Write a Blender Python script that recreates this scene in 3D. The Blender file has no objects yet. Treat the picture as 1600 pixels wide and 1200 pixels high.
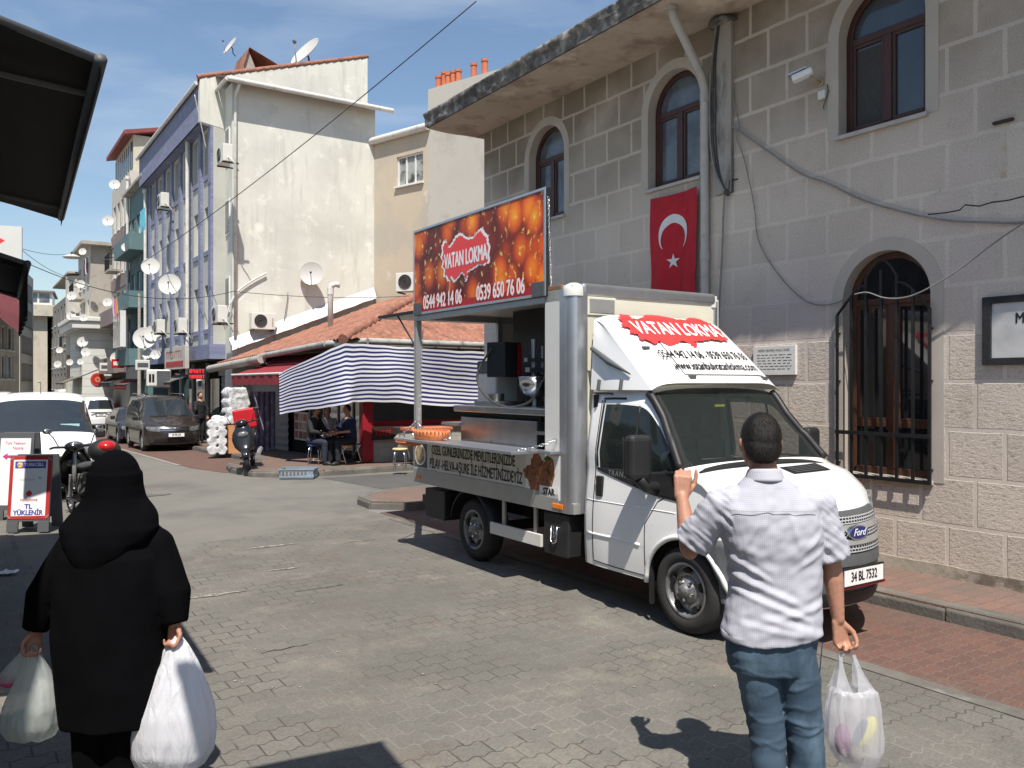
import bpy, bmesh, math, random
from mathutils import Vector, Matrix, noise
random.seed(7)
PI = math.pi
sc = bpy.context.scene
# ---------------- camera ----------------
H = 1.95                                   # eye height of the photographer
cam_d = bpy.data.cameras.new('camera'); cam = bpy.data.objects.new('camera', cam_d); sc.collection.objects.link(cam)
cam.location = (0, 0, H); cam.rotation_euler = (PI/2, 0, 0)
cam_d.sensor_width = 36; cam_d.lens = 36*1300/1600; cam_d.clip_end = 3000; cam_d.clip_start = .05
sc.camera = cam
sc.view_settings.view_transform = 'Standard'; sc.view_settings.look = 'None'
sc.view_settings.exposure = 0.48; sc.view_settings.gamma = 1
# ---------------- sun and sky ----------------
SUN = Vector((.059, -.56, 1)).normalized()
EL = math.asin(SUN.z)
w = bpy.data.worlds.new('World'); sc.world = w; w.use_nodes = True
nt = w.node_tree; nt.nodes.clear()
sky = nt.nodes.new('ShaderNodeTexSky'); sky.sky_type = 'NISHITA'; sky.sun_disc = False
sky.sun_elevation = EL; sky.sun_rotation = PI - math.atan2(.059, .56)
sky.air_density = 1.2; sky.dust_density = .6; sky.ozone_density = 2.6
bg = nt.nodes.new('ShaderNodeBackground'); bg.inputs[1].default_value = .098
out = nt.nodes.new('ShaderNodeOutputWorld')
tc = nt.nodes.new('ShaderNodeTexCoord'); mp = nt.nodes.new('ShaderNodeMapping'); mp.inputs['Scale'].default_value = (1, 1, 4.5)
mp.inputs['Rotation'].default_value = (.1, .35, .4)
nz = nt.nodes.new('ShaderNodeTexNoise'); nz.inputs['Scale'].default_value = 2.1; nz.inputs['Detail'].default_value = 7
nz.inputs['Roughness'].default_value = .55; nz.inputs['Distortion'].default_value = .5
rp = nt.nodes.new('ShaderNodeValToRGB'); rp.color_ramp.elements[0].position = .5; rp.color_ramp.elements[1].position = .8
rp.color_ramp.elements[0].color = (0, 0, 0, 1); rp.color_ramp.elements[1].color = (.5, .5, .5, 1)
mx = nt.nodes.new('ShaderNodeMixRGB'); mx.inputs[2].default_value = (5.2, 5.8, 6.6, 1)
L_ = nt.links.new
L_(tc.outputs['Generated'], mp.inputs[0]); L_(mp.outputs[0], nz.inputs['Vector']); L_(nz.outputs['Fac'], rp.inputs[0])
L_(rp.outputs[0], mx.inputs[0]); L_(sky.outputs[0], mx.inputs[1]); L_(mx.outputs[0], bg.inputs[0]); L_(bg.outputs[0], out.inputs[0])
sd = bpy.data.lights.new('sun', 'SUN'); sd.energy = 5.0; sd.angle = math.radians(.5); sd.color = (1, .94, .85)
so = bpy.data.objects.new('sun', sd); sc.collection.objects.link(so); so.rotation_euler = SUN.to_track_quat('Z', 'Y').to_euler()
so.location = (0, -20, 40)
# ---------------- street frame: a runs across the street to the mosque, b runs along it away from us ----------------
CA, SA = .8340, .5518
TH = math.atan2(SA, CA)
def W(a, b, z=0): return Vector((a*CA - b*SA, a*SA + b*CA, z))
def on_a(u, v, a0):
    t = (u-800)/1300; Y = a0/(SA+CA*t); return Y*(CA-SA*t), H-(v-600)/1300*Y
def on_b(u, v, b0):
    t = (u-800)/1300; Y = b0/(CA-SA*t); return Y*(SA+CA*t), H-(v-600)/1300*Y
def on_y(u, v, Y): return Vector(((u-800)/1300*Y, Y, H-(v-600)/1300*Y))
def gz(b): return -.02*min(max(0, b-17), 19)
# ---------------- object helpers ----------------
C = sc.collection
def tag(o, label=None, cat=None, group=None, kind=None):
    if label: o['label'] = label
    if cat: o['category'] = cat
    if group: o['group'] = group
    if kind: o['kind'] = kind
    return o
def thing(name, label, cat, loc=(0, 0, 0), rz=0, group=None, rot=None):
    o = bpy.data.objects.new(name, None); C.objects.link(o); o.empty_display_size = .2
    o.location = loc; o.rotation_euler = rot if rot else (0, 0, rz)
    return tag(o, label, cat, group)
def kids(o): return [c for c in bpy.data.objects if c.parent == o]
def copy_tree(o, parent=None):
    ks = kids(o); c = o.copy(); C.objects.link(c); c.parent = parent
    for k in ks: copy_tree(k, c)
    return c
def V(*a): return Vector(a)
def frame_of(d):
    d = Vector(d).normalized(); up = Vector((0, 0, 1)) if abs(d.z) < .95 else Vector((1, 0, 0))
    x = up.cross(d).normalized(); return x, d.cross(x).normalized()
class MB:
    def __init__(s): s.v = []; s.f = []; s.m = []; s.s = []
    def add(s, vs, fs, m=0, sm=False):
        n = len(s.v); s.v += [tuple(p) for p in vs]; s.f += [tuple(i+n for i in f) for f in fs]
        s.m += [m]*len(fs); s.s += [sm]*len(fs); return s
    def box(s, x0, x1, y0, y1, z0, z1, m=0):
        return s.add([(x0, y0, z0), (x1, y0, z0), (x1, y1, z0), (x0, y1, z0), (x0, y0, z1), (x1, y0, z1), (x1, y1, z1), (x0, y1, z1)],
                     [(0, 3, 2, 1), (4, 5, 6, 7), (0, 1, 5, 4), (1, 2, 6, 5), (2, 3, 7, 6), (3, 0, 4, 7)], m)
    def obox(s, c, size, R=None, m=0):
        n = len(s.v); x, y, z = [q/2 for q in size]; s.box(-x, x, -y, y, -z, z, m)
        for i in range(n, len(s.v)):
            p = Vector(s.v[i]); p = (R @ p if R else p)+Vector(c); s.v[i] = tuple(p)
        return s
    def quad(s, a, b, c, d, m=0): return s.add([a, b, c, d], [(0, 1, 2, 3)], m)
    def poly(s, pts, m=0): return s.add(pts, [tuple(range(len(pts)))], m)
    def cyl(s, p0, p1, r0, r1=None, n=12, m=0, caps=True, sm=True):
        r1 = r0 if r1 is None else r1; p0 = Vector(p0); p1 = Vector(p1); x, y = frame_of(p1-p0)
        ring = lambda p, r: [p+x*(r*math.cos(2*PI*i/n))+y*(r*math.sin(2*PI*i/n)) for i in range(n)]
        k = len(s.v); s.add(ring(p0, r0)+ring(p1, r1), [(i, (i+1) % n, n+(i+1) % n, n+i) for i in range(n)], m, sm)
        if caps: s.add(ring(p0, r0), [tuple(reversed(range(n)))], m); s.add(ring(p1, r1), [tuple(range(n))], m)
        return s
    def tube(s, pts, r, n=6, m=0, closed=False):
        pts = [Vector(p) for p in pts]; vs = []; N = len(pts); px = None
        for i, p in enumerate(pts):
            d = (pts[(i+1) % N]-pts[i-1]) if closed else (pts[min(i+1, N-1)]-pts[max(i-1, 0)])
            if d.length < 1e-9: d = Vector((0, 0, 1))
            d.normalize()
            if px is None: x, y = frame_of(d)
            else:
                x = px-d*px.dot(d)
                x = x.normalized() if x.length > 1e-6 else frame_of(d)[0]
                y = d.cross(x)
            px = x; rr = r[i] if isinstance(r, (list, tuple)) else r
            vs += [p+x*(rr*math.cos(2*PI*k/n))+y*(rr*math.sin(2*PI*k/n)) for k in range(n)]
        fs = []
        for i in range(N if closed else N-1):
            j = (i+1) % N
            fs += [(i*n+k, i*n+(k+1) % n, j*n+(k+1) % n, j*n+k) for k in range(n)]
        if not closed: fs += [tuple(reversed(range(n))), tuple(range((N-1)*n, N*n))]
        return s.add(vs, fs, m, True)
    def lathe(s, prof, c=(0, 0, 0), ax=(0, 0, 1), n=24, m=0, sm=True, a0=0, a1=2*PI):
        c = Vector(c); ax = Vector(ax).normalized(); x, y = frame_of(ax); full = abs(a1-a0-2*PI) < 1e-6
        k = n if full else n+1; vs = []
        for r, h in prof:
            vs += [c+ax*h+x*(r*math.cos(a0+(a1-a0)*i/n))+y*(r*math.sin(a0+(a1-a0)*i/n)) for i in range(k)]
        fs = []
        for j in range(len(prof)-1):
            for i in range(n):
                i2 = (i+1) % k; fs.append((j*k+i, j*k+i2, (j+1)*k+i2, (j+1)*k+i))
        return s.add(vs, fs, m, sm)
    def prism(s, pts, fn, m=0):                        # pts: 2D polygon; fn(p, 0/1) maps to 3D front/back
        n = len(pts); s.add([fn(p, 0) for p in pts]+[fn(p, 1) for p in pts],
                            [tuple(range(n)), tuple(reversed(range(n, 2*n)))]+[(i, n+i, n+(i+1) % n, (i+1) % n) for i in range(n)], m); return s
    def grid(s, fn, nu, nv, m=0, sm=True, cl=False):
        vs = [fn(i/nu, j/nv) for j in range(nv+1) for i in range(nu+1)]
        return s.add(vs, [(j*(nu+1)+i, j*(nu+1)+i+1, (j+1)*(nu+1)+i+1, (j+1)*(nu+1)+i) for j in range(nv) for i in range(nu)], m, sm)
    def sph(s, c, r, n=14, k=9, m=0, R=None):
        c = Vector(c); r = Vector(r) if not isinstance(r, (int, float)) else Vector((r, r, r)); vs = []
        for j in range(1, k):
            ph = PI*j/k
            for i in range(n):
                p = Vector((r.x*math.sin(ph)*math.cos(2*PI*i/n), r.y*math.sin(ph)*math.sin(2*PI*i/n), r.z*math.cos(ph)))
                vs.append(c+(R @ p if R else p))
        t = len(vs); a = Vector((0, 0, r.z)); vs += [c+(R @ a if R else a), c-(R @ a if R else a)]
        fs = [(j*n+i, (j+1)*n+i, (j+1)*n+(i+1) % n, j*n+(i+1) % n) for j in range(k-2) for i in range(n)]
        fs += [(t, i, (i+1) % n) for i in range(n)]+[(t+1, (k-2)*n+(i+1) % n, (k-2)*n+i) for i in range(n)]
        return s.add(vs, fs, m, True)
    def build(s, name, mats, parent=None, bevel=0, loc=None, rz=None, seg=2, fix=True, solid=0, merge=False):
        me = bpy.data.meshes.new(name); me.from_pydata(s.v, [], s.f)
        if not isinstance(mats, (list, tuple)): mats = [mats]
        for q in mats: me.materials.append(q)
        me.polygons.foreach_set('material_index', s.m); me.polygons.foreach_set('use_smooth', s.s)
        if fix or merge:
            bm = bmesh.new(); bm.from_mesh(me)
            if merge: bmesh.ops.remove_doubles(bm, verts=bm.verts, dist=.0005)
            if fix: bmesh.ops.recalc_face_normals(bm, faces=bm.faces)
            bm.to_mesh(me); bm.free()
        me.update(); o = bpy.data.objects.new(name, me); C.objects.link(o); o.parent = parent
        if loc is not None: o.location = loc
        if rz is not None: o.rotation_euler = (0, 0, rz)
        if bevel:
            b = o.modifiers.new('bevel', 'BEVEL'); b.width = bevel; b.segments = seg; b.limit_method = 'ANGLE'; b.angle_limit = .6
            b.harden_normals = False
        if solid:
            q = o.modifiers.new('solid', 'SOLIDIFY'); q.thickness = solid; q.offset = 0
        return o
def sag(p0, p1, drop, n=14):
    p0 = Vector(p0); p1 = Vector(p1)
    return [p0.lerp(p1, i/n)-Vector((0, 0, drop*4*(i/n)*(1-i/n))) for i in range(n+1)]
def smooth_path(pts, k=6):
    pts = [Vector(p) for p in pts]; r = []
    for i in range(len(pts)-1):
        p0 = pts[max(i-1, 0)]; p1 = pts[i]; p2 = pts[i+1]; p3 = pts[min(i+2, len(pts)-1)]
        for j in range(k):
            t = j/k; r.append(.5*((2*p1)+(p2-p0)*t+(2*p0-5*p1+4*p2-p3)*t*t+(3*p1-p0-3*p2+p3)*t**3))
    return r+[pts[-1]]
def text_mesh(txt, size, mat_, name='lettering', parent=None, M=Matrix(), sx=1, bold=0, align='CENTER', ext=.001, shear=0, space=1):
    cu = bpy.data.curves.new('t', 'FONT'); cu.body = txt; cu.size = size; cu.align_x = align; cu.align_y = 'CENTER'
    cu.extrude = 0; cu.shear = shear; cu.space_character = space; cu.resolution_u = 3
    t = bpy.data.objects.new('t', cu); C.objects.link(t)
    dg = bpy.context.evaluated_depsgraph_get(); me = bpy.data.meshes.new_from_object(t.evaluated_get(dg))
    bpy.data.objects.remove(t); bpy.data.curves.remove(cu)
    vs = [v.co.copy() for v in me.vertices]; fs = [tuple(p.vertices) for p in me.polygons]; bpy.data.meshes.remove(me)
    B = bold*1.15; sh = [(0, 0)]+([(B/sx, 0), (-B/sx, 0), (0, B), (0, -B)] if B > 0 else []); mb = MB()
    for k, (dx, dy) in enumerate(sh): mb.add([(M @ Vector(((v.x+dx)*sx, v.y+dy, ext-k*.00025))) for v in vs], fs)
    return mb.build(name, mat_, parent, fix=False)
def facing(origin, right, up):                          # matrix whose x is right, y up, z toward the reader
    r = Vector(right).normalized(); u = Vector(up).normalized(); n = r.cross(u)
    M = Matrix((r, u, n)).transposed().to_4x4(); M.translation = Vector(origin); return M
# ---------------- materials ----------------
def mat(name, col, rough=.6, var=.12, scale=2.5, bump=0, bscale=40, metal=0, spec=.4, stain=None, alpha=1, coat=0, trans=0, emit=None, sheen=0, streak=None):
    m = bpy.data.materials.new(name); m.use_nodes = True; t = m.node_tree; n = t.nodes; l = t.links.new
    b = n['Principled BSDF']; b.inputs['Roughness'].default_value = rough; b.inputs['Metallic'].default_value = metal
    b.inputs['Specular IOR Level'].default_value = spec; b.inputs['Alpha'].default_value = alpha
    if coat: b.inputs['Coat Weight'].default_value = coat; b.inputs['Coat Roughness'].default_value = .05
    if trans: b.inputs['Transmission Weight'].default_value = trans
    if sheen: b.inputs['Sheen Weight'].default_value = sheen
    if emit: b.inputs['Emission Color'].default_value = (*col, 1); b.inputs['Emission Strength'].default_value = emit
    tc = n.new('ShaderNodeTexCoord'); cur = None
    def nse(sc_, det=6, r=.6, v=None):
        x = n.new('ShaderNodeTexNoise'); x.inputs['Scale'].default_value = sc_; x.inputs['Detail'].default_value = det; x.inputs['Roughness'].default_value = r
        l(v or tc.outputs['Object'], x.inputs['Vector']); return x
    x = nse(scale); mr = n.new('ShaderNodeMapRange'); mr.inputs[1].default_value = .3; mr.inputs[2].default_value = .7
    mr.inputs[3].default_value = 1-var; mr.inputs[4].default_value = 1+var; l(x.outputs['Fac'], mr.inputs[0])
    mx = n.new('ShaderNodeVectorMath'); mx.operation = 'SCALE'; mx.inputs[0].default_value = col; l(mr.outputs[0], mx.inputs['Scale']); cur = mx.outputs[0]
    if stain:
        for st in (stain if isinstance(stain, list) else [stain]):
            c2, s2, lo, hi = st[:4]; v = None
            if len(st) > 4:
                mpp = n.new('ShaderNodeMapping'); mpp.inputs['Scale'].default_value = st[4]; l(tc.outputs['Object'], mpp.inputs[0]); v = mpp.outputs[0]
            y = nse(s2, 8, .65, v); r = n.new('ShaderNodeMapRange'); r.inputs[1].default_value = lo; r.inputs[2].default_value = hi; l(y.outputs['Fac'], r.inputs[0])
            q = n.new('ShaderNodeMixRGB'); q.inputs[2].default_value = (*c2, 1); l(r.outputs[0], q.inputs[0]); l(cur, q.inputs[1]); cur = q.outputs[0]
    l(cur, b.inputs['Base Color'])
    if bump:
        y = nse(bscale, 5, .6); bp = n.new('ShaderNodeBump'); bp.inputs['Strength'].default_value = bump; bp.inputs['Distance'].default_value = .01
        l(y.outputs['Fac'], bp.inputs['Height']); l(bp.outputs[0], b.inputs['Normal'])
    return m
def nodes(m): return m.node_tree.nodes, m.node_tree.links.new, m.node_tree.nodes['Principled BSDF']
def brickmat(name, c1, c2, cm, bw, rh, ms, axes='xy', rough=.85, wave=0, bump=.4, stains=(), off=(0, 0, 0), rustic=None, vmort=False):
    m = bpy.data.materials.new(name); m.use_nodes = True; n, l, b = nodes(m); b.inputs['Roughness'].default_value = rough
    b.inputs['Specular IOR Level'].default_value = .25
    tc = n.new('ShaderNodeTexCoord'); sp = n.new('ShaderNodeSeparateXYZ'); l(tc.outputs['Object'], sp.inputs[0])
    cb = n.new('ShaderNodeCombineXYZ'); A = {'x': 0, 'y': 1, 'z': 2}
    def add(s0, val):
        q = n.new('ShaderNodeMath'); q.operation = 'ADD'; l(s0, q.inputs[0])
        if isinstance(val, (int, float)): q.inputs[1].default_value = val
        else: l(val, q.inputs[1])
        return q.outputs[0]
    s0 = add(sp.outputs[A[axes[0]]], off[0]); s1 = add(sp.outputs[A[axes[1]]], off[1])
    if wave:
        sn = n.new('ShaderNodeMath'); sn.operation = 'MULTIPLY'; l(s0, sn.inputs[0]); sn.inputs[1].default_value = 2*PI/(bw/2)
        s2 = n.new('ShaderNodeMath'); s2.operation = 'SINE'; l(sn.outputs[0], s2.inputs[0])
        s3 = n.new('ShaderNodeMath'); s3.operation = 'MULTIPLY'; l(s2.outputs[0], s3.inputs[0]); s3.inputs[1].default_value = wave; s1 = add(s1, s3.outputs[0])
    nd = n.new('ShaderNodeTexNoise'); nd.inputs['Scale'].default_value = 9 if not rustic else 3; nd.inputs['Detail'].default_value = 4; l(tc.outputs['Object'], nd.inputs['Vector'])
    dm = n.new('ShaderNodeMath'); dm.operation = 'MULTIPLY_ADD'; l(nd.outputs['Fac'], dm.inputs[0]); dm.inputs[1].default_value = ms*1.3; dm.inputs[2].default_value = -ms*.65
    s1 = add(s1, dm.outputs[0]); s0 = add(s0, dm.outputs[0])
    l(s0, cb.inputs[0]); l(s1, cb.inputs[1])
    br = n.new('ShaderNodeTexBrick'); l(cb.outputs[0], br.inputs['Vector']); br.inputs['Scale'].default_value = 1
    br.inputs['Brick Width'].default_value = bw; br.inputs['Row Height'].default_value = rh; br.inputs['Mortar Size'].default_value = ms
    br.inputs['Mortar Smooth'].default_value = .25; br.inputs['Bias'].default_value = 0
    if vmort:
        vn = n.new('ShaderNodeTexNoise'); vn.inputs['Scale'].default_value = 1.1; vn.inputs['Detail'].default_value = 5; l(tc.outputs['Object'], vn.inputs['Vector'])
        vr = n.new('ShaderNodeValToRGB'); e = vr.color_ramp.elements; e[0].position = .47; e[0].color = (*[q*.62 for q in cm], 1); e[1].position = .55; e[1].color = (*[q*1.95 for q in cm], 1)
        l(vn.outputs['Fac'], vr.inputs[0]); l(vr.outputs[0], br.inputs['Mortar'])
    br.inputs['Color1'].default_value = (*c1, 1); br.inputs['Color2'].default_value = (*c2, 1); br.inputs['Mortar'].default_value = (*cm, 1)
    cur = br.outputs['Color']
    for (c3, s3_, lo, hi, amt) in stains:
        y = n.new('ShaderNodeTexNoise'); y.inputs['Scale'].default_value = s3_; y.inputs['Detail'].default_value = 8; y.inputs['Roughness'].default_value = .65; l(tc.outputs['Object'], y.inputs['Vector'])
        r = n.new('ShaderNodeMapRange'); r.inputs[1].default_value = lo; r.inputs[2].default_value = hi; r.inputs[4].default_value = amt; l(y.outputs['Fac'], r.inputs[0])
        q = n.new('ShaderNodeMixRGB'); q.inputs[2].default_value = (*c3, 1); l(r.outputs[0], q.inputs[0]); l(cur, q.inputs[1]); cur = q.outputs[0]
    y = n.new('ShaderNodeTexNoise'); y.inputs['Scale'].default_value = 60; y.inputs['Detail'].default_value = 4; l(tc.outputs['Object'], y.inputs['Vector'])
    q = n.new('ShaderNodeMixRGB'); q.blend_type = 'OVERLAY'; q.inputs[0].default_value = .35; l(cur, q.inputs[1]); l(y.outputs['Fac'], q.inputs[2]); cur = q.outputs[0]
    l(cur, b.inputs['Base Color'])
    inv = n.new('ShaderNodeMath'); inv.operation = 'SUBTRACT'; inv.inputs[0].default_value = 1; l(br.outputs['Fac'], inv.inputs[1])
    bp = n.new('ShaderNodeBump'); bp.inputs['Strength'].default_value = bump; bp.inputs['Distance'].default_value = .012
    ht = add(inv.outputs[0], y.outputs['Fac'])
    if rustic:                                           # rough-hewn face below the height given
        zl, amp = rustic
        mpp = n.new('ShaderNodeMapping'); mpp.inputs['Scale'].default_value = (1, 9, 19); l(tc.outputs['Object'], mpp.inputs[0])
        rn = n.new('ShaderNodeTexNoise'); rn.inputs['Scale'].default_value = 1.7; rn.inputs['Detail'].default_value = 8; rn.inputs['Roughness'].default_value = .72; rn.inputs['Distortion'].default_value = .25; l(mpp.outputs[0], rn.inputs['Vector'])
        c = n.new('ShaderNodeMath'); c.operation = 'LESS_THAN'; l(sp.outputs[2], c.inputs[0]); c.inputs[1].default_value = zl
        k = n.new('ShaderNodeMath'); k.operation = 'MULTIPLY'; l(c.outputs[0], k.inputs[0]); l(inv.outputs[0], k.inputs[1])
        k2 = n.new('ShaderNodeMath'); k2.operation = 'MULTIPLY'; l(k.outputs[0], k2.inputs[0]); l(rn.outputs['Fac'], k2.inputs[1])
        k3 = n.new('ShaderNodeMath'); k3.operation = 'MULTIPLY'; l(k2.outputs[0], k3.inputs[0]); k3.inputs[1].default_value = amp
        cr = n.new('ShaderNodeMapRange'); cr.inputs[1].default_value = .46; cr.inputs[2].default_value = .34; cr.inputs[3].default_value = 0; cr.inputs[4].default_value = .55; l(rn.outputs['Fac'], cr.inputs[0])
        cr2 = n.new('ShaderNodeMath'); cr2.operation = 'MULTIPLY'; l(cr.outputs[0], cr2.inputs[0]); l(k.outputs[0], cr2.inputs[1])
        qq = n.new('ShaderNodeMixRGB'); qq.inputs[2].default_value = (.17, .14, .11, 1); l(cr2.outputs[0], qq.inputs[0]); l(cur, qq.inputs[1]); l(qq.outputs[0], b.inputs['Base Color'])  # low spots of the rough face darkened: grime plus shade put into the colour
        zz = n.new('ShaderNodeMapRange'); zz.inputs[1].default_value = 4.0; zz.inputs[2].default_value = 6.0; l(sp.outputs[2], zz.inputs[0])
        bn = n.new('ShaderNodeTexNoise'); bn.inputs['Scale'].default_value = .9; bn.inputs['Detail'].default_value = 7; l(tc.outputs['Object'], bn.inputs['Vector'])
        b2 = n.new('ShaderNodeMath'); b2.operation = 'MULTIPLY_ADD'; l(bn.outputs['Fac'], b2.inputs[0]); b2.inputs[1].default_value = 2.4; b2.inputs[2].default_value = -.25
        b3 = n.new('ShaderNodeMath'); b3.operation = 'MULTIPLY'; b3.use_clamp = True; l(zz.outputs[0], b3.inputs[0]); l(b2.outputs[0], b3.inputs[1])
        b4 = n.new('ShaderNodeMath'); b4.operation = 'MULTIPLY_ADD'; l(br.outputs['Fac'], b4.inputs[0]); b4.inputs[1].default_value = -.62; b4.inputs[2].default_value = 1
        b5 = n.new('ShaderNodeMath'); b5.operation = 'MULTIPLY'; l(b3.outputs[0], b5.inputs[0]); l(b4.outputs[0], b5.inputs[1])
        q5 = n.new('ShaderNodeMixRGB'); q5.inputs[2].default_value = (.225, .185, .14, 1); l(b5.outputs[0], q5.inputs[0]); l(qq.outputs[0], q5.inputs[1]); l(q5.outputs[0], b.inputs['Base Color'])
        ht2 = n.new('ShaderNodeMath'); ht2.operation = 'MULTIPLY'; l(ht, ht2.inputs[0]); ht2.inputs[1].default_value = .12
        ht = add(ht2.outputs[0], k3.outputs[0]); bp.inputs['Distance'].default_value = .06
    l(ht, bp.inputs['Height']); l(bp.outputs[0], b.inputs['Normal'])
    return m
M = {}
M['pavers'] = brickmat('grey interlocking pavers', (.163, .155, .137), (.14, .134, .12), (.105, .10, .088), .205, .155, .006, wave=.012, bump=.4, vmort=True,
    stains=[((.105, .10, .088), .45, .42, .60, .65), ((.25, .22, .175), 1.3, .55, .72, .55), ((.14, .105, .085), .8, .56, .68, .5), ((.09, .078, .066), 3.1, .6, .78, .6)])
M['redpavers'] = brickmat('red brick pavers', (.15, .079, .062), (.115, .066, .055), (.14, .11, .09), .2, .1, .006, bump=.5, wave=.008,
    stains=[((.105, .083, .07), .7, .45, .7, .6), ((.17, .13, .105), 2.2, .58, .8, .45)])
M['redpave'] = brickmat('faded red pavement blocks', (.20, .12, .095), (.155, .105, .086), (.12, .095, .08), .3, .15, .006, bump=.5,
    stains=[((.13, .11, .095), .8, .42, .66, .75), ((.2, .165, .135), 2.4, .55, .8, .5)])
M['asphalt'] = mat('worn asphalt', (.158, .15, .131), .9, .08, .9, .35, 90, stain=[((.115, .11, .098), .33, .50, .62), ((.2, .185, .16), 1.2, .58, .78), ((.10, .096, .087), 4, .64, .72)])
M['dark_asphalt'] = mat('patched asphalt', (.085, .083, .078), .9, .12, 1.4, .35, 90)
M['ground'] = mat('ground', (.17, .165, .155), .95, .1, .2)
M['kerb'] = mat('kerb stone', (.13, .122, .107), .85, .25, 3, .6, 30, stain=[((.25, .23, .2), 2.3, .6, .75), ((.07, .065, .06), 1.2, .52, .7)])
M['paint_line'] = mat('worn white line', (.26, .245, .215), .8, .3, 7)
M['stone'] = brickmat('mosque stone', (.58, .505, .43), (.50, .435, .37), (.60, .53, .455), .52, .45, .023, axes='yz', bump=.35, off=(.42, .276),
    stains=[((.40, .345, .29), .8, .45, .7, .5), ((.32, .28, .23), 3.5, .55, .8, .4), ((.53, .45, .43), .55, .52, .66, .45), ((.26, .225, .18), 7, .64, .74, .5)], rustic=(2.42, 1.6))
M['plaster'] = mat('smooth plaster band', (.43, .385, .33), .8, .08, 2, .2, 60, stain=((.33, .29, .24), 2.6, .58, .8))
M['plinth'] = mat('stained plinth', (.36, .32, .26), .9, .15, 2, .5, 25, stain=[((.16, .13, .1), 3, .5, .62), ((.45, .4, .33), 4, .58, .7)])
M['soffit'] = mat('peeling soffit plaster', (.50, .42, .345), .85, .08, 1, .2, 30, stain=[((.30, .225, .18), 1.6, .5, .66), ((.62, .55, .45), .9, .58, .64)])
M['eave_edge'] = mat('blackened eave edge', (.13, .12, .11), .9, .4, 6, 1, 14, stain=[((.30, .285, .26), 4, .5, .62), ((.03, .03, .03), 2.5, .5, .7)])
M['brownframe'] = mat('red brown window frame', (.06, .022, .015), .4, .2, 5)
M['orangeframe'] = mat('varnished wood frame', (.075, .03, .016), .5, .25, 6)
M['glass_blue'] = mat('window glass with sky', (.05, .065, .08), .06, .3, 1, spec=.8)
M['glass_dark'] = mat('dark window glass', (.018, .02, .021), .05, .3, .8, spec=.8)
M['glass_curtain'] = mat('curtained window', (.33, .34, .34), .3, .35, 5, spec=.6, stain=((.04, .045, .05), 2.5, .45, .6))
M['glass_mid'] = mat('half dark window', (.10, .115, .13), .1, .6, 2, spec=.8)
M['iron'] = mat('black iron', (.012, .012, .013), .45, .3, 8, .3, 60)
M['gloss_black'] = mat('gloss black plastic', (.012, .012, .013), .18, .1, 5, coat=.6)
M['chrome'] = mat('bright metal', (.7, .7, .7), .15, .05, 5, metal=1)
M['alu'] = mat('brushed aluminium', (.50, .51, .53), .36, .08, 6, metal=.85, bump=.05)
M['steel'] = mat('kitchen steel', (.42, .42, .42), .28, .12, 4, metal=.95, stain=((.25, .2, .16), 3, .62, .8))
M['white_paint'] = mat('white paint', (.80, .80, .79), .28, .02, 2, spec=.5, coat=.5, stain=[((.62, .6, .56), 1.7, .55, .85), ((.45, .42, .37), 6, .66, .8)])
M['white_far'] = mat('white car paint', (.78, .78, .77), .3, .03, 2, coat=.4)
M['cream'] = mat('cream box panel', (.68, .645, .53), .5, .04, 2, stain=((.5, .47, .38), 1.4, .6, .85))
M['panel_white'] = mat('white box panel', (.62, .61, .57), .45, .05, 2)
M['silver'] = mat('silver grey rail', (.40, .40, .39), .4, .08, 5, metal=.5)
M['blackplastic'] = mat('black plastic', (.018, .018, .019), .5, .15, 9, .1, 80)
M['greyplastic'] = mat('dark grey bumper plastic', (.085, .09, .095), .55, .1, 5, .1, 90)
M['rubber'] = mat('tyre rubber', (.03, .029, .028), .85, .2, 6, .3, 60)
M['rim'] = mat('steel rim', (.26, .26, .265), .45, .15, 5, metal=.6, stain=((.06, .055, .05), 8, .52, .7))
M['alloy'] = mat('alloy rim', (.5, .5, .5), .3, .1, 5, metal=.8)
M['under'] = mat('underbody black', (.012, .012, .012), .8, .3, 6)
M['screen_glass'] = mat('windscreen glass', (.03, .038, .036), .02, .1, 1, spec=1, alpha=.5)
M['car_glass'] = mat('car glass', (.022, .028, .033), .03, .2, 1, spec=1)
M['seat'] = mat('seat cloth', (.05, .052, .055), .9, .2, 8)
M['orange'] = mat('orange lens', (.8, .22, .02), .3, .1, 9)
M['redlens'] = mat('red lens', (.42, .015, .015), .2, .1, 9)
M['lens'] = mat('clear lamp lens', (.13, .135, .14), .12, .5, 9, spec=.8)
M['red_print'] = mat('red print', (.74, .05, .05), .4, .04, 6)
M['deep_red'] = mat('deep red print', (.40, .012, .015), .4, .06, 6)
M['white_print'] = mat('white print', (.80, .79, .77), .45, .03, 6)
M['black_print'] = mat('black print', (.012, .012, .012), .5, .1, 6)
M['navy_print'] = mat('navy print', (.02, .03, .16), .5, .1, 6)
M['flag_red'] = mat('flag red cloth', (.42, .010, .022), .75, .12, 5, .3, 300, stain=((.30, .008, .016), 2.2, .5, .7))
M['flag_white'] = mat('flag white cloth', (.62, .63, .63), .75, .05, 6)
M['pipe_white'] = mat('white drain pipe', (.58, .57, .53), .5, .12, 3, stain=((.3, .28, .24), 5, .55, .8))
M['pipe_grey'] = mat('painted downpipe', (.42, .40, .37), .6, .12, 3, stain=((.25, .23, .2), 5, .55, .8))
M['cable'] = mat('cable sheath', (.05, .05, .05), .6, .2, 8)
M['cable_grey'] = mat('grey cable', (.22, .21, .2), .6, .2, 8)
M['roof_tile'] = mat('clay roof tile', (.29, .125, .082), .85, .3, 9, .3, 60, stain=[((.16, .075, .05), 1.6, .45, .68), ((.42, .24, .17), 5, .55, .75)])
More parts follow.
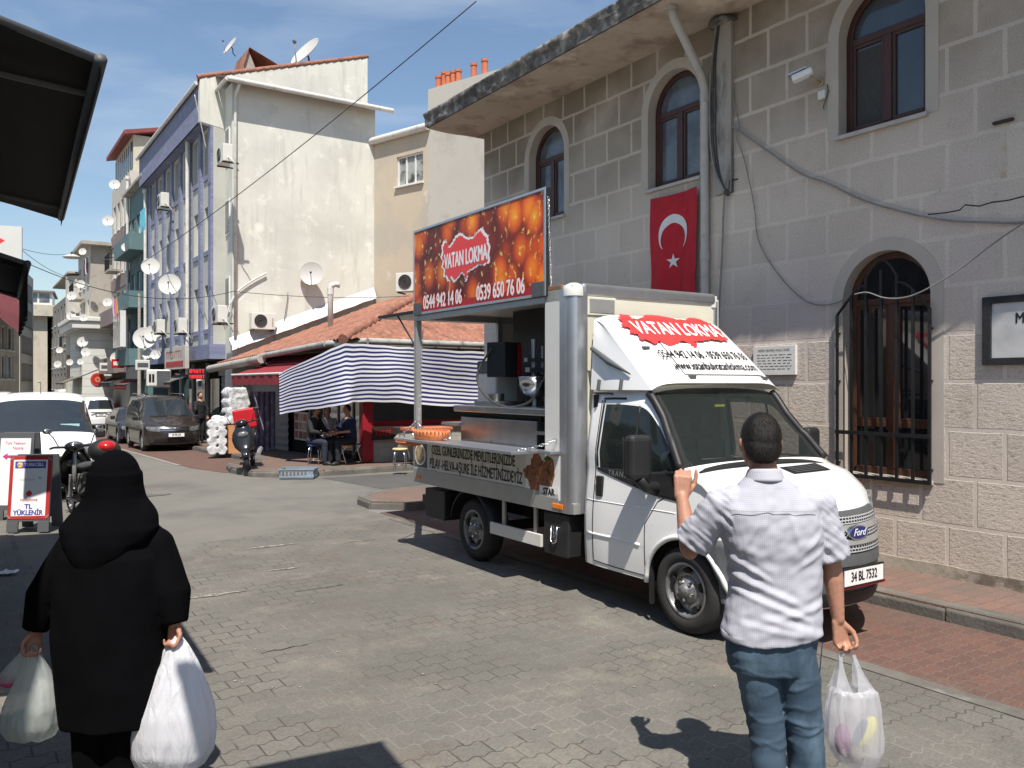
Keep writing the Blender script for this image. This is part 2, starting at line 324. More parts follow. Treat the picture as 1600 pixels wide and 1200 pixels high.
M['gutter'] = mat('zinc gutter', (.36, .35, .32), .6, .15, 4, stain=((.2, .18, .15), 5, .5, .7))
M['white_render'] = mat('white washed render', (.60, .595, .53), .85, .035, .6, .15, 30, stain=[((.47, .465, .42), .35, .46, .70), ((.44, .43, .38), 1.3, .54, .72, (2.5, 2.5, .28)), ((.40, .38, .33), 1.1, .64, .8), ((.72, .71, .64), 1.7, .55, .7)])
M['beige_render'] = mat('beige render', (.50, .425, .325), .85, .05, .8, .15, 30, stain=[((.42, .38, .32), .35, .48, .6), ((.60, .54, .44), 1.4, .6, .7)])
M['grey_render'] = mat('grey render', (.46, .44, .39), .85, .06, .8, .15, 30, stain=[((.33, .30, .26), .8, .52, .72)])
M['olive_render'] = mat('grey green render', (.42, .42, .38), .85, .06, 1, .15, 60, stain=[((.36, .35, .3), 1.1, .5, .72)])
M['concrete'] = mat('bare concrete', (.36, .33, .29), .9, .1, 1.3, .3, 30, stain=[((.2, .18, .16), 1.6, .52, .7)])
M['dish'] = mat('satellite dish enamel', (.50, .49, .46), .45, .05, 4, stain=((.45, .43, .4), 3, .58, .75))
M['ac_white'] = mat('air conditioner casing', (.62, .61, .56), .5, .05, 4, stain=((.45, .42, .36), 4, .55, .8))
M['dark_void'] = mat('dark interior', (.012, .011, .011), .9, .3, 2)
M['awning_black'] = mat('black awning cloth', (.012, .012, .012), .9, .2, 3)
M['awning_red'] = mat('maroon awning cloth', (.22, .022, .03), .85, .15, 3, .2, 40)
M['awning_brown'] = mat('brown awning cloth', (.16, .13, .11), .85, .15, 3)
M['red_column'] = mat('red painted column', (.30, .012, .022), .5, .15, 3)
M['shutter'] = mat('grey shutter', (.34, .34, .32), .6, .1, 3)
M['wood'] = mat('worn wood', (.24, .12, .06), .7, .25, 6)
M['skin'] = mat('tanned skin', (.40, .205, .135), .5, .08, 30, .12, 220, stain=((.46, .20, .15), 9, .55, .75))
M['hair'] = mat('black hair', (.010, .008, .007), .5, .5, 60, .5, 300, stain=((.03, .025, .022), 30, .6, .8, (3, 3, .5)))
def capsule(mb, p0, p1, r0, r1, n=14, k=5, flat0=False, flat1=False, sx=1):
    """tapered capsule as one closed mesh"""
    p0 = Vector(p0); p1 = Vector(p1); d = (p1-p0); L = d.length; d.normalize(); x, y = frame_of(d); prof = []
    if flat0: prof += [(0, 0), (r0*.97, 0), (r0, .004)]
    else: prof += [(r0*math.sin(PI/2*i/k), -r0*math.cos(PI/2*i/k)) for i in range(k+1)]
    if flat1: prof += [(r1, L-.004), (r1*.97, L), (0, L)]
    else: prof += [(r1*math.cos(PI/2*i/k), L+r1*math.sin(PI/2*i/k)) for i in range(k+1)]
    vs = []; rings = []
    for r, h in prof:
        if r < 1e-6: rings.append([len(vs)]); vs.append(p0+d*h)
        else: rings.append(list(range(len(vs), len(vs)+n))); vs += [p0+d*h+x*(r*math.cos(2*PI*i/n)*sx)+y*(r*math.sin(2*PI*i/n)) for i in range(n)]
    fs = []
    for a, b in zip(rings, rings[1:]):
        if len(a) == 1: fs += [(a[0], b[(i+1) % n], b[i]) for i in range(n)]
        elif len(b) == 1: fs += [(a[i], a[(i+1) % n], b[0]) for i in range(n)]
        else: fs += [(a[i], a[(i+1) % n], b[(i+1) % n], b[i]) for i in range(n)]
    mb.add(vs, fs, 0, True)
def chainc(mb, pts, rs, **k):
    for i in range(len(pts)-1): capsule(mb, pts[i], pts[i+1], rs[i], rs[i+1], **k)
def rings(mb, R, n=28, e=2.3, cap=True):
    """R: list of (cx,cy,cz,rx,ry[,tilt]); closed superelliptic loft"""
    vs = []; 
    for q in R:
        cx, cy, cz, rx, ry = q[:5]; tl = q[5] if len(q) > 5 else 0
        for i in range(n):
            a = 2*PI*i/n; c, s_ = math.cos(a), math.sin(a)
            X = rx*math.copysign(abs(c)**(2/e), c); Y = ry*math.copysign(abs(s_)**(2/e), s_)
            vs.append((cx+X, cy+Y, cz+tl*X))
    m = len(R); fs = [(j*n+i, j*n+(i+1) % n, (j+1)*n+(i+1) % n, (j+1)*n+i) for j in range(m-1) for i in range(n)]
    if cap: fs += [tuple(reversed(range(n))), tuple(range((m-1)*n, m*n))]
    mb.add(vs, fs, 0, True)
def fuse(mb, name, mats, parent, voxel, smooth=4, disp=None, sub=0):
    o = mb.build('tmp', [], None, fix=True); md = o.modifiers.new('r', 'REMESH'); md.mode = 'VOXEL'; md.voxel_size = voxel; md.use_smooth_shade = True
    if smooth: s_ = o.modifiers.new('s', 'SMOOTH'); s_.factor = .5; s_.iterations = smooth
    dg = bpy.context.evaluated_depsgraph_get(); me = bpy.data.meshes.new_from_object(o.evaluated_get(dg)); old = o.data; bpy.data.objects.remove(o); bpy.data.meshes.remove(old)
    if disp:
        nr = [v.normal.copy() for v in me.vertices]
        for v, n_ in zip(me.vertices, nr): c_ = v.co.copy(); d_ = disp(c_, n_); v.co = c_+n_*d_
    me.materials.clear()
    for q in (mats if isinstance(mats, (list, tuple)) else [mats]): me.materials.append(q)
    me.polygons.foreach_set('use_smooth', [True]*len(me.polygons)); me.update()
    r = bpy.data.objects.new(name, me); C.objects.link(r); r.parent = parent; return r
# ================= ground, road, pavements =================
def sheet(name, strips, m, off, kind='structure'):       # strips: list of polygons in (a,b); b>17 follows the slope
    mb = MB()
    for pl in strips: mb.poly([(a, b, gz(b)+off) for a, b in pl], 0)
    o = mb.build(name, m, rz=TH, fix=False); tag(o, kind=kind)
    if o.data.polygons[0].normal.z < 0: o.data.flip_normals()
    return o
mb = MB()
for b0, b1 in ((-300, 17), (17, 36), (36, 900)):
    mb.quad((-500, b0, gz(b0)), (500, b0, gz(b0)), (500, b1, gz(b1)), (-500, b1, gz(b1)))
tag(mb.build('ground', M['ground'], rz=TH, fix=False), kind='structure')
sheet('road', [[(-8, 9.2), (5.27, 11.0), (5.2, 12.0), (9, 13.0), (20, 13.0), (20, 17), (-8, 17)],
               [(-8, 17), (20, 17), (20, 19), (-8, 19)][:4], [(-9, 19), (5.1, 19), (5.1, 21), (-9, 21)], [(-9, 21), (4.6, 21), (4.6, 36), (-9, 36)],
               [(-9, 36), (4.6, 36), (4.6, 45), (-9, 45)], [(-9, 45), (8, 45), (8, 120), (-30, 120)]], M['asphalt'], .004)
sheet('paved_road', [[(-8, -6), (5.27, -6), (5.27, 11.0), (-8, 9.2)]], M['pavers'], .005)
sheet('edge_stones', [[(5.13, -6), (5.27, -6), (5.27, 11.0), (5.13, 10.98)]], M['kerb'], .010)
sheet('parking_bay', [[(5.27, -6), (6.72, -6), (6.72, 11.6), (5.27, 11.6)]], M['redpavers'], .007)
sheet('far_parking_bay', [[(4.6, 21), (6.3, 21), (6.3, 36), (4.6, 36)], [(4.6, 36), (6.3, 36), (6.3, 45), (4.6, 45)], [(4.9, 19), (6.3, 20.0), (6.3, 21), (4.6, 21)]], M['redpavers'], .009)
sheet('side_street_patch', [[(6.6, 13.3), (20, 13.3), (20, 16.5), (6.2, 16.5)]], M['dark_asphalt'], .008)
sheet('bay_line', [[(4.5, 22), (4.6, 22), (4.6, 36), (4.5, 36)]], M['paint_line'], .013)
def pavement(name, poly, kerb_edges, m, h=.13, kw=.14):
    """raised slab; kerb stones along the listed edges (indices)"""
    mb = MB(); P = [Vector((a, b, gz(b))) for a, b in poly]; n = len(P)
    mb.poly([(p.x, p.y, p.z+h) for p in P], 0)
    for i in range(n):
        p, q = P[i], P[(i+1) % n]
        mb.quad((p.x, p.y, p.z-.1), (q.x, q.y, q.z-.1), (q.x, q.y, q.z+h), (p.x, p.y, p.z+h), 0)
    tag(mb.build(name, m, rz=TH), kind='structure')
    kb = MB(); rnd = random.Random(3)
    ctr = sum(P, Vector())/n
    for i in kerb_edges:
        p, q = P[i], P[(i+1) % n]; d = q-p; L = d.length; d = d.normalized(); nn = Vector((-d.y, d.x, 0))
        if nn.dot(ctr-p) > 0: nn = -nn
        k = max(1, round(L/.95)); st = L/k
        for j in range(k):
            a = p+d*(j*st+.006); b = p+d*((j+1)*st-.006); e = rnd.uniform(-.008, .008); t = rnd.uniform(0, .012)
            i0 = -nn*kw; o0 = nn*(.012+e)
            zt = h+.004+t
            vs = [a+i0, b+i0, b+o0, a+o0]; vv = [(x.x, x.y, x.z-.1) for x in vs]
            top = [(a+i0), (b+i0), (b+nn*(e-.02)), (a+nn*(e-.02))]
            vv += [(x.x, x.y, x.z+zt) for x in top]; mid = [(b+o0), (a+o0)]; vv += [(x.x, x.y, x.z+zt-.045) for x in mid]
            kb.add(vv, [(4, 5, 6, 7), (7, 6, 8, 9), (9, 8, 2, 3), (0, 1, 5, 4), (1, 2, 8, 6, 5), (3, 0, 4, 7, 9)], 0)
    tag(kb.build(name+'_kerb', M['kerb'], rz=TH, bevel=.008), kind='structure')
pavement('pavement', [(6.72, -6), (7.8, -6), (7.8, 12.6), (20, 12.6), (20, 13.25), (6.9, 13.3), (5.9, 13.15), (5.35, 12.6), (5.3, 12.0), (5.7, 11.65), (6.72, 11.5)], [10, 9, 8, 7, 6, 5, 4], M['redpave'])
pavement('shop_pavement', [(7.6, 16.85), (18, 16.6), (18, 17.0), (18, 18.2), (8, 18.2), (8, 20), (8, 35.9), (6.35, 35.9), (6.35, 21.0), (6.1, 20.5), (5.2, 20.0), (5.0, 18.9), (5.1, 17.6), (5.6, 16.95), (6.4, 16.85)],
         [0, 7, 8, 9, 10, 11, 12, 13, 14], M['redpave'])
pavement('left_pavement', [(.5, -6), (.5, 16.9), (-12, 16.9), (-12, -6)], [], M['pavers'], h=.022)
sheet('pavement_joint', [[(.5, -6), (.56, -6), (.56, 16.9), (.5, 16.9)]], M['kerb'], .014)
rnd = random.Random(9); mb = MB()
for (a, b, n_, L_c) in ((1.0, 9.3, 9, 2.2), (2.6, 7.6, 8, 1.6), (.2, 7.2, 8, 1.5), (3.9, 9.6, 7, 1.4), (1.8, 6.0, 7, 1.2), (-.9, 8.4, 7, 1.3)):
    L_c *= .3; p = [(a+L_c*i/n_, b+rnd.uniform(-.015, .015)+.02*i/n_) for i in range(n_+1)]
    for (x0, y0), (x1, y1) in zip(p, p[1:]): w_ = rnd.uniform(.004, .010); mb.quad((x0, y0-w_, .0095), (x1, y1-w_*.6, .0095), (x1, y1+w_*.6, .0095), (x0, y0+w_, .0095))
o = mb.build('paving_gaps', mat('dark open joint', (.045, .042, .037), .95, .3, 8), rz=TH, fix=False); tag(o, kind='structure')
mb = MB()
for (a, b, r) in ((2.0, 7.9, .17), (.6, 6.4, .22), (3.1, 9.9, .16), (1.6, 12.1, .25), (-.6, 6.0, .12), (2.8, 8.6, .12), (.0, 7.6, .1)):
    n_ = 16; mb.poly([(a+r*2.2*math.cos(2*PI*k/n_)*rnd.uniform(.4, 1.1), b+r*.35*math.sin(2*PI*k/n_)*rnd.uniform(.3, 1.1), .0112) for k in range(n_)])
o = mb.build('pale_scuffs', mat('pale scuff', (.27, .25, .21), .9, .5, 20, stain=((.14, .13, .115), 16, .45, .55)), rz=TH, fix=False); tag(o, kind='structure')
mb = MB()
for (a, b, r, q) in ((2.2, 15.6, .55, .5),):
    n_ = 22; mb.poly([(a+r*1.6*math.cos(2*PI*k/n_)*rnd.uniform(.8, 1.1), b+r*q*math.sin(2*PI*k/n_)*rnd.uniform(.8, 1.1), .0125) for k in range(n_)])
o = mb.build('oil_patch', mat('oily dark patch', (.105, .102, .092), .8, .15, 3), rz=TH, fix=False); tag(o, kind='structure')
# small pebbles, litter and worn specks on the paving
mb = MB(); rnd = random.Random(5)
for i in range(150):
    a = rnd.uniform(-1, 5); b = rnd.uniform(2.5, 12); r = rnd.uniform(.002, .009)
    mb.sph((a, b, .008+r*.3), (r*rnd.uniform(1, 2.2), r, r*.5), 5, 3)
tag(mb.build('road_grit', mat('pale grit', (.30, .28, .25), .9, .5, 20), rz=TH), kind='stuff')

# ================= generic walls with openings =================
def wall_rects(mb, x0, x1, z0, z1, ops, depth=.15, m=0, mr=None, y=0, arch=()):
    """front face at y (facing -y) in x,z with rectangular openings (xa,xb,za,zb[,arched]) and reveals going +y"""
    mr = m if mr is None else mr
    xs = sorted({x0, x1, *[o[0] for o in ops], *[o[1] for o in ops]}); zs = sorted({z0, z1, *[o[2] for o in ops], *[o[3] for o in ops]})
    for i in range(len(xs)-1):
        for j in range(len(zs)-1):
            cx = (xs[i]+xs[i+1])/2; cz = (zs[j]+zs[j+1])/2
            if any(o[0] < cx < o[1] and o[2] < cz < o[3] for o in ops): continue
            mb.quad((xs[i], y, zs[j]), (xs[i+1], y, zs[j]), (xs[i+1], y, zs[j+1]), (xs[i], y, zs[j+1]), m)
    for o in ops:
        a, b, c, d = o[:4]; e = y+depth
        if len(o) > 4 and o[4]:
            r = (b-a)/2; cx = (a+b)/2; cz = d-r; n = 20
            arc = [(cx+r*math.cos(PI*k/n), cz+r*math.sin(PI*k/n)) for k in range(n+1)]
            for k in range(n):
                (ax, az), (bx, bz) = arc[k], arc[k+1]
                mb.quad((ax, y, az), (ax, y, d), (bx, y, d), (bx, y, bz), m) if bz > cz-1 else None
                mb.quad((ax, y, az), (bx, y, bz), (bx, e, bz), (ax, e, az), mr)
            mb.quad((a, y, c), (a, y, cz), (a, e, cz), (a, e, c), mr); mb.quad((b, y, c), (b, e, c), (b, e, cz), (b, y, cz), mr)
            mb.quad((a, y, c), (a, e, c), (b, e, c), (b, y, c), mr)
        else:
            mb.quad((a, y, c), (a, y, d), (a, e, d), (a, e, c), mr); mb.quad((b, y, c), (b, e, c), (b, e, d), (b, y, d), mr)
            mb.quad((a, y, c), (a, e, c), (b, e, c), (b, y, c), mr); mb.quad((a, y, d), (b, y, d), (b, e, d), (a, e, d), mr)
def arch_poly(x0, x1, z0, z1, n=20):
    r = (x1-x0)/2; cx = (x0+x1)/2; cz = z1-r
    return [(x0, z0)]+[(cx-r*math.cos(PI*k/n), cz+r*math.sin(PI*k/n)) for k in range(n+1)]+[(x1, z0)]
def band(mb, inner, outer, fn, m=0):                      # strip between two equal-length open outlines
    for k in range(len(inner)-1): mb.add([fn(inner[k], 0), fn(inner[k+1], 0), fn(outer[k+1], 0), fn(outer[k], 0),
                                          fn(inner[k], 1), fn(inner[k+1], 1), fn(outer[k+1], 1), fn(outer[k], 1)],
                                         [(0, 1, 2, 3), (7, 6, 5, 4), (0, 4, 5, 1), (3, 2, 6, 7)]+([(0, 3, 7, 4)] if k == 0 else [])+([(1, 5, 6, 2)] if k == len(inner)-2 else []), m)

# ================= the mosque =================
A0 = 7.72
mosque = thing('mosque', 'two storey pale stone block building with arched windows and overhanging eave behind the truck', 'mosque', W(A0, 0, 0), TH)
mb = MB()
B1 = 12.56; B0 = -9.0; ZT = 6.4
WIN = [(4.945, 'up'), (7.868, 'up'), (10.69, 'up'), (2.02, 'up'), (-.9, 'up'), (4.895, 'low'), (1.4, 'low')]
SL = 4.56; TPU = 6.04; LS = 1.03; LT = 3.29; HW = .475
ops = [(-b-HW, -b+HW, (SL if k == 'up' else LS), (TPU if k == 'up' else LT), 1) for b, k in WIN]
wall_rects(mb, -B1, -B0, -.2, ZT, ops, .26, 0, 1)
# map wall local (x=-b, y=depth, z) -> street local (x=depth, y=b, z)
for i, (x, y, z) in enumerate(mb.v): mb.v[i] = (y, -x, z)
L = 14.0
mb.quad((0, B1, -.2), (0, B1, ZT), (L, B1, ZT), (L, B1, -.2), 0)
mb.quad((0, B0, -.2), (0, B0, ZT), (L, B0, ZT), (L, B0, -.2), 1)
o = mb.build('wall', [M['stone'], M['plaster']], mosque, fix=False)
bm = bmesh.new(); bm.from_mesh(o.data); bmesh.ops.recalc_face_normals(bm, faces=bm.faces); bm.to_mesh(o.data); bm.free()
# plinth band (wavy top)
mb = MB()
def plf(u, v):
    b = B0+(B1-B0)*u; z = .05+v*(.19+.045*noise.noise((b*1.7, 0, 0))); return (-.012-.006*(1-v), b, z)
mb.grid(plf, 160, 1); mb.grid(lambda u, v: (-.012+.012*v, B0+(B1-B0)*u, plf(u, 1)[2]), 160, 1)
mb.build('plinth', M['plinth'], mosque)
# roof slab with a ragged blackened edge
mb = MB(); EA = -1.0; EB = B1+.28
def edge(u, v):                                         # profile round the long edge
    b = B0+(EB-B0)*u
    prof = [(0.0, 0.0), (-.01, .06), (-.02, .13), (-.05, .16), (-.06, .24), (.02, .27), (.30, .29)]
    k = v*6; i = min(int(k), 5); f = k-i; x = prof[i][0]*(1-f)+prof[i+1][0]*f; z = prof[i][1]*(1-f)+prof[i+1][1]*f
    n = .035*noise.noise((b*2.2, v*3, 0))+.02*noise.noise((b*9, v*7, 1))
    return (EA+x+n*(1 if v > 0 else 1), b, ZT-.02+z+n*.6)
mb.grid(edge, 420, 12, 1)
def edge2(u, v):
    x = EA+(L-EA)*u; k = v*4; prof = [(0, 0), (.02, .1), (.04, .2), (0, .27), (-.3, .29)]; i = min(int(k), 3); f = k-i
    y = prof[i][0]*(1-f)+prof[i+1][0]*f; z = prof[i][1]*(1-f)+prof[i+1][1]*f
    n = .03*noise.noise((x*2.2, v*3, 5)) if u > 0 else 0
    return (x+(edge(1, 0)[0]-EA if u == 0 else 0), EB+y+n, ZT-.02+z+n*.4)
mb.grid(edge2, 120, 8, 1)
mb.quad((EA, B0, ZT+.26), (L, B0, ZT+.26), (L, EB, ZT+.26), (EA, EB, ZT+.26), 1)
mb.quad((EA, B0, ZT-.02), (L, B0, ZT-.02), (L, B0, ZT+.27), (EA, B0, ZT+.27), 1)
mb.build('roof_edge', [M['soffit'], M['eave_edge']], mosque, fix=False)
mb = MB()
mb.grid(lambda u, v: (EA+.02+(0-EA)*v*1.0, B0+(EB-B0)*u, ZT-.02-(.035*max(0, noise.noise((u*60, v*1.2, 3))) if 0 < v < 1 else 0)-.0), 300, 8, 0)
mb.quad((0, B1, ZT-.02), (L, B1, ZT-.02), (L, EB, ZT-.02), (0, EB, ZT-.02), 0)
mb.build('soffit', [M['soffit']], mosque)
M['sill'] = mat('marble sill', (.40, .37, .35), .6, .15, 6, .2, 40)
def fit(b, z, x): return (x, b, z)
for wi, (bc, kd) in enumerate(WIN):
    up = kd == 'up'; z0, z1 = (SL, TPU) if up else (LS, LT); w0, w1 = bc-HW, bc+HW
    fm = M['brownframe'] if up else M['orangeframe']
    # plaster surround 4 mm proud
    mb = MB(); inn = arch_poly(w0, w1, z0-.02, z1); ou = arch_poly(w0-.13, w1+.13, z0-.02, z1+.13)
    band(mb, inn, ou, lambda p, s: (-.005 if s == 0 else -.0005, p[0], p[1]))
    mb.build('window_surround', M['plaster'], mosque)
    fr = thing('window', None, None); fr.parent = mosque; fr.location = (.13, bc, z0)
    def lf(p, s, d0=0, d1=.06): return ((d1 if s else d0), p[0], p[1])
    H_ = z1-z0; hw = HW
    mb = MB(); band(mb, arch_poly(-hw+.07, hw-.07, .07, H_-.07), arch_poly(-hw+.003, hw-.003, .002, H_-.003), lf)
    mb.box(0, .06, -hw+.07, hw-.07, .002, .07)
    zt = H_-hw-.02
    mb.box(.004, .056, -hw+.07, hw-.07, zt-.035, zt+.035); mb.box(-.006, .052, -.042, .042, .07, zt-.035)
    if not up: mb.box(.006, .05, -hw+.07, hw-.07, .48, .54)
    for s in (-1, 1):                                    # sash frames
        x0, x1 = (-hw+.07, -.042) if s < 0 else (.042, hw-.07)
        zb = .07 if up else .54
        mb.box(.01, .045, x0, x0+.035, zb, zt-.035); mb.box(.01, .045, x1-.035, x1, zb, zt-.035)
        mb.box(.011, .044, x0+.035, x1-.035, zb, zb+.035); mb.box(.011, .044, x0+.035, x1-.035, zt-.07, zt-.035)
    mb.build('frame', fm, fr, bevel=.004, seg=1)
    g = MB(); g.poly([(.035, p[0], p[1]) for p in arch_poly(-hw+.05, hw-.05, .03, H_-.05)])
    g.build('pane', M['glass_blue'] if (up and wi in (0, 3)) else (M['glass_mid'] if up else M['glass_dark']), fr)
    if up and wi in (0,):
        g = MB(); g.quad((.028, .06, .1), (.028, hw-.12, .1), (.028, hw-.12, zt-.1), (.028, .06, zt-.1)); g.build('insect_screen', mat('insect screen', (.05, .05, .048), .8, .2, 30), fr)
    s = MB(); s.box(-.175 if up else -.16, .0, -hw-.03, hw+.03, -.045, -.003); s.build('sill', M['sill'], fr, bevel=.004)
# barred grille over the low window
gr = thing('window_grille', 'black iron bar grille bowed out over the tall ground floor arched window', 'window grille', W(A0-.055, 4.9, LS), TH)
mb = MB(); w = .50; T = 1.86
xs = [-w+i*(2*w/6) for i in range(7)]
def gp(y, z, x=0): return (x, y, z)
tops = [T-.22, T-.03, T+.13, T+.20, T+.13, T-.03, T-.22]
for y, t in zip(xs, tops): mb.box(-.010, .010, y-.014, y+.014, -.04, t if abs(y) < .01 else t-.0)
mb.build('bars', M['iron'], gr)
mb = MB()
for z in (.42, -.02): mb.box(-.022, -.0105, -w-.012, w+.012, z-.02, z+.02)
for s in (-1, 1):
    for z in (.1, .95, 1.45): mb.box(-.004, .05, s*w-.008, s*w+.008, z-.01, z+.01)
mb.build('cross_bars', M['iron'], gr)
mb = MB()
arc = lambda y0, y1, z, h: [(0, y0+(y1-y0)*k/10, z+h*math.sin(PI*k/10)) for k in range(11)]
mb.tube([(0, xs[2], T)]+arc(xs[2], xs[4], T+.13, .17)+[(0, xs[4], T)], .014, 6)
mb.tube([(0, xs[4], T+.06)]+[(0, xs[4]+(xs[5]-xs[4])*k/6, T+.06-.09*(k/6)**2) for k in range(1, 7)]+[(0, xs[6], T-.22)], .014, 6)
mb.tube([(0, xs[2], T+.06)]+[(0, xs[2]+(xs[1]-xs[2])*k/6, T+.06-.09*(k/6)**2) for k in range(1, 7)]+[(0, xs[0], T-.22)], .014, 6)
mb.build('scroll_bars', M['iron'], gr)
# downpipe
A7 = A0-.07
dp = thing('downpipe', 'painted grey white drain pipe running from the eave down beside the middle upper window', 'drain pipe', W(A7, 7.25, .13), TH)
mb = MB(); mb.tube([(-.72, -.15, 6.27), (-.66, -.13, 6.15), (-.06, .0, 5.62), (0, .0, 5.45), (0, 0, 3), (0, 0, 0)], .052, 12); mb.build('pipe', M['pipe_grey'], dp)
mb = MB(); [mb.cyl((0, 0, z-.05), (0, 0, z+.05), .062, n=12) for z in (5.35, 3.4, 1.4)]; mb.cyl((-.72, -.15, 6.2), (-.73, -.152, 6.28), .075, n=12); mb.build('joint_collar', M['pipe_grey'], dp)
# pilaster stain: soot-dark flue box beside the pipe
fl = thing('flue_duct', 'shallow soot stained vertical duct on the stone wall between the drain pipe and the camera', 'duct', W(A0-.02, 6.98, 4.25), TH)
mb = MB(); mb.box(-.03, .018, -.13, .13, 0, 2.09); mb.build('duct', mat('sooty plaster', (.33, .30, .265), .9, .1, 2, .2, 40, stain=[((.09, .085, .08), 1.1, .45, .6, (3, 3, .7))]), fl)
mb = MB(); mb.lathe([(0, 0), (.2, 0), (.17, .05), (.1, .07)], (0, 0, 2.05), n=12); mb.build('cap', M['eave_edge'], fl)
# cable bundle and conduit
def wallpath(pts, a=A0-.035): return [W(a, *on_a(u, v, a)) for u, v in pts]
def wcable(name, label, pts, r, m, off=.035, cat='cable', grp=None):
    a = A0-off; P = [W(a, *on_a(u, v, a)) for u, v in pts]; o0 = P[0].copy()
    mb = MB(); mb.tube([p-o0 for p in smooth_path(P, 7)], r, 6); o = mb.build(name, m, loc=o0); return tag(o, label, cat, grp)
for i, (dx, lab) in enumerate([(0, 'thick black cable, leftmost of the bundle hanging beside the drain pipe'), (5, 'middle black cable of the bundle beside the drain pipe, bowing right'), (9, 'rightmost black cable of the bundle beside the drain pipe')]):
    wcable('hanging_cable', lab, [(1124+dx*.3, 12), (1113+dx*.6, 90), (1109+dx, 150), (1110+dx*.9, 220), (1117+dx*.7, 265), (1133, 300)], .009 if i else .013, M['cable'] if i else M['cable_grey'], .06, grp='cables beside the drain pipe')
wcable('conduit', 'thin grey conduit dropping down the wall from the cable knot to behind the truck', [(1133, 300), (1131, 318), (1128, 400), (1124, 470), (1118, 560), (1112, 640)], .012, M['cable_grey'], .05, 'conduit')
kn = thing('cable_bracket', 'rusty iron bracket with a knot of cables on the wall right of the drain pipe', 'bracket', W(A0-.05, *on_a(1135, 300, A0-.05)), TH)
mb = MB(); mb.sph((0, 0, 0), (.03, .04, .035), 8, 6); mb.sph((-.01, -.03, -.03), (.02, .03, .03), 8, 6); mb.build('cable_knot', M['cable'], kn)
mb = MB(); mb.tube([(0, 0, 0), (0, -.04, .03), (0, -.05, .13), (.04, -.1, .135), (.05, -.14, .135)], .008, 6); mb.build('hook', mat('rusty iron', (.07, .04, .03), .9, .4, 12), kn)
wcable('wall_cable', 'long grey cable sagging diagonally across the stone wall below the camera to the right edge', [(1094, 178), (1112, 180), (1140, 195), (1180, 222), (1250, 270), (1290, 285), (1350, 313), (1420, 333), (1480, 344), (1540, 347), (1602, 347), (1660, 330)], .012, M['cable_grey'])
wcable('wall_cable', 'thin grey cable hanging from the eave and looping under to the barred window arch', [(1138, 70), (1145, 150), (1155, 195), (1150, 212), (1163, 250), (1178, 320), (1185, 375), (1210, 420), (1240, 455), (1268, 474), (1300, 475), (1335, 460)], .007, M['cable_grey'], .03)
wcable('wall_cable', 'thin pale cable crossing the barred arch and rising to meet the long cable at right', [(1335, 460), (1355, 457), (1380, 465), (1405, 466), (1430, 460), (1460, 445), (1500, 420), (1560, 375), (1602, 347)], .007, M['cable_grey'], .16)
# security camera
p = on_a(1283, 128, A0)
scam = thing('security_camera', 'white bullet security camera pointing down left on the stone wall above the drooping cable', 'security camera', W(A0, *p), TH)
mb = MB(); mb.obox((-.2, .085, .055), (.095, .22, .075), Matrix.Rotation(-.35, 3, 'X') @ Matrix.Rotation(.5, 3, 'Z')); mb.build('housing', M['white_paint'], scam, bevel=.02)
mb = MB(); mb.obox((-.225, .13, .087), (.11, .2, .008), Matrix.Rotation(-.35, 3, 'X') @ Matrix.Rotation(.5, 3, 'Z')); mb.build('sun_shield', M['chrome'], scam)
mb = MB(); mb.tube([(-.0, 0, -.01), (-.08, 0, -.005), (-.16, .02, .03)], .016, 8); mb.cyl((-.015, 0, -.01), (0.01, 0, -.01), .04, n=12); mb.build('bracket', mat('aged plastic', (.33, .26, .18), .6, .2, 9), scam)
p = on_a(1287, 149, A0)
jb = thing('junction_box', 'small white junction box with a loose wire directly below the security camera', 'junction box', W(A0, *p), TH)
mb = MB(); mb.box(-.045, 0, -.045, .045, -.045, .045); mb.build('box', M['ac_white'], jb, bevel=.006)
mb = MB(); mb.tube([(-.01, -.05, .1), (-.02, -.075, .02), (-.02, -.04, -.06), (-.02, -.01, -.13), (-.02, -.02, -.16)], .005, 5); mb.build('wire', M['cable'], jb)
p = on_a(1569, 190, A0); rb = thing('iron_stub', 'short rusty iron bar set in the wall at upper right', 'iron bar', W(A0, *p), TH)
mb = MB(); mb.box(-.035, .01, -.085, .085, -.012, .012); mb.build('bar', mat('rusty bar', (.05, .035, .03), .9, .4, 12), rb)
mb = MB(); mb.box(-.003, -.0005, -.02, .03, -.5, -.014); mb.build('rust_run', mat('rust run', (.44, .36, .27), .9, .1, 3, stain=((.52, .455, .38), 5, .42, .55)), rb)
# plaques
p0 = on_a(1180, 538, A0); p1 = on_a(1246, 590, A0)
bm_, zm_ = (p0[0]+p1[0])/2, (p0[1]+p1[1])/2; wv, hv = abs(p0[0]-p1[0]), .33
pq = thing('plaque', 'small white marble plaque with black lettering on the wall just right of the truck', 'plaque', W(A0-.0, bm_, zm_-hv/2), TH)
mb = MB(); mb.box(-.035, 0, -wv/2, wv/2, 0, hv); mb.build('slab', mat('white marble', (.66, .65, .62), .5, .05, 4), pq, bevel=.003)
FT = lambda x, y, z: facing((x, y, z), (0, -1, 0), (0, 0, 1))
text_mesh('MESİH MEHMED PAŞA CÂMİİ', .036, M['black_print'], 'lettering', pq, FT(-.037, 0, hv-.05), sx=.92)
mb = MB(); rnd = random.Random(2)
for r in range(6):
    y = -wv/2+.05+(.02 if r % 2 else 0)
    while y < wv/2-.07:
        l = rnd.uniform(.02, .06); mb.box(-.0365, -.0355, y, y+l, hv-.105-r*.032, hv-.098-r*.032); y += l+rnd.uniform(.008, .03)
mb.build('small_print', M['greyplastic'], pq)
pb = on_a(1538, 515, A0)[0]; z0, z1 = 2.12, 2.73; bw_ = 1.5
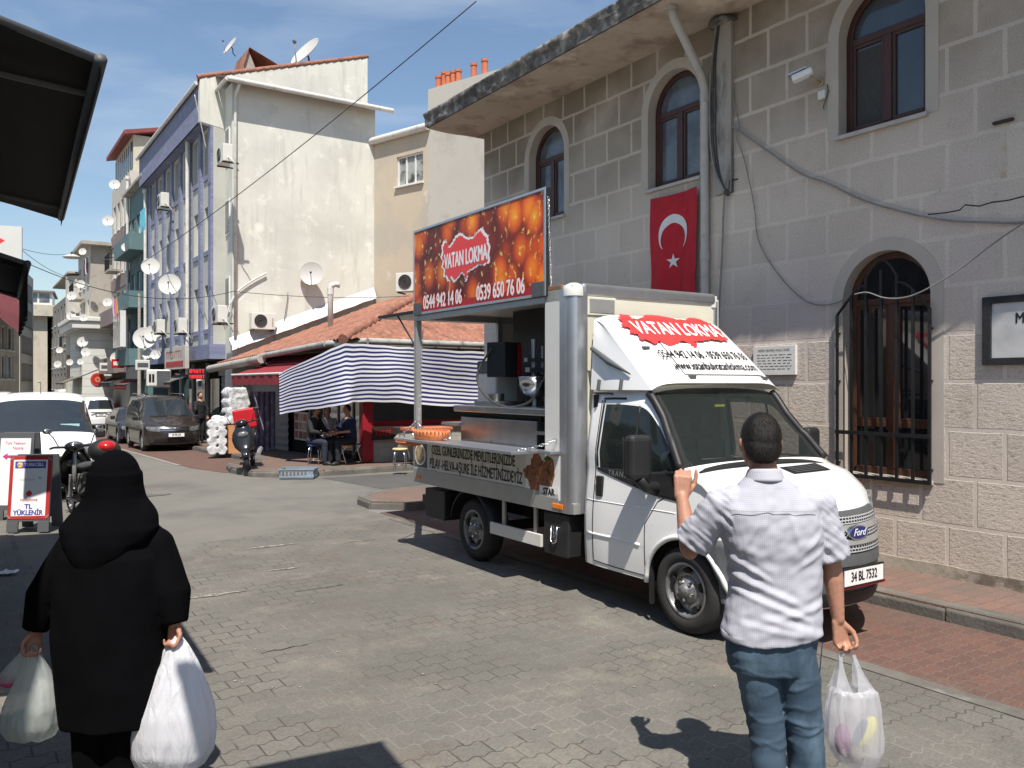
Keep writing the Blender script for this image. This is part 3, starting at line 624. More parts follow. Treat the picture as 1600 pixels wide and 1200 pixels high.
fp = thing('framed_plaque', 'large pale grey name board in a black frame at the right edge of the wall', 'name board', W(A0, pb-bw_/2, z0), TH)
mb = MB(); mb.box(-.02, 0, -bw_/2+.06, bw_/2-.06, .055, z1-z0-.055); mb.build('board', mat('grey board', (.50, .50, .49), .35, .06, 2, stain=((.38, .38, .38), 1.5, .5, .7)), fp)
mb = MB(); h = z1-z0
mb.box(-.045, 0, -bw_/2, -bw_/2+.075, 0, h); mb.box(-.045, 0, bw_/2-.075, bw_/2, 0, h); mb.box(-.043, 0, -bw_/2+.075, bw_/2-.075, 0, .062); mb.box(-.043, 0, -bw_/2+.075, bw_/2-.075, h-.062, h)
mb.build('frame', mat('black painted frame', (.018, .018, .02), .7, .4, 6, .6, 20), fp, bevel=.004)
bM = on_a(1588, 497, A0)[0]-(pb-bw_/2)
text_mesh('M', .13, M['black_print'], 'lettering', fp, FT(-.023, bM, h*.66), sx=.8, bold=.002, align='LEFT')
# Turkish flag
fb0, fz0 = on_a(1016, 312, A0-.08); fb1, fz1 = on_a(1089, 290, A0-.08)
fw = fb0-fb1; fh = 1.63
fg = thing('flag', 'red flag with white crescent and star hanging below the middle upper window', 'flag', W(A0-.08, (fb0+fb1)/2, (fz0+fz1)/2-fh), TH)
fx = lambda y, z: -.035*math.sin((y/fw+.5)*9+z*1.2)*(1.15-z/fh)-.03*noise.noise((y*4, z*1.5, 4))-.012*math.sin((y/fw)*23+z*3)*(1.1-z/fh)
mb = MB(); mb.grid(lambda u, v: (fx((u-.5)*fw, v*fh), (u-.5)*fw*(1-.03*math.sin(v*6)), v*fh-.02*math.sin(PI*u)*v), 24, 50)
mb.build('cloth', M['flag_red'], fg, fix=False)
def shape(name, pts, holes_band=None): pass
mb = MB(); cz = fh-.52; R = .245; n = 40
outer = [(R*math.sin(a), cz+R*math.cos(a)) for a in [(-2.45+4.9*k/n) for k in range(n+1)]]
r2 = R*.8; c2 = -.062
inner = []
a1 = math.atan2(outer[-1][0], outer[-1][1]-(cz+c2)); 
for k in range(n+1):
    a = -a1+2*a1*k/n; inner.append((r2*math.sin(a), cz+c2+r2*math.cos(a)))
f3 = lambda p, s: (fx(p[0], p[1])-(.006 if s == 0 else .003), p[0], p[1])
band(mb, inner, outer, f3); mb.build('crescent', M['flag_white'], fg)
mb = MB(); st = []
for k in range(10):
    a = PI*k/5; r = .1 if k % 2 == 0 else .039; st.append((r*math.sin(a), cz-.36+r*math.cos(a)))
ctr = (0, cz-.36)
for k in range(10): mb.add([f3(ctr, 0), f3(st[k], 0), f3(st[(k+1) % 10], 0)], [(0, 1, 2)])
mb.build('star', M['flag_white'], fg)
# cracks
mb = MB(); P = wallpath([(1450, 335), (1480, 332), (1500, 328), (1508, 320), (1530, 322), (1550, 316), (1575, 313), (1602, 306)], A0-.001)
c0 = P[0].copy(); mb.tube([p-c0 for p in P], .006, 4); o = mb.build('crack', M['black_print'], loc=c0); tag(o, kind='structure')
# ================= apartment blocks =================
_wc = {}
M['pvc'] = mat('white window frame', (.66, .66, .64), .4, .04, 6)
def window(parent, x, z, w_, h_, style='pvc', glass='glass_mid', split=1, y=.1, sill=True):
    key = (round(w_, 2), round(h_, 2), style, glass, split, sill)
    if key in _wc:
        f0 = _wc[key]; f = f0.copy(); C.objects.link(f); f.parent = parent; f.location = (x, y, z)
        for k in kids(f0): c = k.copy(); C.objects.link(c); c.parent = f
        return f
    t = .06; mb = MB()
    mb.box(0, w_, 0, .06, 0, t); mb.box(0, w_, 0, .06, h_-t, h_); mb.box(0, t, 0, .06, t, h_-t); mb.box(w_-t, w_, 0, .06, t, h_-t)
    for i in range(split): xx = w_*(i+1)/(split+1); mb.box(xx-t*.5, xx+t*.5, .002, .058, t, h_-t)
    if sill: mb.box(-.05, w_+.05, -.16, .06, -.06, -.002)
    f = mb.build('window', M[style], parent, loc=(x, y, z))
    g = MB(); g.quad((.02, .04, .02), (w_-.02, .04, .02), (w_-.02, .04, h_-.02), (.02, .04, h_-.02)); g.build('pane', M[glass], f)
    _wc[key] = f; return f
def block(name, label, a, b0, b1, z0, z1, D, wall, cols, rows, w_, h_, style='pvc', glasses=('glass_mid', 'glass_dark', 'glass_curtain'), split=1, side=None, sidewall=None,
          zf=3.2, zs=None, x_in=.9, rng=1, roof=None, group=None, cat='apartment building', RZ=None, origin=None, bands=None):
    """facade on plane a (facing the street), from b0 (near) to b1 (far); local x runs toward us"""
    L = b1-b0; o = thing(name, label, cat, origin if origin is not None else W(a, b1, z0), TH-PI/2 if RZ is None else RZ, group)
    rnd = random.Random(rng); Z = z1-z0; ops = []
    zs = zs or [zf+i*(Z-zf)/rows for i in range(rows)]
    sp = (L-2*x_in)/cols
    for r in zs:
        for c in range(cols): x = x_in+sp*(c+.5)-w_/2; ops.append((x, x+w_, r, r+h_))
    mb = MB(); wall_rects(mb, 0, L, -1.5, Z, ops, .1, 0)
    sops = side or []
    sb = MB(); wall_rects(sb, 0, D, -1.5, Z, [q[:4] for q in sops], .1, 0)
    for p in sb.v: pass
    n0 = len(mb.v); mb.add([(L-p[1], p[0], p[2]) for p in sb.v], sb.f, 1 if sidewall else 0)
    mb.quad((0, 0, -1.5), (0, D, -1.5), (0, D, Z), (0, 0, Z)); mb.quad((0, D, -1.5), (L, D, -1.5), (L, D, Z), (0, D, Z)); mb.quad((0, 0, Z), (L, 0, Z), (L, D, Z), (0, D, Z))
    mb.build('wall', [M[wall], M[sidewall or wall]], o, fix=False)
    for q in ops: window(o, q[0], q[2], w_, h_, style, rnd.choice(glasses), split)
    for q in sops:
        f = window(o, 0, 0, q[1]-q[0], q[3]-q[2], style, rnd.choice(glasses), 1); f.location = (L-.1, q[0], q[2]); f.rotation_euler = (0, 0, PI/2)
    if bands:
        for (bz, bh, bp, bm_) in bands:
            mb = MB(); mb.box(-.01, L+bp, -bp, 0, bz, bz+bh); mb.box(L+.003, L+bp, 0, D, bz, bz+bh); mb.build('cornice', M[bm_], o, bevel=.02)
    if roof:
        ov, th, rm = roof; mb = MB(); mb.box(-.1, L+ov, -ov, D, Z+.003, Z+th); mb.build('roof', M[rm], o, bevel=.01)
    return o
RN = TH-PI/2
# ---- blue tiled building ----
M['blue_tile'] = brickmat('blue mosaic tile', (.15, .165, .26), (.215, .235, .33), (.19, .20, .28), .06, .06, .004, axes='xz', bump=.2, stains=[((.30, .32, .42), 2, .5, .7, .5)])
M['teal'] = mat('teal painted wall', (.10, .17, .18), .8, .1, 1, stain=((.2, .25, .25), 1.5, .55, .75))
M['brown_render'] = mat('mauve brown render', (.21, .17, .16), .85, .08, 1, stain=((.3, .27, .25), 1.2, .55, .75))
M['dark_render'] = mat('weathered dark render', (.18, .17, .155), .9, .1, 1, stain=((.28, .26, .23), 1.2, .5, .7))
M['cream_render'] = mat('cream render', (.48, .44, .36), .85, .08, .9, stain=((.33, .3, .25), 1.2, .52, .72))
bl = thing('apartment_building', 'four storey building with blue mosaic pilasters and grey green panels', 'apartment building', W(7.09, 40.2, -.45), RN)
L = 40.2-29.0; Z = 12.0; D = 5.6
def lb(b): return 40.2-b
mb = MB(); NB = 7; pw = L/NB; ops = []
FL = [4.2, 6.9, 9.5]
for c in range(NB):
    for z in FL: ops.append((c*pw+.42, c*pw+pw-.42, z+.1, z+1.62))
wall_rects(mb, 0, L, 3.3, Z, ops, .16, 0)
sops = [(.62+.0, .96, z, z+1.3) for z in ()]
mb.quad((L, 0, 3.3), (L, D, 3.3), (L, D, Z+.9), (L, 0, Z+.9)); mb.quad((0, 0, 3.3), (0, D, 3.3), (0, D, Z), (0, 0, Z)); mb.quad((0, 0, 3.3), (L, 0, 3.3), (L, D, 3.3), (0, D, 3.3))
mb.build('wall', M['olive_render'], bl, fix=False)
for i, q in enumerate(ops): window(bl, q[0], q[2], q[1]-q[0], q[3]-q[2], 'pvc', ['glass_mid', 'glass_curtain', 'glass_dark'][i % 3], 1, y=.12)
for c in range(NB+1):
    mb = MB(); x = min(max(c*pw-.17, 0.0), L-.34); mb.box(x, x+.34, -.09, .0, 3.75, 11.25); mb.build('pilaster', M['blue_tile'], bl)
for c in range(NB):
    for z in FL:
        mb = MB(); mb.box(c*pw+.40, c*pw+pw-.40, -.05, .0, z-.07, z+.09); mb.build('sill', M['blue_tile'], bl)
mb = MB(); mb.box(-.05, L+.06, -.14, 0, 3.25, 3.75); mb.box(L+.003, L+.06, 0, .95, 3.25, 3.75); mb.build('lower_band', M['blue_tile'], bl)
mb = MB(); mb.box(-.3, L+.0, -.40, 0, 11.25, 11.31); mb.box(-.3, L+.0, -.42, -.36, 11.25, 12.55); mb.box(-.3, -.24, -.36, 0, 11.31, 12.5); mb.build('overhang', M['blue_tile'], bl)
mb = MB(); mb.quad((-.3, -.50, 12.52), (L, -.50, 12.52), (L, D, 14.5), (-.3, D, 14.5)); mb.quad((-.3, -.50, 12.60), (L, -.50, 12.60), (L, D, 14.6), (-.3, D, 14.6)); mb.quad((-.3, -.50, 12.52), (L, -.50, 12.52), (L, -.50, 12.60), (-.3, -.50, 12.60)); mb.build('roof', M['roof_tile'], bl)
mb = MB(); mb.cyl((-.3, -.52, 12.5), (L-.1, -.52, 12.5), .07, n=8); mb.build('gutter', M['pipe_white'], bl)
gb = MB(); gb.add([(L+.01, -.44, 11.2), (L+.01, .2, 11.1), (L+.01, D, 9.9), (L+.01, D, 14.65), (L+.01, -.44, 12.65), (L-.2, -.44, 11.2), (L-.2, -.44, 12.65), (L-.2, D, 9.9), (L-.2, D, 14.65)], [(0, 1, 2, 3, 4), (0, 4, 6, 5), (4, 3, 8, 6), (2, 7, 8, 3), (5, 0, 1, 2, 7)])
gb.build('gable_wall', M['white_render'], bl)
mb = MB(); n = 22
for i in range(n):
    t0 = i/n; y0 = -.5+(D+.5)*t0; y1 = y0+(D+.5)/n+.03; z = 12.65+2.0*t0; z2 = 12.65+2.0*(i+1)/n
    mb.cyl((L-.04, y0, z+.02), (L-.04, y1, z2+.05), .095, .08, 8)
mb.build('edge_tiles', M['roof_tile'], bl)
# ground floor of the blue building
mb = MB(); mb.box(0, L, .85, 5, -1, 3.3, 0); mb.build('shopfront', M['dark_void'], bl)
for i, (x0, x1) in enumerate([(.3, 2.1), (2.6, 4.4), (4.9, 6.6), (7.2, 8.8), (9.4, 10.9)]):
    if i in (4,): continue
    mb = MB(); mb.box(x0, x1, .80, .83, .4, 2.6); mb.build('shop_window', M['glass_dark'], bl)
    mb = MB(); mb.box(x0-.12, x0, .72, .84, 0, 3.2); mb.build('shop_post', M['grey_render'], bl)
mb = MB(); mb.grid(lambda u, v: (L-.1-1.9*u, .78+.012*math.sin(v*90), -.2+2.9*v), 1, 120); mb.build('roller_shutter', M['shutter'], bl)
mb = MB(); mb.box(L-2.1, L-.05, .70, .84, 2.7, 3.2); mb.build('shutter_box', M['grey_render'], bl)
# dormer on the roof
mb = MB(); x, y = L-1.1, 1.05
mb.add([(x-1.6, y, 12.6), (x-1.6, y+1.2, 12.6), (x-1.6, y+.45, 14.35), (x, y, 12.6), (x, y+1.2, 12.6), (x, y+.45, 14.35)], [(0, 1, 2), (3, 5, 4)], 0)
mb.add([(x+.1, y-.08, 12.5), (x+.1, y+.45, 14.45), (x+.1, y+2.6, 13.6), (x-1.6, y-.08, 12.5), (x-1.6, y+.45, 14.45), (x-1.6, y+2.6, 13.6)], [(0, 1, 4, 3), (1, 2, 5, 4)], 1)
mb.build('dormer', [M['concrete'], M['roof_tile']], bl)
# ---- white block with blank wall ----
wb = thing('apartment_building', 'tall block with a blank whitewashed wall facing us, rising over the tiled shop roof', 'apartment building', W(7.48, 28.1, -.25), TH)
mb = MB()
wops = [(-.55, -.2, z, z+1.15) for z in (4.6, 7.2, 9.6)]
mb.add([(0, 0, -1), (5.12, 0, -1), (5.12, 0, 12.2), (0, 0, 12.2), (0, .9, -1), (5.12, 6, -1), (5.12, 6, 12.2), (0, .9, 12.2)], [(0, 1, 2, 3), (0, 3, 7, 4), (1, 5, 6, 2), (3, 2, 6, 7)])
mb.build('wall', M['white_render'], wb, fix=False)
for z in (4.6, 7.2, 9.6):
    mb = MB(); mb.box(-.04, -.002, .25, .75, z, z+1.2); f = mb.build('window', M['pvc'], wb); g = MB(); g.box(-.046, -.041, .3, .7, z+.06, z+1.14); g.build('pane', M['glass_mid'], f)
mb = MB(); mb.add([(-.32, -.48, 12.22), (5.55, -.48, 12.22), (5.55, 1.2, 12.75), (-.32, 1.2, 12.75), (-.32, -.48, 12.15), (5.55, -.48, 12.15), (5.55, 1.2, 12.68), (-.32, 1.2, 12.68)], [(0, 1, 2, 3), (7, 6, 5, 4), (0, 4, 5, 1), (0, 3, 7, 4), (1, 5, 6, 2)])
mb.build('roof', mat('corrugated sheet', (.13, .09, .08), .8, .3, 6), wb, fix=False)
mb = MB(); mb.cyl((-.30, -.50, 12.12), (5.6, -.50, 12.12), .085, n=10); mb.cyl((-.3, -.5, 12.12), (-.3, .9, 12.12), .06, n=8); mb.build('gutter', M['pipe_white'], wb)
mb = MB(); mb.tube([(.12, -.45, 12.05), (.1, -.1, 11.8), (.08, -.08, 11.5), (.08, -.08, 3.4)], .055, 8); mb.build('downpipe', M['pipe_white'], wb)
mb = MB(); mb.box(5.0, 5.45, .3, 1.5, 3.6, 6.4); mb.build('dark_recess', M['dark_render'], wb)
# lead flashing where the shop roof meets the wall
fl_ = MB()
fl_.grid(lambda u, v: (-.1+5.15*u, -.02-.28*v, 3.38+2.02*u+.33*(1-v)+.03*noise.noise((u*14, v*2, 0))-.08*v), 30, 4)
fl_.build('flashing', mat('lead flashing', (.40, .41, .42), .45, .2, 4, metal=.2, stain=((.2, .19, .17), 3, .55, .7)), wb)
# ---- beige house behind ----
e = Vector((-.776, .631, 0)); P0 = Vector((-.033*27, 27, -.3)); rzb = math.atan2(-.631, .776)
bh = thing('apartment_building', 'beige rendered house with one white window and a chimney wall of clay pots', 'apartment building', P0+e*8.6, rzb)
def bx(u): t = (u-800)/1300; s = (t*27-P0.x)/(e.x-t*e.y); return 8.6-s
x0 = bx(566); xc = bx(669); x1 = bx(760)
wx0, wx1 = bx(620), bx(661)
def bz(u, v): t = (u-800)/1300; s = 8.6-bx(u); Y = 27+e.y*s; return H-(v-600)/1300*Y+.3
mb = MB(); z0w, z1w = bz(640, 288), bz(640, 241); zt = (bz(575, 232)+bz(665, 197))/2
wall_rects(mb, x0-1, xc, -1, zt, [(wx0, wx1, z0w, z1w)], .12, 0)
zp = bz(690, 134)
wall_rects(mb, xc, x1+1.5, -1, zt+.1, [], .1, 1)
mb.quad((x0-1, .1, zt), (xc, .1, zt), (xc, 4, zt), (x0-1, 4, zt)); mb.quad((xc, 0, -1), (xc, 5, -1), (xc, 5, zt), (xc, 0, zt), 1)
mb.quad((x0-1, 0, -1), (x0-1, 5, -1), (x0-1, 5, zt), (x0-1, 0, zt), 0); mb.quad((x1+1.5, 0, -1), (x1+1.5, 5, -1), (x1+1.5, 5, zt), (x1+1.5, 0, zt), 1)
mb.build('wall', [M['beige_render'], M['grey_render']], bh, fix=False)
mb = MB(); zq = bz(757, 116); mb.add([(xc, 0, zt+.1), (x1+1.5, 0, zt+.1), (x1+1.5, 0, zq), (xc+.9, 0, bz(669, 140)), (xc, 0, bz(669, 140)),
      (xc, .45, zt+.1), (x1+1.5, .45, zt+.1), (x1+1.5, .45, zq), (xc+.9, .45, bz(669, 140)), (xc, .45, bz(669, 140))], [(0, 1, 2, 3, 4), (9, 8, 7, 6, 5), (4, 3, 8, 9), (3, 2, 7, 8), (0, 4, 9, 5), (1, 6, 7, 2)])
mb.build('chimney_wall', M['grey_render'], bh)
M['claypot'] = mat('clay chimney pot', (.50, .15, .075), .8, .15, 6)
for u, hh in ((679, .52), (688, .6), (694, .52), (702, .55), (710, .55), (734, .62), (751, .66)):
    x = bx(u); mb = MB(); zb = bz(u, 140-(u-669)*.26); mb.cyl((x, .2, zb-.15), (x, .2, zb+hh-.1), .105, .1, 12); mb.cyl((x, .2, zb+hh-.14), (x, .2, zb+hh-.06), .12, n=12); mb.build('chimney_pot', M['claypot'], bh)
mb = MB(); mb.cyl((x0-.2, -.12, zt+.05), (xc+.1, -.12, zt+.05), .13, n=10); mb.build('gutter', M['pipe_white'], bh)
window(bh, wx0, z0w, wx1-wx0, z1w-z0w, 'pvc', 'glass_curtain', 2, y=.06)
# ---- further right-hand row ----
tl = block('apartment_building', 'narrow teal building with balconies and white enclosed bays', 7.0, 40.3, 45.0, -.5, 11.2, 5, 'teal', 3, 3, 1.0, 1.5, 'pvc', x_in=.2, zf=3.6, rng=4, roof=(.35, .15, 'concrete'))
for z in (3.3, 5.9, 8.5):
    mb = MB(); mb.box(.1, 4.5, -.75, 0, z, z+.12); mb.box(.1, 4.5, -.75, -.70, z+.12, z+.75); mb.box(4.42, 4.5, -.7, 0, z+.12, z+.75); mb.box(.1, .18, -.7, 0, z+.12, z+.75); mb.build('balcony', M['teal'], tl)
mb = MB(); mb.box(1.6, 3.7, -1.0, -.76, 4.15, 5.8); f = mb.build('bay_window', M['pvc'], tl)
for x in (1.7, 2.4, 3.1): mb = MB(); mb.box(x, x+.55, -1.012, -1.002, 4.25, 5.7); mb.build('pane', M['glass_mid'], f)
br_ = block('apartment_building', 'tall mauve and grey building with rooftop glazed room under a red edge', 7.0, 45.1, 51.0, -.6, 12.6, 5, 'grey_render', 4, 4, .85, 1.45, 'pvc', x_in=.3, zf=3.5, rng=5, bands=None)
for r, z in enumerate([3.5+i*(13.2-3.5)/4-.75 for i in range(4)]):
    mb = MB(); mb.box(.05, 5.85, -.06, 0, z, z+.62); mb.build('spandrel', M['brown_render'], br_)
mb = MB(); mb.box(0, 5.6, .2, 3.5, 13.2, 15.1); f = mb.build('roof_room', mat('corrugated cream sheet', (.5, .45, .36), .7, .1, 5), br_)
mb = MB(); mb.box(.1, 5.5, .17, .195, 13.5, 14.8); mb.build('glazing', M['glass_blue'], f)
mb = MB(); mb.add([(-.3, -.25, 15.0), (5.9, -.25, 15.0), (5.9, 3.6, 15.9), (-.3, 3.6, 15.9), (-.3, -.25, 15.2), (5.9, -.25, 15.2), (5.9, 3.6, 16.1), (-.3, 3.6, 16.1)], [(0, 1, 2, 3), (4, 5, 6, 7), (0, 1, 5, 4), (1, 2, 6, 5), (0, 3, 7, 4)]); mb.build('roof', mat('red sheet roof', (.2, .05, .045), .7, .2, 4), br_)
for k in range(8): mb = MB(); mb.box(.2+k*.66, .26+k*.66, .14, .17, 13.45, 14.85); mb.build('glazing_bar', M['pvc'], f)
for z in (3.1, 5.6):
    mb = MB(); mb.box(.3, 5.6, -.7, 0, z, z+.1); mb.box(.3, 5.6, -.7, -.65, z+.1, z+.8); mb.box(5.53, 5.6, -.65, 0, z+.1, z+.8); mb.build('balcony', M['brown_render'], br_)
wh = block('apartment_building', 'white block with bare concrete side and a white moulded cornice beneath', 5.95, 51.2, 57.0, -.7, 9.6, 4, 'grey_render', 3, 3, .8, 1.3, 'pvc', x_in=.2, zf=4.0, rng=6, sidewall='concrete', roof=(.5, .2, 'concrete'))
mb = MB(); mb.box(-.1, 6.75, -1.0, 1.9, 5.65, 6.05); mb.box(-.1, 6.85, -1.1, 2.0, 6.05, 6.3); mb.build('cornice', M['panel_white'], wh, bevel=.04)
mb = MB(); mb.box(.0, 6.2, -.45, 1.6, 1.4, 5.65); mb.build('white_bay', brickmat('white siding', (.60, .60, .56), (.57, .57, .53), (.3, .3, .28), 40, .42, .012, axes='xz', bump=.3), wh, bevel=.03)
mb = MB(); mb.cyl((6.21, .3, 2.9), (6.24, .3, 2.9), .36, n=20); f = mb.build('round_sign', M['deep_red'], wh); mb = MB(); mb.lathe([(.29, 0), (.31, 0)], (6.245, .3, 2.9), (1, 0, 0), 20); mb.lathe([(.05, 0), (.16, 0)], (6.246, .3, 2.9), (1, 0, 0), 12); mb.build('ring', M['claypot'], f)
cv = block('apartment_building', 'narrow cream building with a varnished wood balcony box beyond the white block', 6.2, 57.2, 66, -.9, 8.6, 5, 'cream_render', 3, 3, .8, 1.3, 'pvc', x_in=.5, zf=3.7, rng=7, side=[(.7, 1.5, 6.2, 7.3)], roof=(.9, .12, 'concrete'))
mb = MB(); mb.lathe([(1.1, 1.9), (1.25, 2.1), (1.25, 3.0), (1.2, 3.02)], (8.6, .35, .0), (0, 0, 1), 18, sm=False); mb.build('bow_balcony', M['cream_render'], cv)
mb = MB(); mb.lathe([(1.18, 3.0), (1.18, 4.6)], (8.6, .35, .0), (0, 0, 1), 12, sm=False); mb.build('wood_balcony_box', M['orangeframe'], cv)
mb = MB(); mb.lathe([(1.22, 4.6), (1.25, 4.7), (1.25, 5.7), (1.2, 5.72)], (8.6, .35, .0), (0, 0, 1), 18, sm=False); mb.build('bow_parapet', M['cream_render'], cv)
mb = MB(); mb.lathe([(1.15, 5.7), (1.15, 7.1)], (8.6, .35, .0), (0, 0, 1), 12, sm=False); mb.build('bow_glazing', M['glass_curtain'], cv)
mb = MB(); mb.lathe([(1.2, 7.1), (1.25, 7.15), (1.25, 9.4), (0, 9.45)], (8.6, .35, .0), (0, 0, 1), 18, sm=False); mb.build('bow_top', M['grey_render'], cv)
dk = block('apartment_building', 'dark weathered row of flats at the far end of the street', 6.8, 70, 92, -1.1, 8.8, 6, 'dark_render', 8, 4, .9, 1.3, 'pvc', ('glass_mid', 'glass_dark'), x_in=.3, zf=2.6, rng=8)
# far left side of the street: rotated blocks
def yblock(name, label, pxl, Yl, pxr, Yr, z1, D, wall, cols, rows, w_=1.0, h_=1.4, **k):
    """facade from the near-left point (pixel pxl at depth Yl) to the far-right point"""
    A_ = Vector(((pxl-800)/1300*Yl, Yl, 0)); B_ = Vector(((pxr-800)/1300*Yr, Yr, 0)); d = B_-A_; L_2 = d.length
    return block(name, label, 0, 0, L_2, -1.2, z1, D, wall, cols, rows, w_, h_, RZ=math.atan2(d.y, d.x), origin=(A_.x, A_.y, -1.2), **k)
yblock('apartment_building', 'low grey building with a pink tarpaulin at the left edge', -70, 36, 30, 44, 6.6, 6, 'cream_render', 7, 3, 1.1, 1.2, rng=11, zf=3.4, glasses=('glass_mid', 'glass_dark'))
yblock('apartment_building', 'grey apartment house with reddish windows behind the pink tarpaulin', 31, 56, 52, 63, 9.9, 6, 'grey_render', 6, 4, 1.1, 1.2, rng=12, zf=3.4, style='brownframe', glasses=('glass_mid', 'glass_dark'))
fa = yblock('apartment_building', 'far beige block with blank end wall and glazed top floor across the bend', 47, 74, 74, 74.6, 8.8, 8, 'cream_render', 1, 1, .01, .01, rng=13, zf=3.4)
Lf = (Vector(((47-800)/1300*74, 74))-Vector(((74-800)/1300*74.6, 74.6))).length
mb = MB(); mb.box(-.5, Lf+.6, -.7, 6, 9.2, 10.2); mb.build('top_parapet', M['cream_render'], fa); mb = MB(); mb.box(-.3, Lf+.4, -.5, 5, 10.2, 11.3); f = mb.build('roof_room', M['pvc'], fa)
mb = MB(); mb.box(-.1, .5*Lf-.1, -.52, -.505, 10.4, 11.2); mb.box(.55*Lf, Lf+.2, -.52, -.505, 10.4, 11.2); mb.build('pane', M['glass_mid'], f)
mb = MB(); mb.box(-.5, Lf+.6, -.8, 6, 11.3, 11.45); mb.build('roof', M['brown_render'], fa)
# pink tarpaulin on the left building
p = on_y(20, 455, 40); tp = thing('tarpaulin', 'pink tarpaulin sloping over the roof of the low left building', 'tarpaulin', p)
mb = MB(); q = lambda u, v, Y: on_y(u, v, Y)-p
mb.grid(lambda s, t: q(-30, 425, 38).lerp(q(31, 470, 44), s).lerp(q(-30, 470, 36).lerp(q(31, 522, 42), s), t)+Vector((0, 0, .12*noise.noise((s*5, t*5, 0)))), 12, 8); mb.build('cloth', mat('pink tarpaulin', (.50, .14, .15), .8, .1, 2), tp, fix=False)
# left row of shops near us: low, mostly out of frame
ls = thing('shop_building', 'low dark shop building along the left pavement carrying the black awnings', 'shop', (-2.75, 1.6, 0), math.atan2(.86, -.51))
mb = MB(); mb.box(-9, 16, 0, 6, -.2, 3.5); mb.build('wall', M['cream_render'], ls)
for i in range(5):
    mb = MB(); mb.box(-3+i*3.4, -3+i*3.4+2.6, -.03, -.005, .3, 2.4); f = mb.build('shop_window', M['glass_dark'], ls)
l2 = thing('shop_building', 'taller grey shop house further along the left pavement, beside the parked white van', 'shop', (-2.75-.51*17, 1.6+.86*17, 0), math.atan2(.86, -.51))
mb = MB(); mb.box(0, 17, .9, 8, -.4, 4.2); mb.build('wall', M['grey_render'], l2)

def rdrain(a, b, z1, label):
    t = thing('downpipe', label, 'drain pipe', W(a, b, gz(b)), 0); mb = MB(); mb.cyl((0, 0, 2.6), (0, 0, z1), .07, n=8); mb.build('pipe', M['pipe_white'], t); mb = MB(); mb.cyl((0, 0, z1-.1), (0, 0, z1+.05), .12, n=8); mb.build('hopper', M['pipe_white'], t)
rdrain(6.88, 31.9, 11.4, 'white drain pipe on the blue facade near its corner')
rdrain(6.88, 40.25, 11.0, 'white drain pipe between the blue and teal buildings')
rdrain(6.88, 45.05, 12.6, 'white drain pipe between the teal and mauve buildings')
# ================= tiled corner shop =================
shop = thing('shop', 'single storey corner shop with clay tile hip roof and red column', 'shop', W(7.87, 18.06, 0), TH)
O = (7.87, 18.06)
def sl(a, b, z): return (a-O[0], b-O[1], z)
def tiles(name, fn, nu, nv, waves, courses, parent, m):
    """fn(u,v)->(point, normal-up amount); wave across u, stepped courses along v"""
    mb = MB(); 
    def f(u, v):
        p = Vector(fn(u, v)); w_ = .045*abs(math.sin(PI*u*waves)); c = v*courses; s = (1-(c-math.floor(c)))*.035
        jit = .012*noise.noise((u*waves*.9, math.floor(c)*1.3, 2))
        return p+Vector((0, 0, w_+s+jit))
    mb.grid(f, nu, nv, 0, True); return mb.build(name, m, parent, fix=False)
sl_ = .40
def eave_z(b): return 2.90-.030*(b-17.2)
def roofA(u, v):        # street side, v: 0 eave -> 1 top, u along b
    b = 17.2+10.85*u; s = 5.6*v
    a_e = 6.95; lim = min(s, max(0, (b-17.2)) if b-17.2 < 5.6 else 5.6)
    s2 = 5.6*v if b-17.2 >= 5.6 else (b-17.2)*v
    return sl(a_e+s2, b, eave_z(b)+sl_*s2)
def roofB(u, v):
    a = 6.95+11*u; s2 = 5.6*v if a-6.95 >= 5.6 else (a-6.95)*v
    return sl(a, 17.2+s2, 2.90+sl_*s2*.985)
tiles('roof', roofA, 420, 48, 52, 16, shop, M['roof_tile'])
tiles('roof_slope', roofB, 420, 48, 52, 16, shop, M['roof_tile'])
mb = MB()
for i in range(14):
    t = i/14*5.3; p = Vector(sl(6.95+t, 17.2+t, 2.93+sl_*t)); t2 = t+.44; q = Vector(sl(6.95+t2, 17.2+t2, 2.93+sl_*t2+.03)); mb.cyl(p, q, .12, .10, 8)
mb.build('hip_tiles', M['roof_tile'], shop)
mb = MB(); mb.box(*[sl(6.97, 17.22, 0)[0], sl(17.9, 0, 0)[0]], sl(0, 17.25, 0)[1], sl(0, 22.9, 0)[1], 2.80, 2.86); mb.box(sl(6.97, 0, 0)[0], sl(12.5, 0, 0)[0], sl(0, 22.9, 0)[1], sl(0, 28, 0)[1], 2.50, 2.54); mb.build('ceiling', M['dark_render'], shop)
def half_gutter(mb, pts, r=.075):
    pts = [Vector(p) for p in pts]
    for i in range(len(pts)-1): mb.cyl(pts[i], pts[i+1], r, n=10)
mb = MB(); half_gutter(mb, [sl(6.88, 23.0, 2.71), sl(6.88, 18.0, 2.86), sl(7.5, 17.12, 2.90), sl(17.9, 17.12, 2.86)]); f = mb.build('gutter', M['gutter'], shop)
for i in range(16): mb = MB(); x = sl(8+i*.62, 0, 0)[0]; mb.cyl((x-.015, sl(0, 17.12, 0)[1], 2.90), (x+.015, sl(0, 17.12, 0)[1], 2.90), .084, n=10); mb.build('gutter_clip', M['gutter'], f)
mb = MB(); half_gutter(mb, [sl(6.80, 28.3, 2.44), sl(6.80, 22.6, 2.63)], .12); mb.build('old_gutter', M['concrete'], shop)
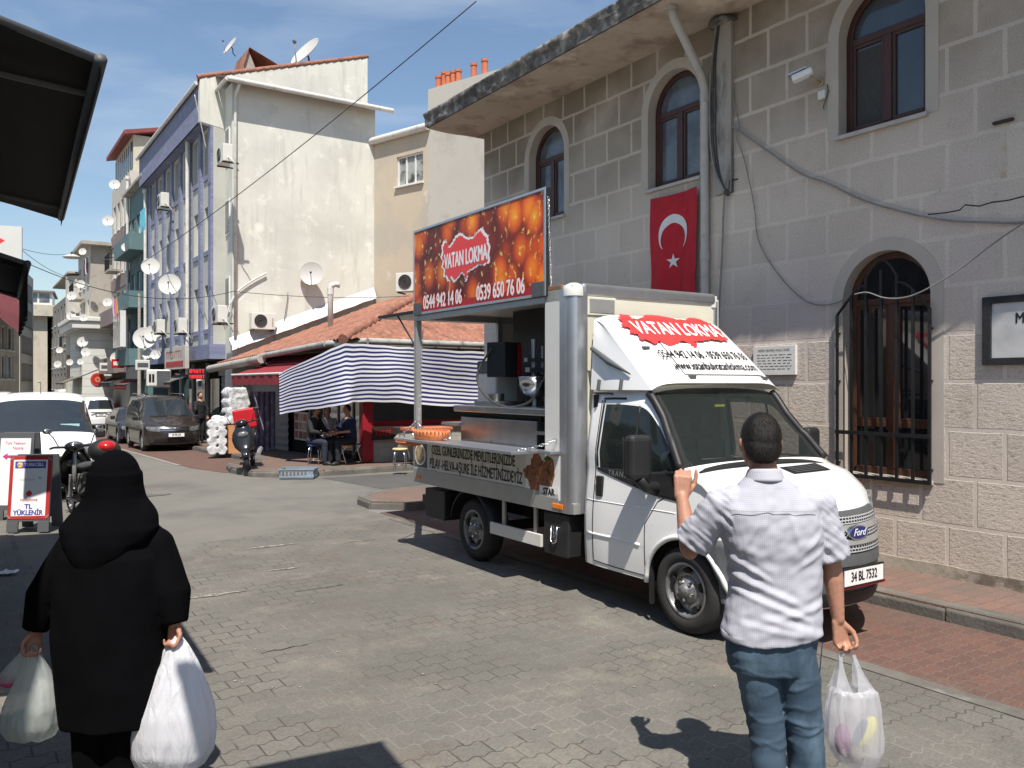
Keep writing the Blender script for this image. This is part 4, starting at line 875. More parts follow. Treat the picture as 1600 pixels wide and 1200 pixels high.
# walls
mb = MB(); mb.box(.0, 10, .05, .35, .1, .90); mb.build('side_wall', brickmat('pale wall tiles', (.42, .39, .34), (.37, .35, .31), (.28, .26, .23), .33, .22, .006, axes='xz', bump=.3, stains=[((.3, .28, .24), 2, .5, .7, .5)]), shop)
mb = MB(); mb.box(.18, 10, -.02, .36, .90, .94); mb.build('counter_ledge', M['cream'], shop)
mb = MB(); mb.box(.18, 10, .03, .12, .943, 1.08); mb.build('red_rail', M['red_column'], shop)
mb = MB(); mb.box(.18, 10, .06, .08, 1.08, 2.8); mb.build('side_glazing', M['glass_dark'], shop)
mb = MB(); mb.box(-.10, .16, -.06, .18, .13, 2.8); mb.build('column', M['red_column'], shop, bevel=.01)
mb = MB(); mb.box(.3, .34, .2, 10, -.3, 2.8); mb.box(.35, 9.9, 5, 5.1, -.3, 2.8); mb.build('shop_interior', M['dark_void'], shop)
mb = MB(); mb.box(.24, .28, .3, 4.4, .2, 2.2); f = mb.build('front_glazing', M['glass_dark'], shop)
for y in (.3, 1.3, 2.3, 3.3, 4.4): mb = MB(); mb.box(.21, .29, y-.03, y+.03, .1, 2.75); mb.build('mullion', M['red_column'] if y < 1 else M['concrete'], f)
mb = MB(); mb.grid(lambda u, v: (.15+.01*math.sin(v*80), 6.0+3.6*u, -.2+2.7*v), 1, 110); mb.build('roller_shutter', M['shutter'], shop)
rnd = random.Random(4)
mb = MB(); mb.box(.2, .235, 4.5, 5.6, .35, 1.15); f = mb.build('poster_board', M['panel_white'], shop)
for i in range(3):
    for j in range(3): mb = MB(); mb.box(.19, .199, 4.56+i*.35, 4.84+i*.35, .40+j*.25, .60+j*.25); mb.build('picture', mat('product picture', rnd.choice([(.35, .12, .1), (.4, .3, .25), (.25, .1, .1)]), .5, .6, 9), f)
# roof vent pipe
vp = thing('vent_pipe', 'white bent vent pipe standing on the tiled roof against the blank wall', 'vent pipe', W(9.3, 24.0, 3.45), TH)
mb = MB(); mb.tube([(0, 0, 0), (0, 0, 1.35), (.02, -.02, 1.47), (.14, -.08, 1.52), (.26, -.12, 1.48)], .085, 10); mb.build('pipe', M['pipe_white'], vp); mb = MB(); mb.cyl((0, 0, 1.2), (0, 0, 1.4), .1, n=10); mb.build('collar', M['pipe_white'], vp)
# ---- maroon awning ----
aw = thing('awning', 'small maroon awning with valance over the packages beside the striped sheet', 'awning', W(6.3, 21.5, 2.2), TH)
mb = MB(); mb.grid(lambda u, v: (1.35*v, -2.15+4.3*u, .55*v-.03*math.sin(PI*v)), 16, 6); mb.build('canopy', M['awning_red'], aw, fix=False)
mb = MB(); mb.grid(lambda u, v: (-.02+.01*math.sin(u*40), -2.15+4.3*u, -.03-.24*v-.01*math.sin(u*60)*v), 60, 4); f = mb.build('valance', M['awning_red'], aw, fix=False)
mb = MB(); mb.cyl((-.01, -2.18, 0), (-.01, 2.18, 0), .03, n=8); mb.build('front_bar', M['pipe_white'], aw); mb = MB(); mb.tube([(1.3, -1.9, .2), (.6, -1.4, .1), (0, -1.9, 0)], .02, 6); mb.build('arm', M['pipe_white'], aw); mb = MB(); mb.tube([(1.3, 1.9, .2), (.6, 1.4, .1), (0, 1.9, 0)], .02, 6); mb.build('arm', M['pipe_white'], aw)
# ---- striped sheet ----
ss = thing('striped_sheet', 'navy and white striped sunshade sheet hung along the gutter of the corner shop', 'sunshade', W(6.95, 17.05, 1.5), TH)
path = [(6.25, 19.35, 2.2, 1.24), (6.55, 18.3, 2.50, 1.36), (6.9, 17.2, 2.80, 1.5), (7.35, 17.02, 2.82, 1.56), (8.3, 16.98, 2.78, 1.52), (9.3, 17.0, 2.74, 1.44), (10.4, 17.02, 2.72, 1.40), (11.5, 17.0, 2.70, 1.42), (12.6, 17.0, 2.68, 1.42)]
def spath(u):
    k = u*(len(path)-1); i = min(int(k), len(path)-2); t = k-i
    p0 = path[max(i-1, 0)]; p1 = path[i]; p2 = path[i+1]; p3 = path[min(i+2, len(path)-1)]
    return [.5*((2*p1[q])+(p2[q]-p0[q])*t+(2*p0[q]-5*p1[q]+4*p2[q]-p3[q])*t*t+(3*p1[q]-p0[q]-3*p2[q]+p3[q])*t**3) for q in range(4)]
NV = 54
def sf(u, v):
    a, b, zt, zb = spath(u); n = noise.noise((u*9, v*1.3, 0)); d = .10*math.sin(u*21+v*1.5)*(1-v*.6)+.09*n
    return (a-6.95, b-17.05+d*.9, zb+(zt-zb)*v-1.5+.035*math.sin(u*13+1)*math.sin(PI*v)+.02*noise.noise((u*20, v*3, 7)))
mb = MB(); mb.grid(sf, 150, NV)
for j in range(NV):
    for i in range(150): mb.m[j*150+i] = 1 if (j % 4 >= 2) else 0
M['sheet_white'] = mat('white striped cloth', (.62, .62, .66), .8, .04, 4, .1, 200); M['sheet_navy'] = mat('navy striped cloth', (.018, .02, .10), .8, .08, 4)
mb.build('cloth', [M['sheet_white'], M['sheet_navy']], ss, fix=False)
# ---- arrow sign, table, stools, crate ----
av = thing('arrow_sign', 'dark wooden arrow sign pointing right on the tiled wall beside the red column', 'arrow sign', W(8.0, 17.96, .62), TH)
mb = MB(); pts = [(-.03, .02), (.0, .16), (-.03, .33), (.5, .33), (.66, .175), (.5, .02)]; mb.prism(pts, lambda p, s: (p[0], .03*s, p[1])); mb.build('board', mat('dark sign wood', (.03, .015, .012), .7, .3, 8), av, bevel=.004)
text_mesh('TERZİ', .16, M['deep_red'], 'lettering', av, facing((.25, -.004, .175), (1, 0, 0), (0, 0, 1)), bold=.004, sx=.95)
def stool(loc, label, h=.45, seatm='panel_white', group='stools outside the shop', rz=0, r=.16):
    t = thing('stool', label, 'stool', loc, rz, group)
    mb = MB(); mb.lathe([(0, h-.04), (r, h-.04), (r+.01, h-.02), (r-.01, h), (0, h+.005)], n=20); mb.build('seat', M[seatm], t)
    for k in range(4):
        a = PI/4+k*PI/2; mb = MB(); mb.tube([(r*.8*math.cos(a), r*.8*math.sin(a), h-.04), (r*1.05*math.cos(a), r*1.05*math.sin(a), h*.5), (r*1.05*math.cos(a), r*1.05*math.sin(a), 0)], .011, 6); mb.build('leg', M['chrome'], t)
    mb = MB(); mb.tube([(r*1.05*math.cos(PI/4+k*PI/2), r*1.05*math.sin(PI/4+k*PI/2), .1) for k in range(4)], .008, 6, closed=True); mb.build('stretcher', M['chrome'], t)
    return t
M['blueseat'] = mat('blue seat', (.03, .08, .22), .5, .1, 5); M['yellowseat'] = mat('cream seat', (.52, .42, .24), .5, .1, 5)
def gpt(u, v, dz=.13):      # point on pavement level near b>17
    t = (u-800)/1300; Y = 20.0
    for _ in range(6):
        b = Y*(CA-SA*t); z = gz(b)+dz; Y = (H-z)*1300/(v-600)
    return Vector((t*Y, Y, gz(Y*(CA-SA*t))+dz))
stool(gpt(625, 733), 'round stool with pale cream seat standing against the tiled wall', seatm='yellowseat')
stool(gpt(480, 728)+W(.3, .35), 'blue seated stool under the man in the black jacket', h=.46, seatm='blueseat')
stool(gpt(505, 722)+W(.3, .5), 'stool hidden under the man in the white shirt', h=.44, seatm='blueseat')
# orange basin table by the tiled wall
tb = thing('table', 'folding tray table with an orange top half hidden behind the truck counter', 'table', gpt(668, 726), TH)
mb = MB(); mb.box(-.55, .5, -.28, .28, .78, .85); mb.build('tabletop', M['claypot'], tb, bevel=.01)
for s in (-1, 1):
    for q in (-1, 1): mb = MB(); mb.tube([(s*.5, q*.24, .78), (s*.28, q*.24, 0)], .013, 6); mb.build('leg', M['chrome'], tb)
# small tea table
tt = thing('tea_table', 'small round tea table between the seated men', 'table', gpt(507, 727)+W(.25, .3), TH)
mb = MB(); mb.lathe([(0, .70), (.34, .70), (.36, .715), (.34, .73), (0, .73)], n=24); mb.build('tabletop', M['wood'], tt); mb = MB(); mb.cyl((0, 0, .03), (0, 0, .7), .025, n=8); mb.build('stem', M['iron'], tt); mb = MB(); mb.lathe([(0, 0), (.2, 0), (.2, .03), (0, .04)], n=12); mb.build('foot', M['iron'], tt)
# metal chair behind seated man in navy
ch = thing('chair', 'dark metal folding chair under the man in the navy shirt', 'chair', gpt(533, 727)+W(.3, .3), TH+.2)
mb = MB(); mb.box(-.2, .2, -.2, .2, .43, .46); mb.build('seat', M['blackplastic'], ch, bevel=.01); mb = MB(); mb.box(-.2, .2, .2, .22, .62, .85); mb.build('backrest', M['blackplastic'], ch, bevel=.01)
for s in (-1, 1): mb = MB(); mb.tube([(s*.21, .22, .85), (s*.21, -.22, 0)], .012, 6); mb.build('leg', M['chrome'], ch); mb = MB(); mb.tube([(s*.19, -.2, .43), (s*.19, .25, 0)], .012, 6); mb.build('leg', M['chrome'], ch)
cr = thing('crate', 'shallow grey blue plastic crate on the kerb in front of the seated men', 'crate', gpt(467, 746, .02), TH-.55)
M['cratem'] = mat('grey blue plastic', (.22, .27, .32), .5, .1, 5)
mb = MB(); w_, d_, h_ = .34, .24, .19
mb.box(-w_, w_, -d_, d_, 0, .02)
for s in (-1, 1):
    for (z0, z1) in ((.02, .05), (.15, .19)): mb.box(-w_, w_, s*d_-.008, s*d_+.008, z0, z1); mb.box(s*w_-.009, s*w_+.009, -d_, d_, z0+.001, z1+.001)
    for k in range(9): x = -w_+.04+k*(2*w_-.08)/8; mb.box(x-.018, x+.018, s*d_-.006, s*d_+.006, .05, .15)
    for k in range(6): y = -d_+.04+k*(2*d_-.08)/5; mb.box(s*w_-.006, s*w_+.006, y-.016, y+.016, .05, .15)
mb.box(-w_-.02, w_+.02, -d_-.02, -d_+.01, .175, .195); mb.box(-w_-.02, w_+.02, d_-.01, d_+.02, .175, .195)
mb.build('crate_body', M['cratem'], cr)
# ---- packages ----
M['wrap'] = mat('clear plastic wrap over white goods', (.62, .63, .64), .25, .25, 6, .6, 20, spec=.8, stain=((.35, .36, .38), 5, .5, .65))
M['purple'] = mat('purple printed rolls', (.20, .16, .24), .6, .25, 8, stain=((.42, .38, .45), 7, .5, .65))
def bale(loc, s, label, m, rz=0, seed=0, name='bale'):
    t = thing(name, label, 'package', loc, TH+rz, 'wrapped goods stacked outside the shop'); mb = MB(); x, y, z = s; nz_ = max(2, round(z/.26)); nx_ = max(2, round(x/.2))
    for k in range(nz_):
        for i in range(nx_): capsule(mb, (-x/2+x*(i+.5)/nx_, -y/2, z*(k+.5)/nz_), (-x/2+x*(i+.5)/nx_, y/2, z*(k+.5)/nz_), z/nz_*.60, z/nz_*.60, n=12, flat0=True, flat1=True)
    fuse(mb, 'wrapped_rolls', m, t, .028, 1, lambda p, n_: .022*noise.noise(p*7+V(seed+x*9, 0, 0))+.012*noise.noise(p*19)); return t
bale(gpt(352, 706), (.55, .55, 1.05), 'white plastic wrapped bale beside the orange carton', M['wrap'], .1)
bale(gpt(339, 709), (.5, .45, .95), 'white wrapped bale leftmost of the stack near the shutter', M['wrap'], -.2)
bale(gpt(388, 705)+W(-.35, 0), (.55, .6, 1.85), 'tall stack of clear wrapped white goods behind the scooter', M['wrap'], .05)
pr_ = thing('roll_stack', 'tall stack of purple patterned rolls under the maroon awning', 'package', gpt(410, 704), TH)
for i in range(5): mb = MB(); mb.cyl((-.33+i*.16, 0, 0), (-.33+i*.16, 0, 1.75), .078, n=12); mb.build('roll', M['purple'], pr_)
oc = thing('carton', 'tall orange cardboard carton standing behind the red scooter', 'carton', gpt(364, 708), TH+.1)
M['cartonm'] = mat('orange cardboard', (.56, .27, .12), .8, .06, 3)
mb = MB(); mb.box(-.17, .17, -.15, .15, 0, .84); mb.build('box', M['cartonm'], oc, bevel=.006); mb = MB(); mb.box(-.172, .172, -.152, -.15, .42, .424); mb.build('seam', M['wood'], oc)
def glyphs(par, m, Mx, w_, h_, n, seed=1):
    r = random.Random(seed); mb = MB()
    for i in range(n):
        x = -w_/2+w_*i/n; ww = w_/n*.72; t = h_*.16; k = r.randint(0, 3)
        segs = [(0, 0, t, h_), (ww-t, 0, ww, h_), (0, h_-t, ww, h_), (0, 0, ww, t)][:2+k%3] if k else [(ww/2-t/2, 0, ww/2+t/2, h_), (0, h_-t, ww, h_)]
        for j, (a, b, c, d) in enumerate(segs): mb.add([Mx @ V(x+a, b-h_/2, .001+j*.0004), Mx @ V(x+c, b-h_/2, .001+j*.0004), Mx @ V(x+c, d-h_/2, .001+j*.0004), Mx @ V(x+a, d-h_/2, .001+j*.0004)], [(0, 1, 2, 3)])
    return mb.build('marks', m, par, fix=False)
# ---- air conditioners ----
def ac(loc, rz, label, brand=False):
    t = thing('air_conditioner', label, 'air conditioner', loc, rz, 'outdoor air conditioner units')
    mb = MB(); mb.box(-.4, .4, -.15, .15, 0, .55); mb.build('casing', M['ac_white'], t, bevel=.015)
    mb = MB(); mb.lathe([(.0, 0), (.2, 0), (.215, .01)], (-.1, -.156, .28), (0, -1, 0), 24); mb.build('fan', M['dark_void'], t)
    mb = MB()
    for r in (.06, .11, .16, .205): mb.tube([(-.1+r*math.cos(2*PI*k/20), -.168, .28+r*math.sin(2*PI*k/20)) for k in range(20)], .004, 4, closed=True)
    mb.build('fan_guard', M['cable_grey'], t)
    for q_ in (-.35, .31): mb = MB(); mb.box(q_, q_+.04, -.15, .35, -.04, -.003); mb.build('bracket', M['iron'], t)
    mb = MB(); mb.tube([(.41, 0, .12), (.5, .05, .08), (.52, .2, -.1), (.5, .3, -.3)], .018, 6); mb.build('hose', M['pipe_white'], t)
    return t
p = on_b(410, 515, 27.8); ac(W(p[0], 27.8, p[1]), TH, 'air conditioner with a brown fan on the blank white wall above the shop roof')
glyphs(bpy.data.objects['air_conditioner'], M['greyplastic'], facing((.3, -.158, .25), (0, 0, 1), (-1, 0, 0)), .3, .05, 6)
ac(Vector(on_y(641, 456, 24.5)), TH-.9, 'air conditioner standing on the tiled roof beside the banner')
rz_ = RN
for (u, v, a, lab) in ((351, 256, 6.95, 'air conditioner high on the near end of the blue building, under the gutter'), (255, 325, 6.7, 'air conditioner on the far upper part of the blue facade'),
                       (343, 505, 6.95, 'air conditioner low on the near end of the blue building beside the drain pipe'), (249, 521, 6.7, 'air conditioner on the lower blue facade, left of the pair'),
                       (282, 521, 6.7, 'air conditioner on the lower blue facade, right of the pair with a looping hose')):
    b, z = on_a(u, v, a); ac(W(a, b, z), RN, lab)
# ---- satellite dishes ----
_dm = {}
def dish(loc, r, label, dirv=(.22, -.92, .25), arm=True, grp='satellite dishes on the street facades'):
    t = thing('satellite_dish', label, 'satellite dish', loc, 0, grp, rot=Vector(dirv).to_track_quat('Z', 'Y').to_euler())
    t.scale = (r, r, r)
    if 'd' not in _dm:
        mb = MB(); prof = [(0, -.16)]+[(k/8, -.16+.16*(k/8)**2) for k in range(1, 9)]
        mb.lathe(prof+[(1.02, .012), (1.0, -.02)]+[(k/8, -.19+.16*(k/8)**2) for k in range(7, -1, -1)], n=28); d = mb.build('reflector', M['dish'], t, fix=False)
        mb = MB(); mb.tube([(0, -.98, -.02), (0, -.55, .35), (0, -.12, .75)], .03, 5); a_ = mb.build('arm', M['cable_grey'], t)
        mb = MB(); mb.cyl((0, -.14, .8), (0, -.06, .66), .09, n=8); l_ = mb.build('receiver', M['greyplastic'], t)
        mb = MB(); mb.tube([(0, 0, -.18), (0, -.1, -.4), (.1, -.5, -.6), (.3, -.7, -.9)], .05, 6); k_ = mb.build('mount', M['cable'], t)
        _dm['d'] = [d, a_, l_, k_]
    else:
        for q in _dm['d']: c = q.copy(); C.objects.link(c); c.parent = t
    return t
D_ = [(235, 416, 27, 6.3, 'dish in front of the teal balconies, left of the larger one'), (265, 444, 33, 6.3, 'large dish on the blue facade beside the drain pipe'),
      (226, 528, 34, 6.3, 'largest dish low on the teal building, in front of another'), (239, 521, 26, 6.6, 'dish half hidden behind the largest low one'),
      (230, 553, 15, 6.4, 'small tilted dish under the largest low one'), (243, 554, 15, 6.5, 'small tilted dish right of its twin above the shop box'),
      (182, 559, 18, 6.3, 'dish over the brown awning'), (169, 345, 17, 6.3, 'dish on the roof edge above the concrete side wall'), (179, 288, 16, 6.3, 'topmost dish at the edge of the glazed roof room'),
      (129, 393, 11, 5.4, 'small dish beside the hanging street lamp'), (126, 444, 13, 5.2, 'dish just under the concrete building eave'), (112, 462, 14, 4.9, 'dish high on the bow fronted building'),
      (111, 493, 14, 4.9, 'rust stained dish in the middle of the bow fronted building'), (131, 496, 12, 5.3, 'dish beside the white cornice'), (129, 534, 16, 5.3, 'bright dish left of the white bay'),
      (126, 543, 15, 5.5, 'beige dish behind the bright one'), (134, 550, 14, 5.4, 'pale pink dish below the bright one'), (93, 547, 10, 4.3, 'upper of two far dishes over the street'),
      (90, 569, 11, 4.2, 'lower of two far dishes over the street'), (126, 565, 10, 5.1, 'small dish near the shop level of the cream building'), (109, 566, 10, 4.9, 'lowest dish on the bow parapet'),
      (168, 472, 14, 5.2, 'dish touching the corner of the white cornice'), (197, 386, 14, 6.3, 'dish between the windows of the mauve building')]
for u, v, px, a, lab in D_:
    b, z = on_a(u, v, a); P = W(a, b, z); dish(P, px/1300*P.y/2, 'satellite '+lab)
p = on_b(487, 427, 27.75); dish(W(p[0], 27.75, p[1]), .40, 'white satellite dish on the blank white wall above the vent pipe', (.12, -.93, .1))
dish(on_y(359, 71, 28.5), .34, 'satellite dish on a bent arm at the top corner of the tiled gable', (-.62, -.55, .45))
d2 = dish(on_y(476, 80, 30.5), .66, 'big tilted satellite dish on the roof ridge seen nearly edge on', (-.55, -.62, .56))
# ================= vehicles =================
def interp(tab, y):
    if y <= tab[0][0]: return tab[0][1]
    for (a, p), (b, q) in zip(tab, tab[1:]):
        if y <= b: return p+(q-p)*(y-a)/(b-a) if b > a else q
    return tab[-1][1]
class Car:
    """swept body: centre line stations (y,z) front->rear; y grows to the rear, x to the right"""
    def __init__(s, path, w, wr, belt, sill, axles, R, bow, bowr, crown, ws, rw, side, zc=.33, wf=.72, tumble_top=None, mid=.6, archw=.0, nose=.26, tail=.12, sharp=2):
        s.w = w; s.belt = belt; s.sill = sill; s.axles = axles; s.R = R; s.zc = zc
        pts = []
        for (a, b) in zip(path, path[1:]):
            d = math.hypot(b[0]-a[0], b[1]-a[1]); k = max(1, int(d/.04))
            for i in range(k): t = i/k; pts.append((a[0]+(b[0]-a[0])*t, a[1]+(b[1]-a[1])*t))
        pts.append(path[-1])
        for _ in range(sharp):
            q = [pts[0]]+[((pts[i-1][0]+2*pts[i][0]+pts[i+1][0])/4, (pts[i-1][1]+2*pts[i][1]+pts[i+1][1])/4) for i in range(1, len(pts)-1)]+[pts[-1]]; pts = q
        s.pts = pts; y0 = min(p[0] for p in pts); y1 = max(p[0] for p in pts); s.y0, s.y1 = y0, y1; s.NS = len(pts)
        s.NB, s.NG, s.NT = 10, 5, 9
        s.sec = []
        for (y, z) in pts:
            f = (y-y0)/(y1-y0); bw = bow*(1-min(1, f*3))+(-bowr)*max(0, (f-.8)/.2)
            zb = interp(belt, y); h = max(0, z-zb); wy = w*min(1, 1-nose*max(0, (.35-(y-y0))/.35)**2*.5)*(1-tail*.3*max(0, (y-(y1-.3))/.3)**2)
            we = wy-(wy-wr)*min(1, h/.5) if h > 0 else wy*(.985-.02*0)
            cr = crown*(1 if h > .3 else .7)
            ze = max(z-cr, .3); yb = y+bw
            sec = []
            zl = s.zlow(yb); zbe = min(zb, ze)
            for i in range(s.NB+1):
                t = i/s.NB; zz = zl+(max(zbe, zl+.005)-zl)*t
                xx = s.side_prof(zz, wy)
                sec.append((xx, yb, zz))
            for i in range(1, s.NG+1):
                t = i/s.NG; sec.append((wy*.985+(we-wy*.985)*(t**1.15), yb, max(zbe, zl+.005)+(max(ze, zl+.006)-max(zbe, zl+.005))*t))
            # corner round + top
            for i in range(1, s.NT+1):
                t = i/s.NT; x = we*(1-t); q = x/max(we, .01)
                rr = 1-q**3.2; sec.append((x, y+bw*q*q, ze+(z-ze)*(rr)))
            s.sec.append(sec)
        s.ws, s.rw, s.side = ws, rw, side
    def side_prof(s, z, wy):
        zb = .95; t = (z-.3)/(zb-.3+.001)
        return wy*(.955+.045*math.sin(PI*min(max(t*.62+.16, 0), 1)))
    def zlow(s, y):
        z = s.sill
        for ya in s.axles:
            if abs(y-ya) < s.R: z = max(z, s.zc+math.sqrt(s.R*s.R-(y-ya)**2)*1.0)
        return z
    def kind(s, i, j):
        y, z = s.pts[i]; y2, z2 = s.pts[i+1]; ym = (y+y2)/2
        nb, ng = s.NB, s.NG
        if j >= nb+ng:
            jj = j-nb-ng
            if s.ws and s.ws[0] <= ym <= s.ws[1]: return 'windscreen' if jj >= 1 else 'a_pillar'
            if s.rw and s.rw[0] <= ym <= s.rw[1] and (len(s.rw) < 3 or s.rw[2] < (z+z2)/2 < s.rw[3]) and jj >= 2: return 'rear_window'
            return 'body'
        if nb <= j < nb+ng and s.side:
            yy = (s.sec[i][j][1]+s.sec[i+1][j][1])/2
            h = s.sec[i][nb+ng][2]-s.sec[i][nb][2]
            for k, (a, b) in enumerate(s.side):
                if a <= yy <= b and h > .05 and not (j == nb+ng-1 and h > .12): return 'side_window%d' % k
        return 'body'
    def build(s, root, mbody, mglass, mside=None, bevel=0):
        G = {}
        n = len(s.sec[0])
        for sg in (1, -1):
            for i in range(s.NS-1):
                for j in range(n-1):
                    k = s.kind(i, j); k = (k if k in ('body', 'windscreen', 'rear_window') else k+('r' if sg > 0 else 'l'))
                    a, b, c, d = s.sec[i][j], s.sec[i+1][j], s.sec[i+1][j+1], s.sec[i][j+1]
                    q = [(p[0]*sg, p[1], p[2]) for p in (a, b, c, d)]
                    if sg < 0: q.reverse()
                    G.setdefault(k, MB()).add(q, [(0, 1, 2, 3)], 0, True)
        mb = G['body']
        for i in (0, s.NS-1):                                   # close the ends
            row = s.sec[i]
            for j in range(n-1):
                q = [(row[j][0], row[j][1], row[j][2]), (row[j+1][0], row[j+1][1], row[j+1][2]), (-row[j+1][0], row[j+1][1], row[j+1][2]), (-row[j][0], row[j][1], row[j][2])]
                mb.add(q, [(0, 1, 2, 3)], 0, False)
        for k, m in G.items():
            nm = 'side_window' if k.startswith('side') else ('windscreen_pillar' if k.startswith('a_p') else k)
            o = m.build(nm, mbody if k == 'body' else M['blackplastic'] if k.startswith('a_pillar') else (mside if k.startswith('side') and mside else mglass), root, fix=True, merge=True)
        return G
    def side_x(s, y, z):
        best = min(range(s.NS), key=lambda i: abs(s.sec[i][2][1]-y)+ (0 if s.sec[i][s.NB+s.NG][2] >= z-.02 else 5))
        sec = s.sec[best]
        for j in range(s.NB+s.NG):
            if sec[j][2] <= z <= sec[j+1][2]:
                t = (z-sec[j][2])/max(1e-5, sec[j+1][2]-sec[j][2]); return sec[j][0]+(sec[j+1][0]-sec[j][0])*t
        return sec[0][0] if z < sec[0][2] else sec[s.NB+s.NG][0]
    def front_pt(s, x, z, off=0, rear=False):
        rng = range(s.NS-1) if not rear else range(s.NS-2, -1, -1)
        for i in rng:
            (ya, za), (yb, zb) = s.pts[i], s.pts[i+1]
            lo, hi = min(za, zb), max(za, zb)
            if lo <= z <= hi and hi-lo > 1e-4:
                t = (z-za)/(zb-za); A = s._at(i, x, z); B = s._at(i+1, x, z); p = Vector(A).lerp(Vector(B), t)
                return (x, p.y+(off if rear else -off), z)
        return (x, s.pts[0][0]-off, z)
    def _at(s, i, x, z):
        y = s.pts[i][0]; f = (y-s.y0)/(s.y1-s.y0); sec = s.sec[i]; we = sec[s.NB+s.NG][0]; bw = sec[s.NB+s.NG][1]-y
        q = min(1.25, abs(x)/max(we, .01)); return (x, y+bw*q*q, z)
    def patch(s, root, name, m, xs, zs, off=.012, rear=False, nx=10, nz=5, shape=None, depth=.03):
        mb = MB()
        def f(u, v):
            x = xs[0]+(xs[1]-xs[0])*u; z = zs[0]+(zs[1]-zs[0])*v
            if shape: x, z = shape(u, v)
            return s.front_pt(x, z, off, rear)
        mb.grid(f, nx, nz, 0, True)
        d = depth*(1 if not rear else -1)
        rim = [(i/nx, 0) for i in range(nx+1)]+[(1, j/nz) for j in range(1, nz+1)]+[(1-i/nx, 1) for i in range(1, nx+1)]+[(0, 1-j/nz) for j in range(1, nz)]
        P = [f(*r) for r in rim]; N = len(P)
        mb.add(P+[(p[0], p[1]+d, p[2]) for p in P], [(i, (i+1) % N, N+(i+1) % N, N+i) for i in range(N)])
        return mb.build(name, m, root)
    def line(s, root, name, m, pts, r=.004, sides=(1, -1), off=.0):
        for sg in sides:
            mb = MB(); P = []
            for (y, z), (y2, z2) in zip(pts, pts[1:]):
                k = max(1, int(math.hypot(y2-y, z2-z)/.06))
                for i in range(k): t = i/k; yy = y+(y2-y)*t; zz = z+(z2-z)*t; P.append((sg*(s.side_x(yy, zz)+off), yy, zz))
            y, z = pts[-1]; P.append((sg*(s.side_x(y, z)+off), y, z)); mb.tube(P, r, 5); mb.build(name, m, root)
def wheel(root, x, y, R, wid, style='steel', sg=1, rr=.62):
    """sg=+1: outer face toward +x"""
    ax = (sg, 0, 0); t = thing('wheel', None, None, (x, y, R)); t.parent = root
    mb = MB(); r0 = R*rr; w = wid
    prof = [(r0, -w), (r0+.02, -w-.004), (R-.05, -w*.98-.006), (R-.018, -w*.9), (R-.004, -w*.75), (R, -w*.5), (R-.004, -w*.27), (R-.018, -.1*w), (R-.05, .004), (R-.09, .008), (r0+.015, 0), (r0, -.012)]
    mb.lathe(prof, (0, 0, 0), ax, 48); 
    for k in range(4): mb.lathe([(R+.001, -w*(.25+.17*k)-.006), (R+.003, -w*(.25+.17*k))], (0, 0, 0), ax, 48)
    mb.build('tyre', M['rubber'], t)
    mb = MB()
    if style == 'steel':
        mb.lathe([(r0+.004, -.008), (r0-.012, .0), (r0-.022, -.02), (r0-.03, -.06), (r0*.83, -.075), (r0*.72, -.045), (r0*.58, -.03), (r0*.50, -.05), (r0*.46, -.055), (r0*.44, -.03), (r0*.25, -.02), (r0*.22, .02), (0, .025)], (0, 0, 0), ax, 40)
        mb.build('rim', M['rim'], t)
        hb = MB()
        for k in range(5):
            a = 2*PI*k/5+.3; c = Vector((sg*.0, 0, 0)); x_, y_ = frame_of(ax)
            pts = []
            for (rr_, da) in ((.66, -.2), (.80, -.22), (.83, 0), (.80, .22), (.66, .2), (.63, 0)):
                pts.append(x_*(r0*rr_*math.cos(a+da))+y_*(r0*rr_*math.sin(a+da)))
            hb = MB(); hb.prism(pts, lambda p, q: Vector((sg*(-.02 if q == 0 else -.10), 0, 0))+p); hb.build('vent_slot', M['under'], t)
        nb = MB()
        for k in range(5):
            a = 2*PI*k/5+.9; x_, y_ = frame_of(ax); c = x_*(r0*.34*math.cos(a))+y_*(r0*.34*math.sin(a)); nb = MB(); nb.cyl(c+Vector(ax)*-.03, c+Vector(ax)*.002, .016, .014, 6); nb.build('wheel_nut', M['chrome'], t)
    else:
        mb.lathe([(r0+.004, -.008), (r0-.01, .0), (r0-.02, -.02), (r0-.025, -.07), (.02, -.07)], (0, 0, 0), ax, 32); mb.build('rim', M['rim'], t)
        x_, y_ = frame_of(ax); sp = MB()
        for k in range(7):
            a = 2*PI*k/7; d = x_*math.cos(a)+y_*math.sin(a); e = Vector(ax).cross(d); A = Vector(ax)
            for s0, s1, w0, w1 in ((.05, r0-.012, .028, .018),):
                sp.add([d*s0-e*w0, d*s1-e*w1, d*s1+e*w1, d*s0+e*w0, d*s0-e*w0-A*.05, d*s1-e*w1-A*.05, d*s1+e*w1-A*.05, d*s0+e*w0-A*.05], [(0, 1, 2, 3), (4, 7, 6, 5), (0, 4, 5, 1), (2, 6, 7, 3)])
        sp.lathe([(.06, -.02), (.055, .004), (0, .006)], (0, 0, 0), ax, 20); sp.build('spokes', M['alloy'], t)
    return t
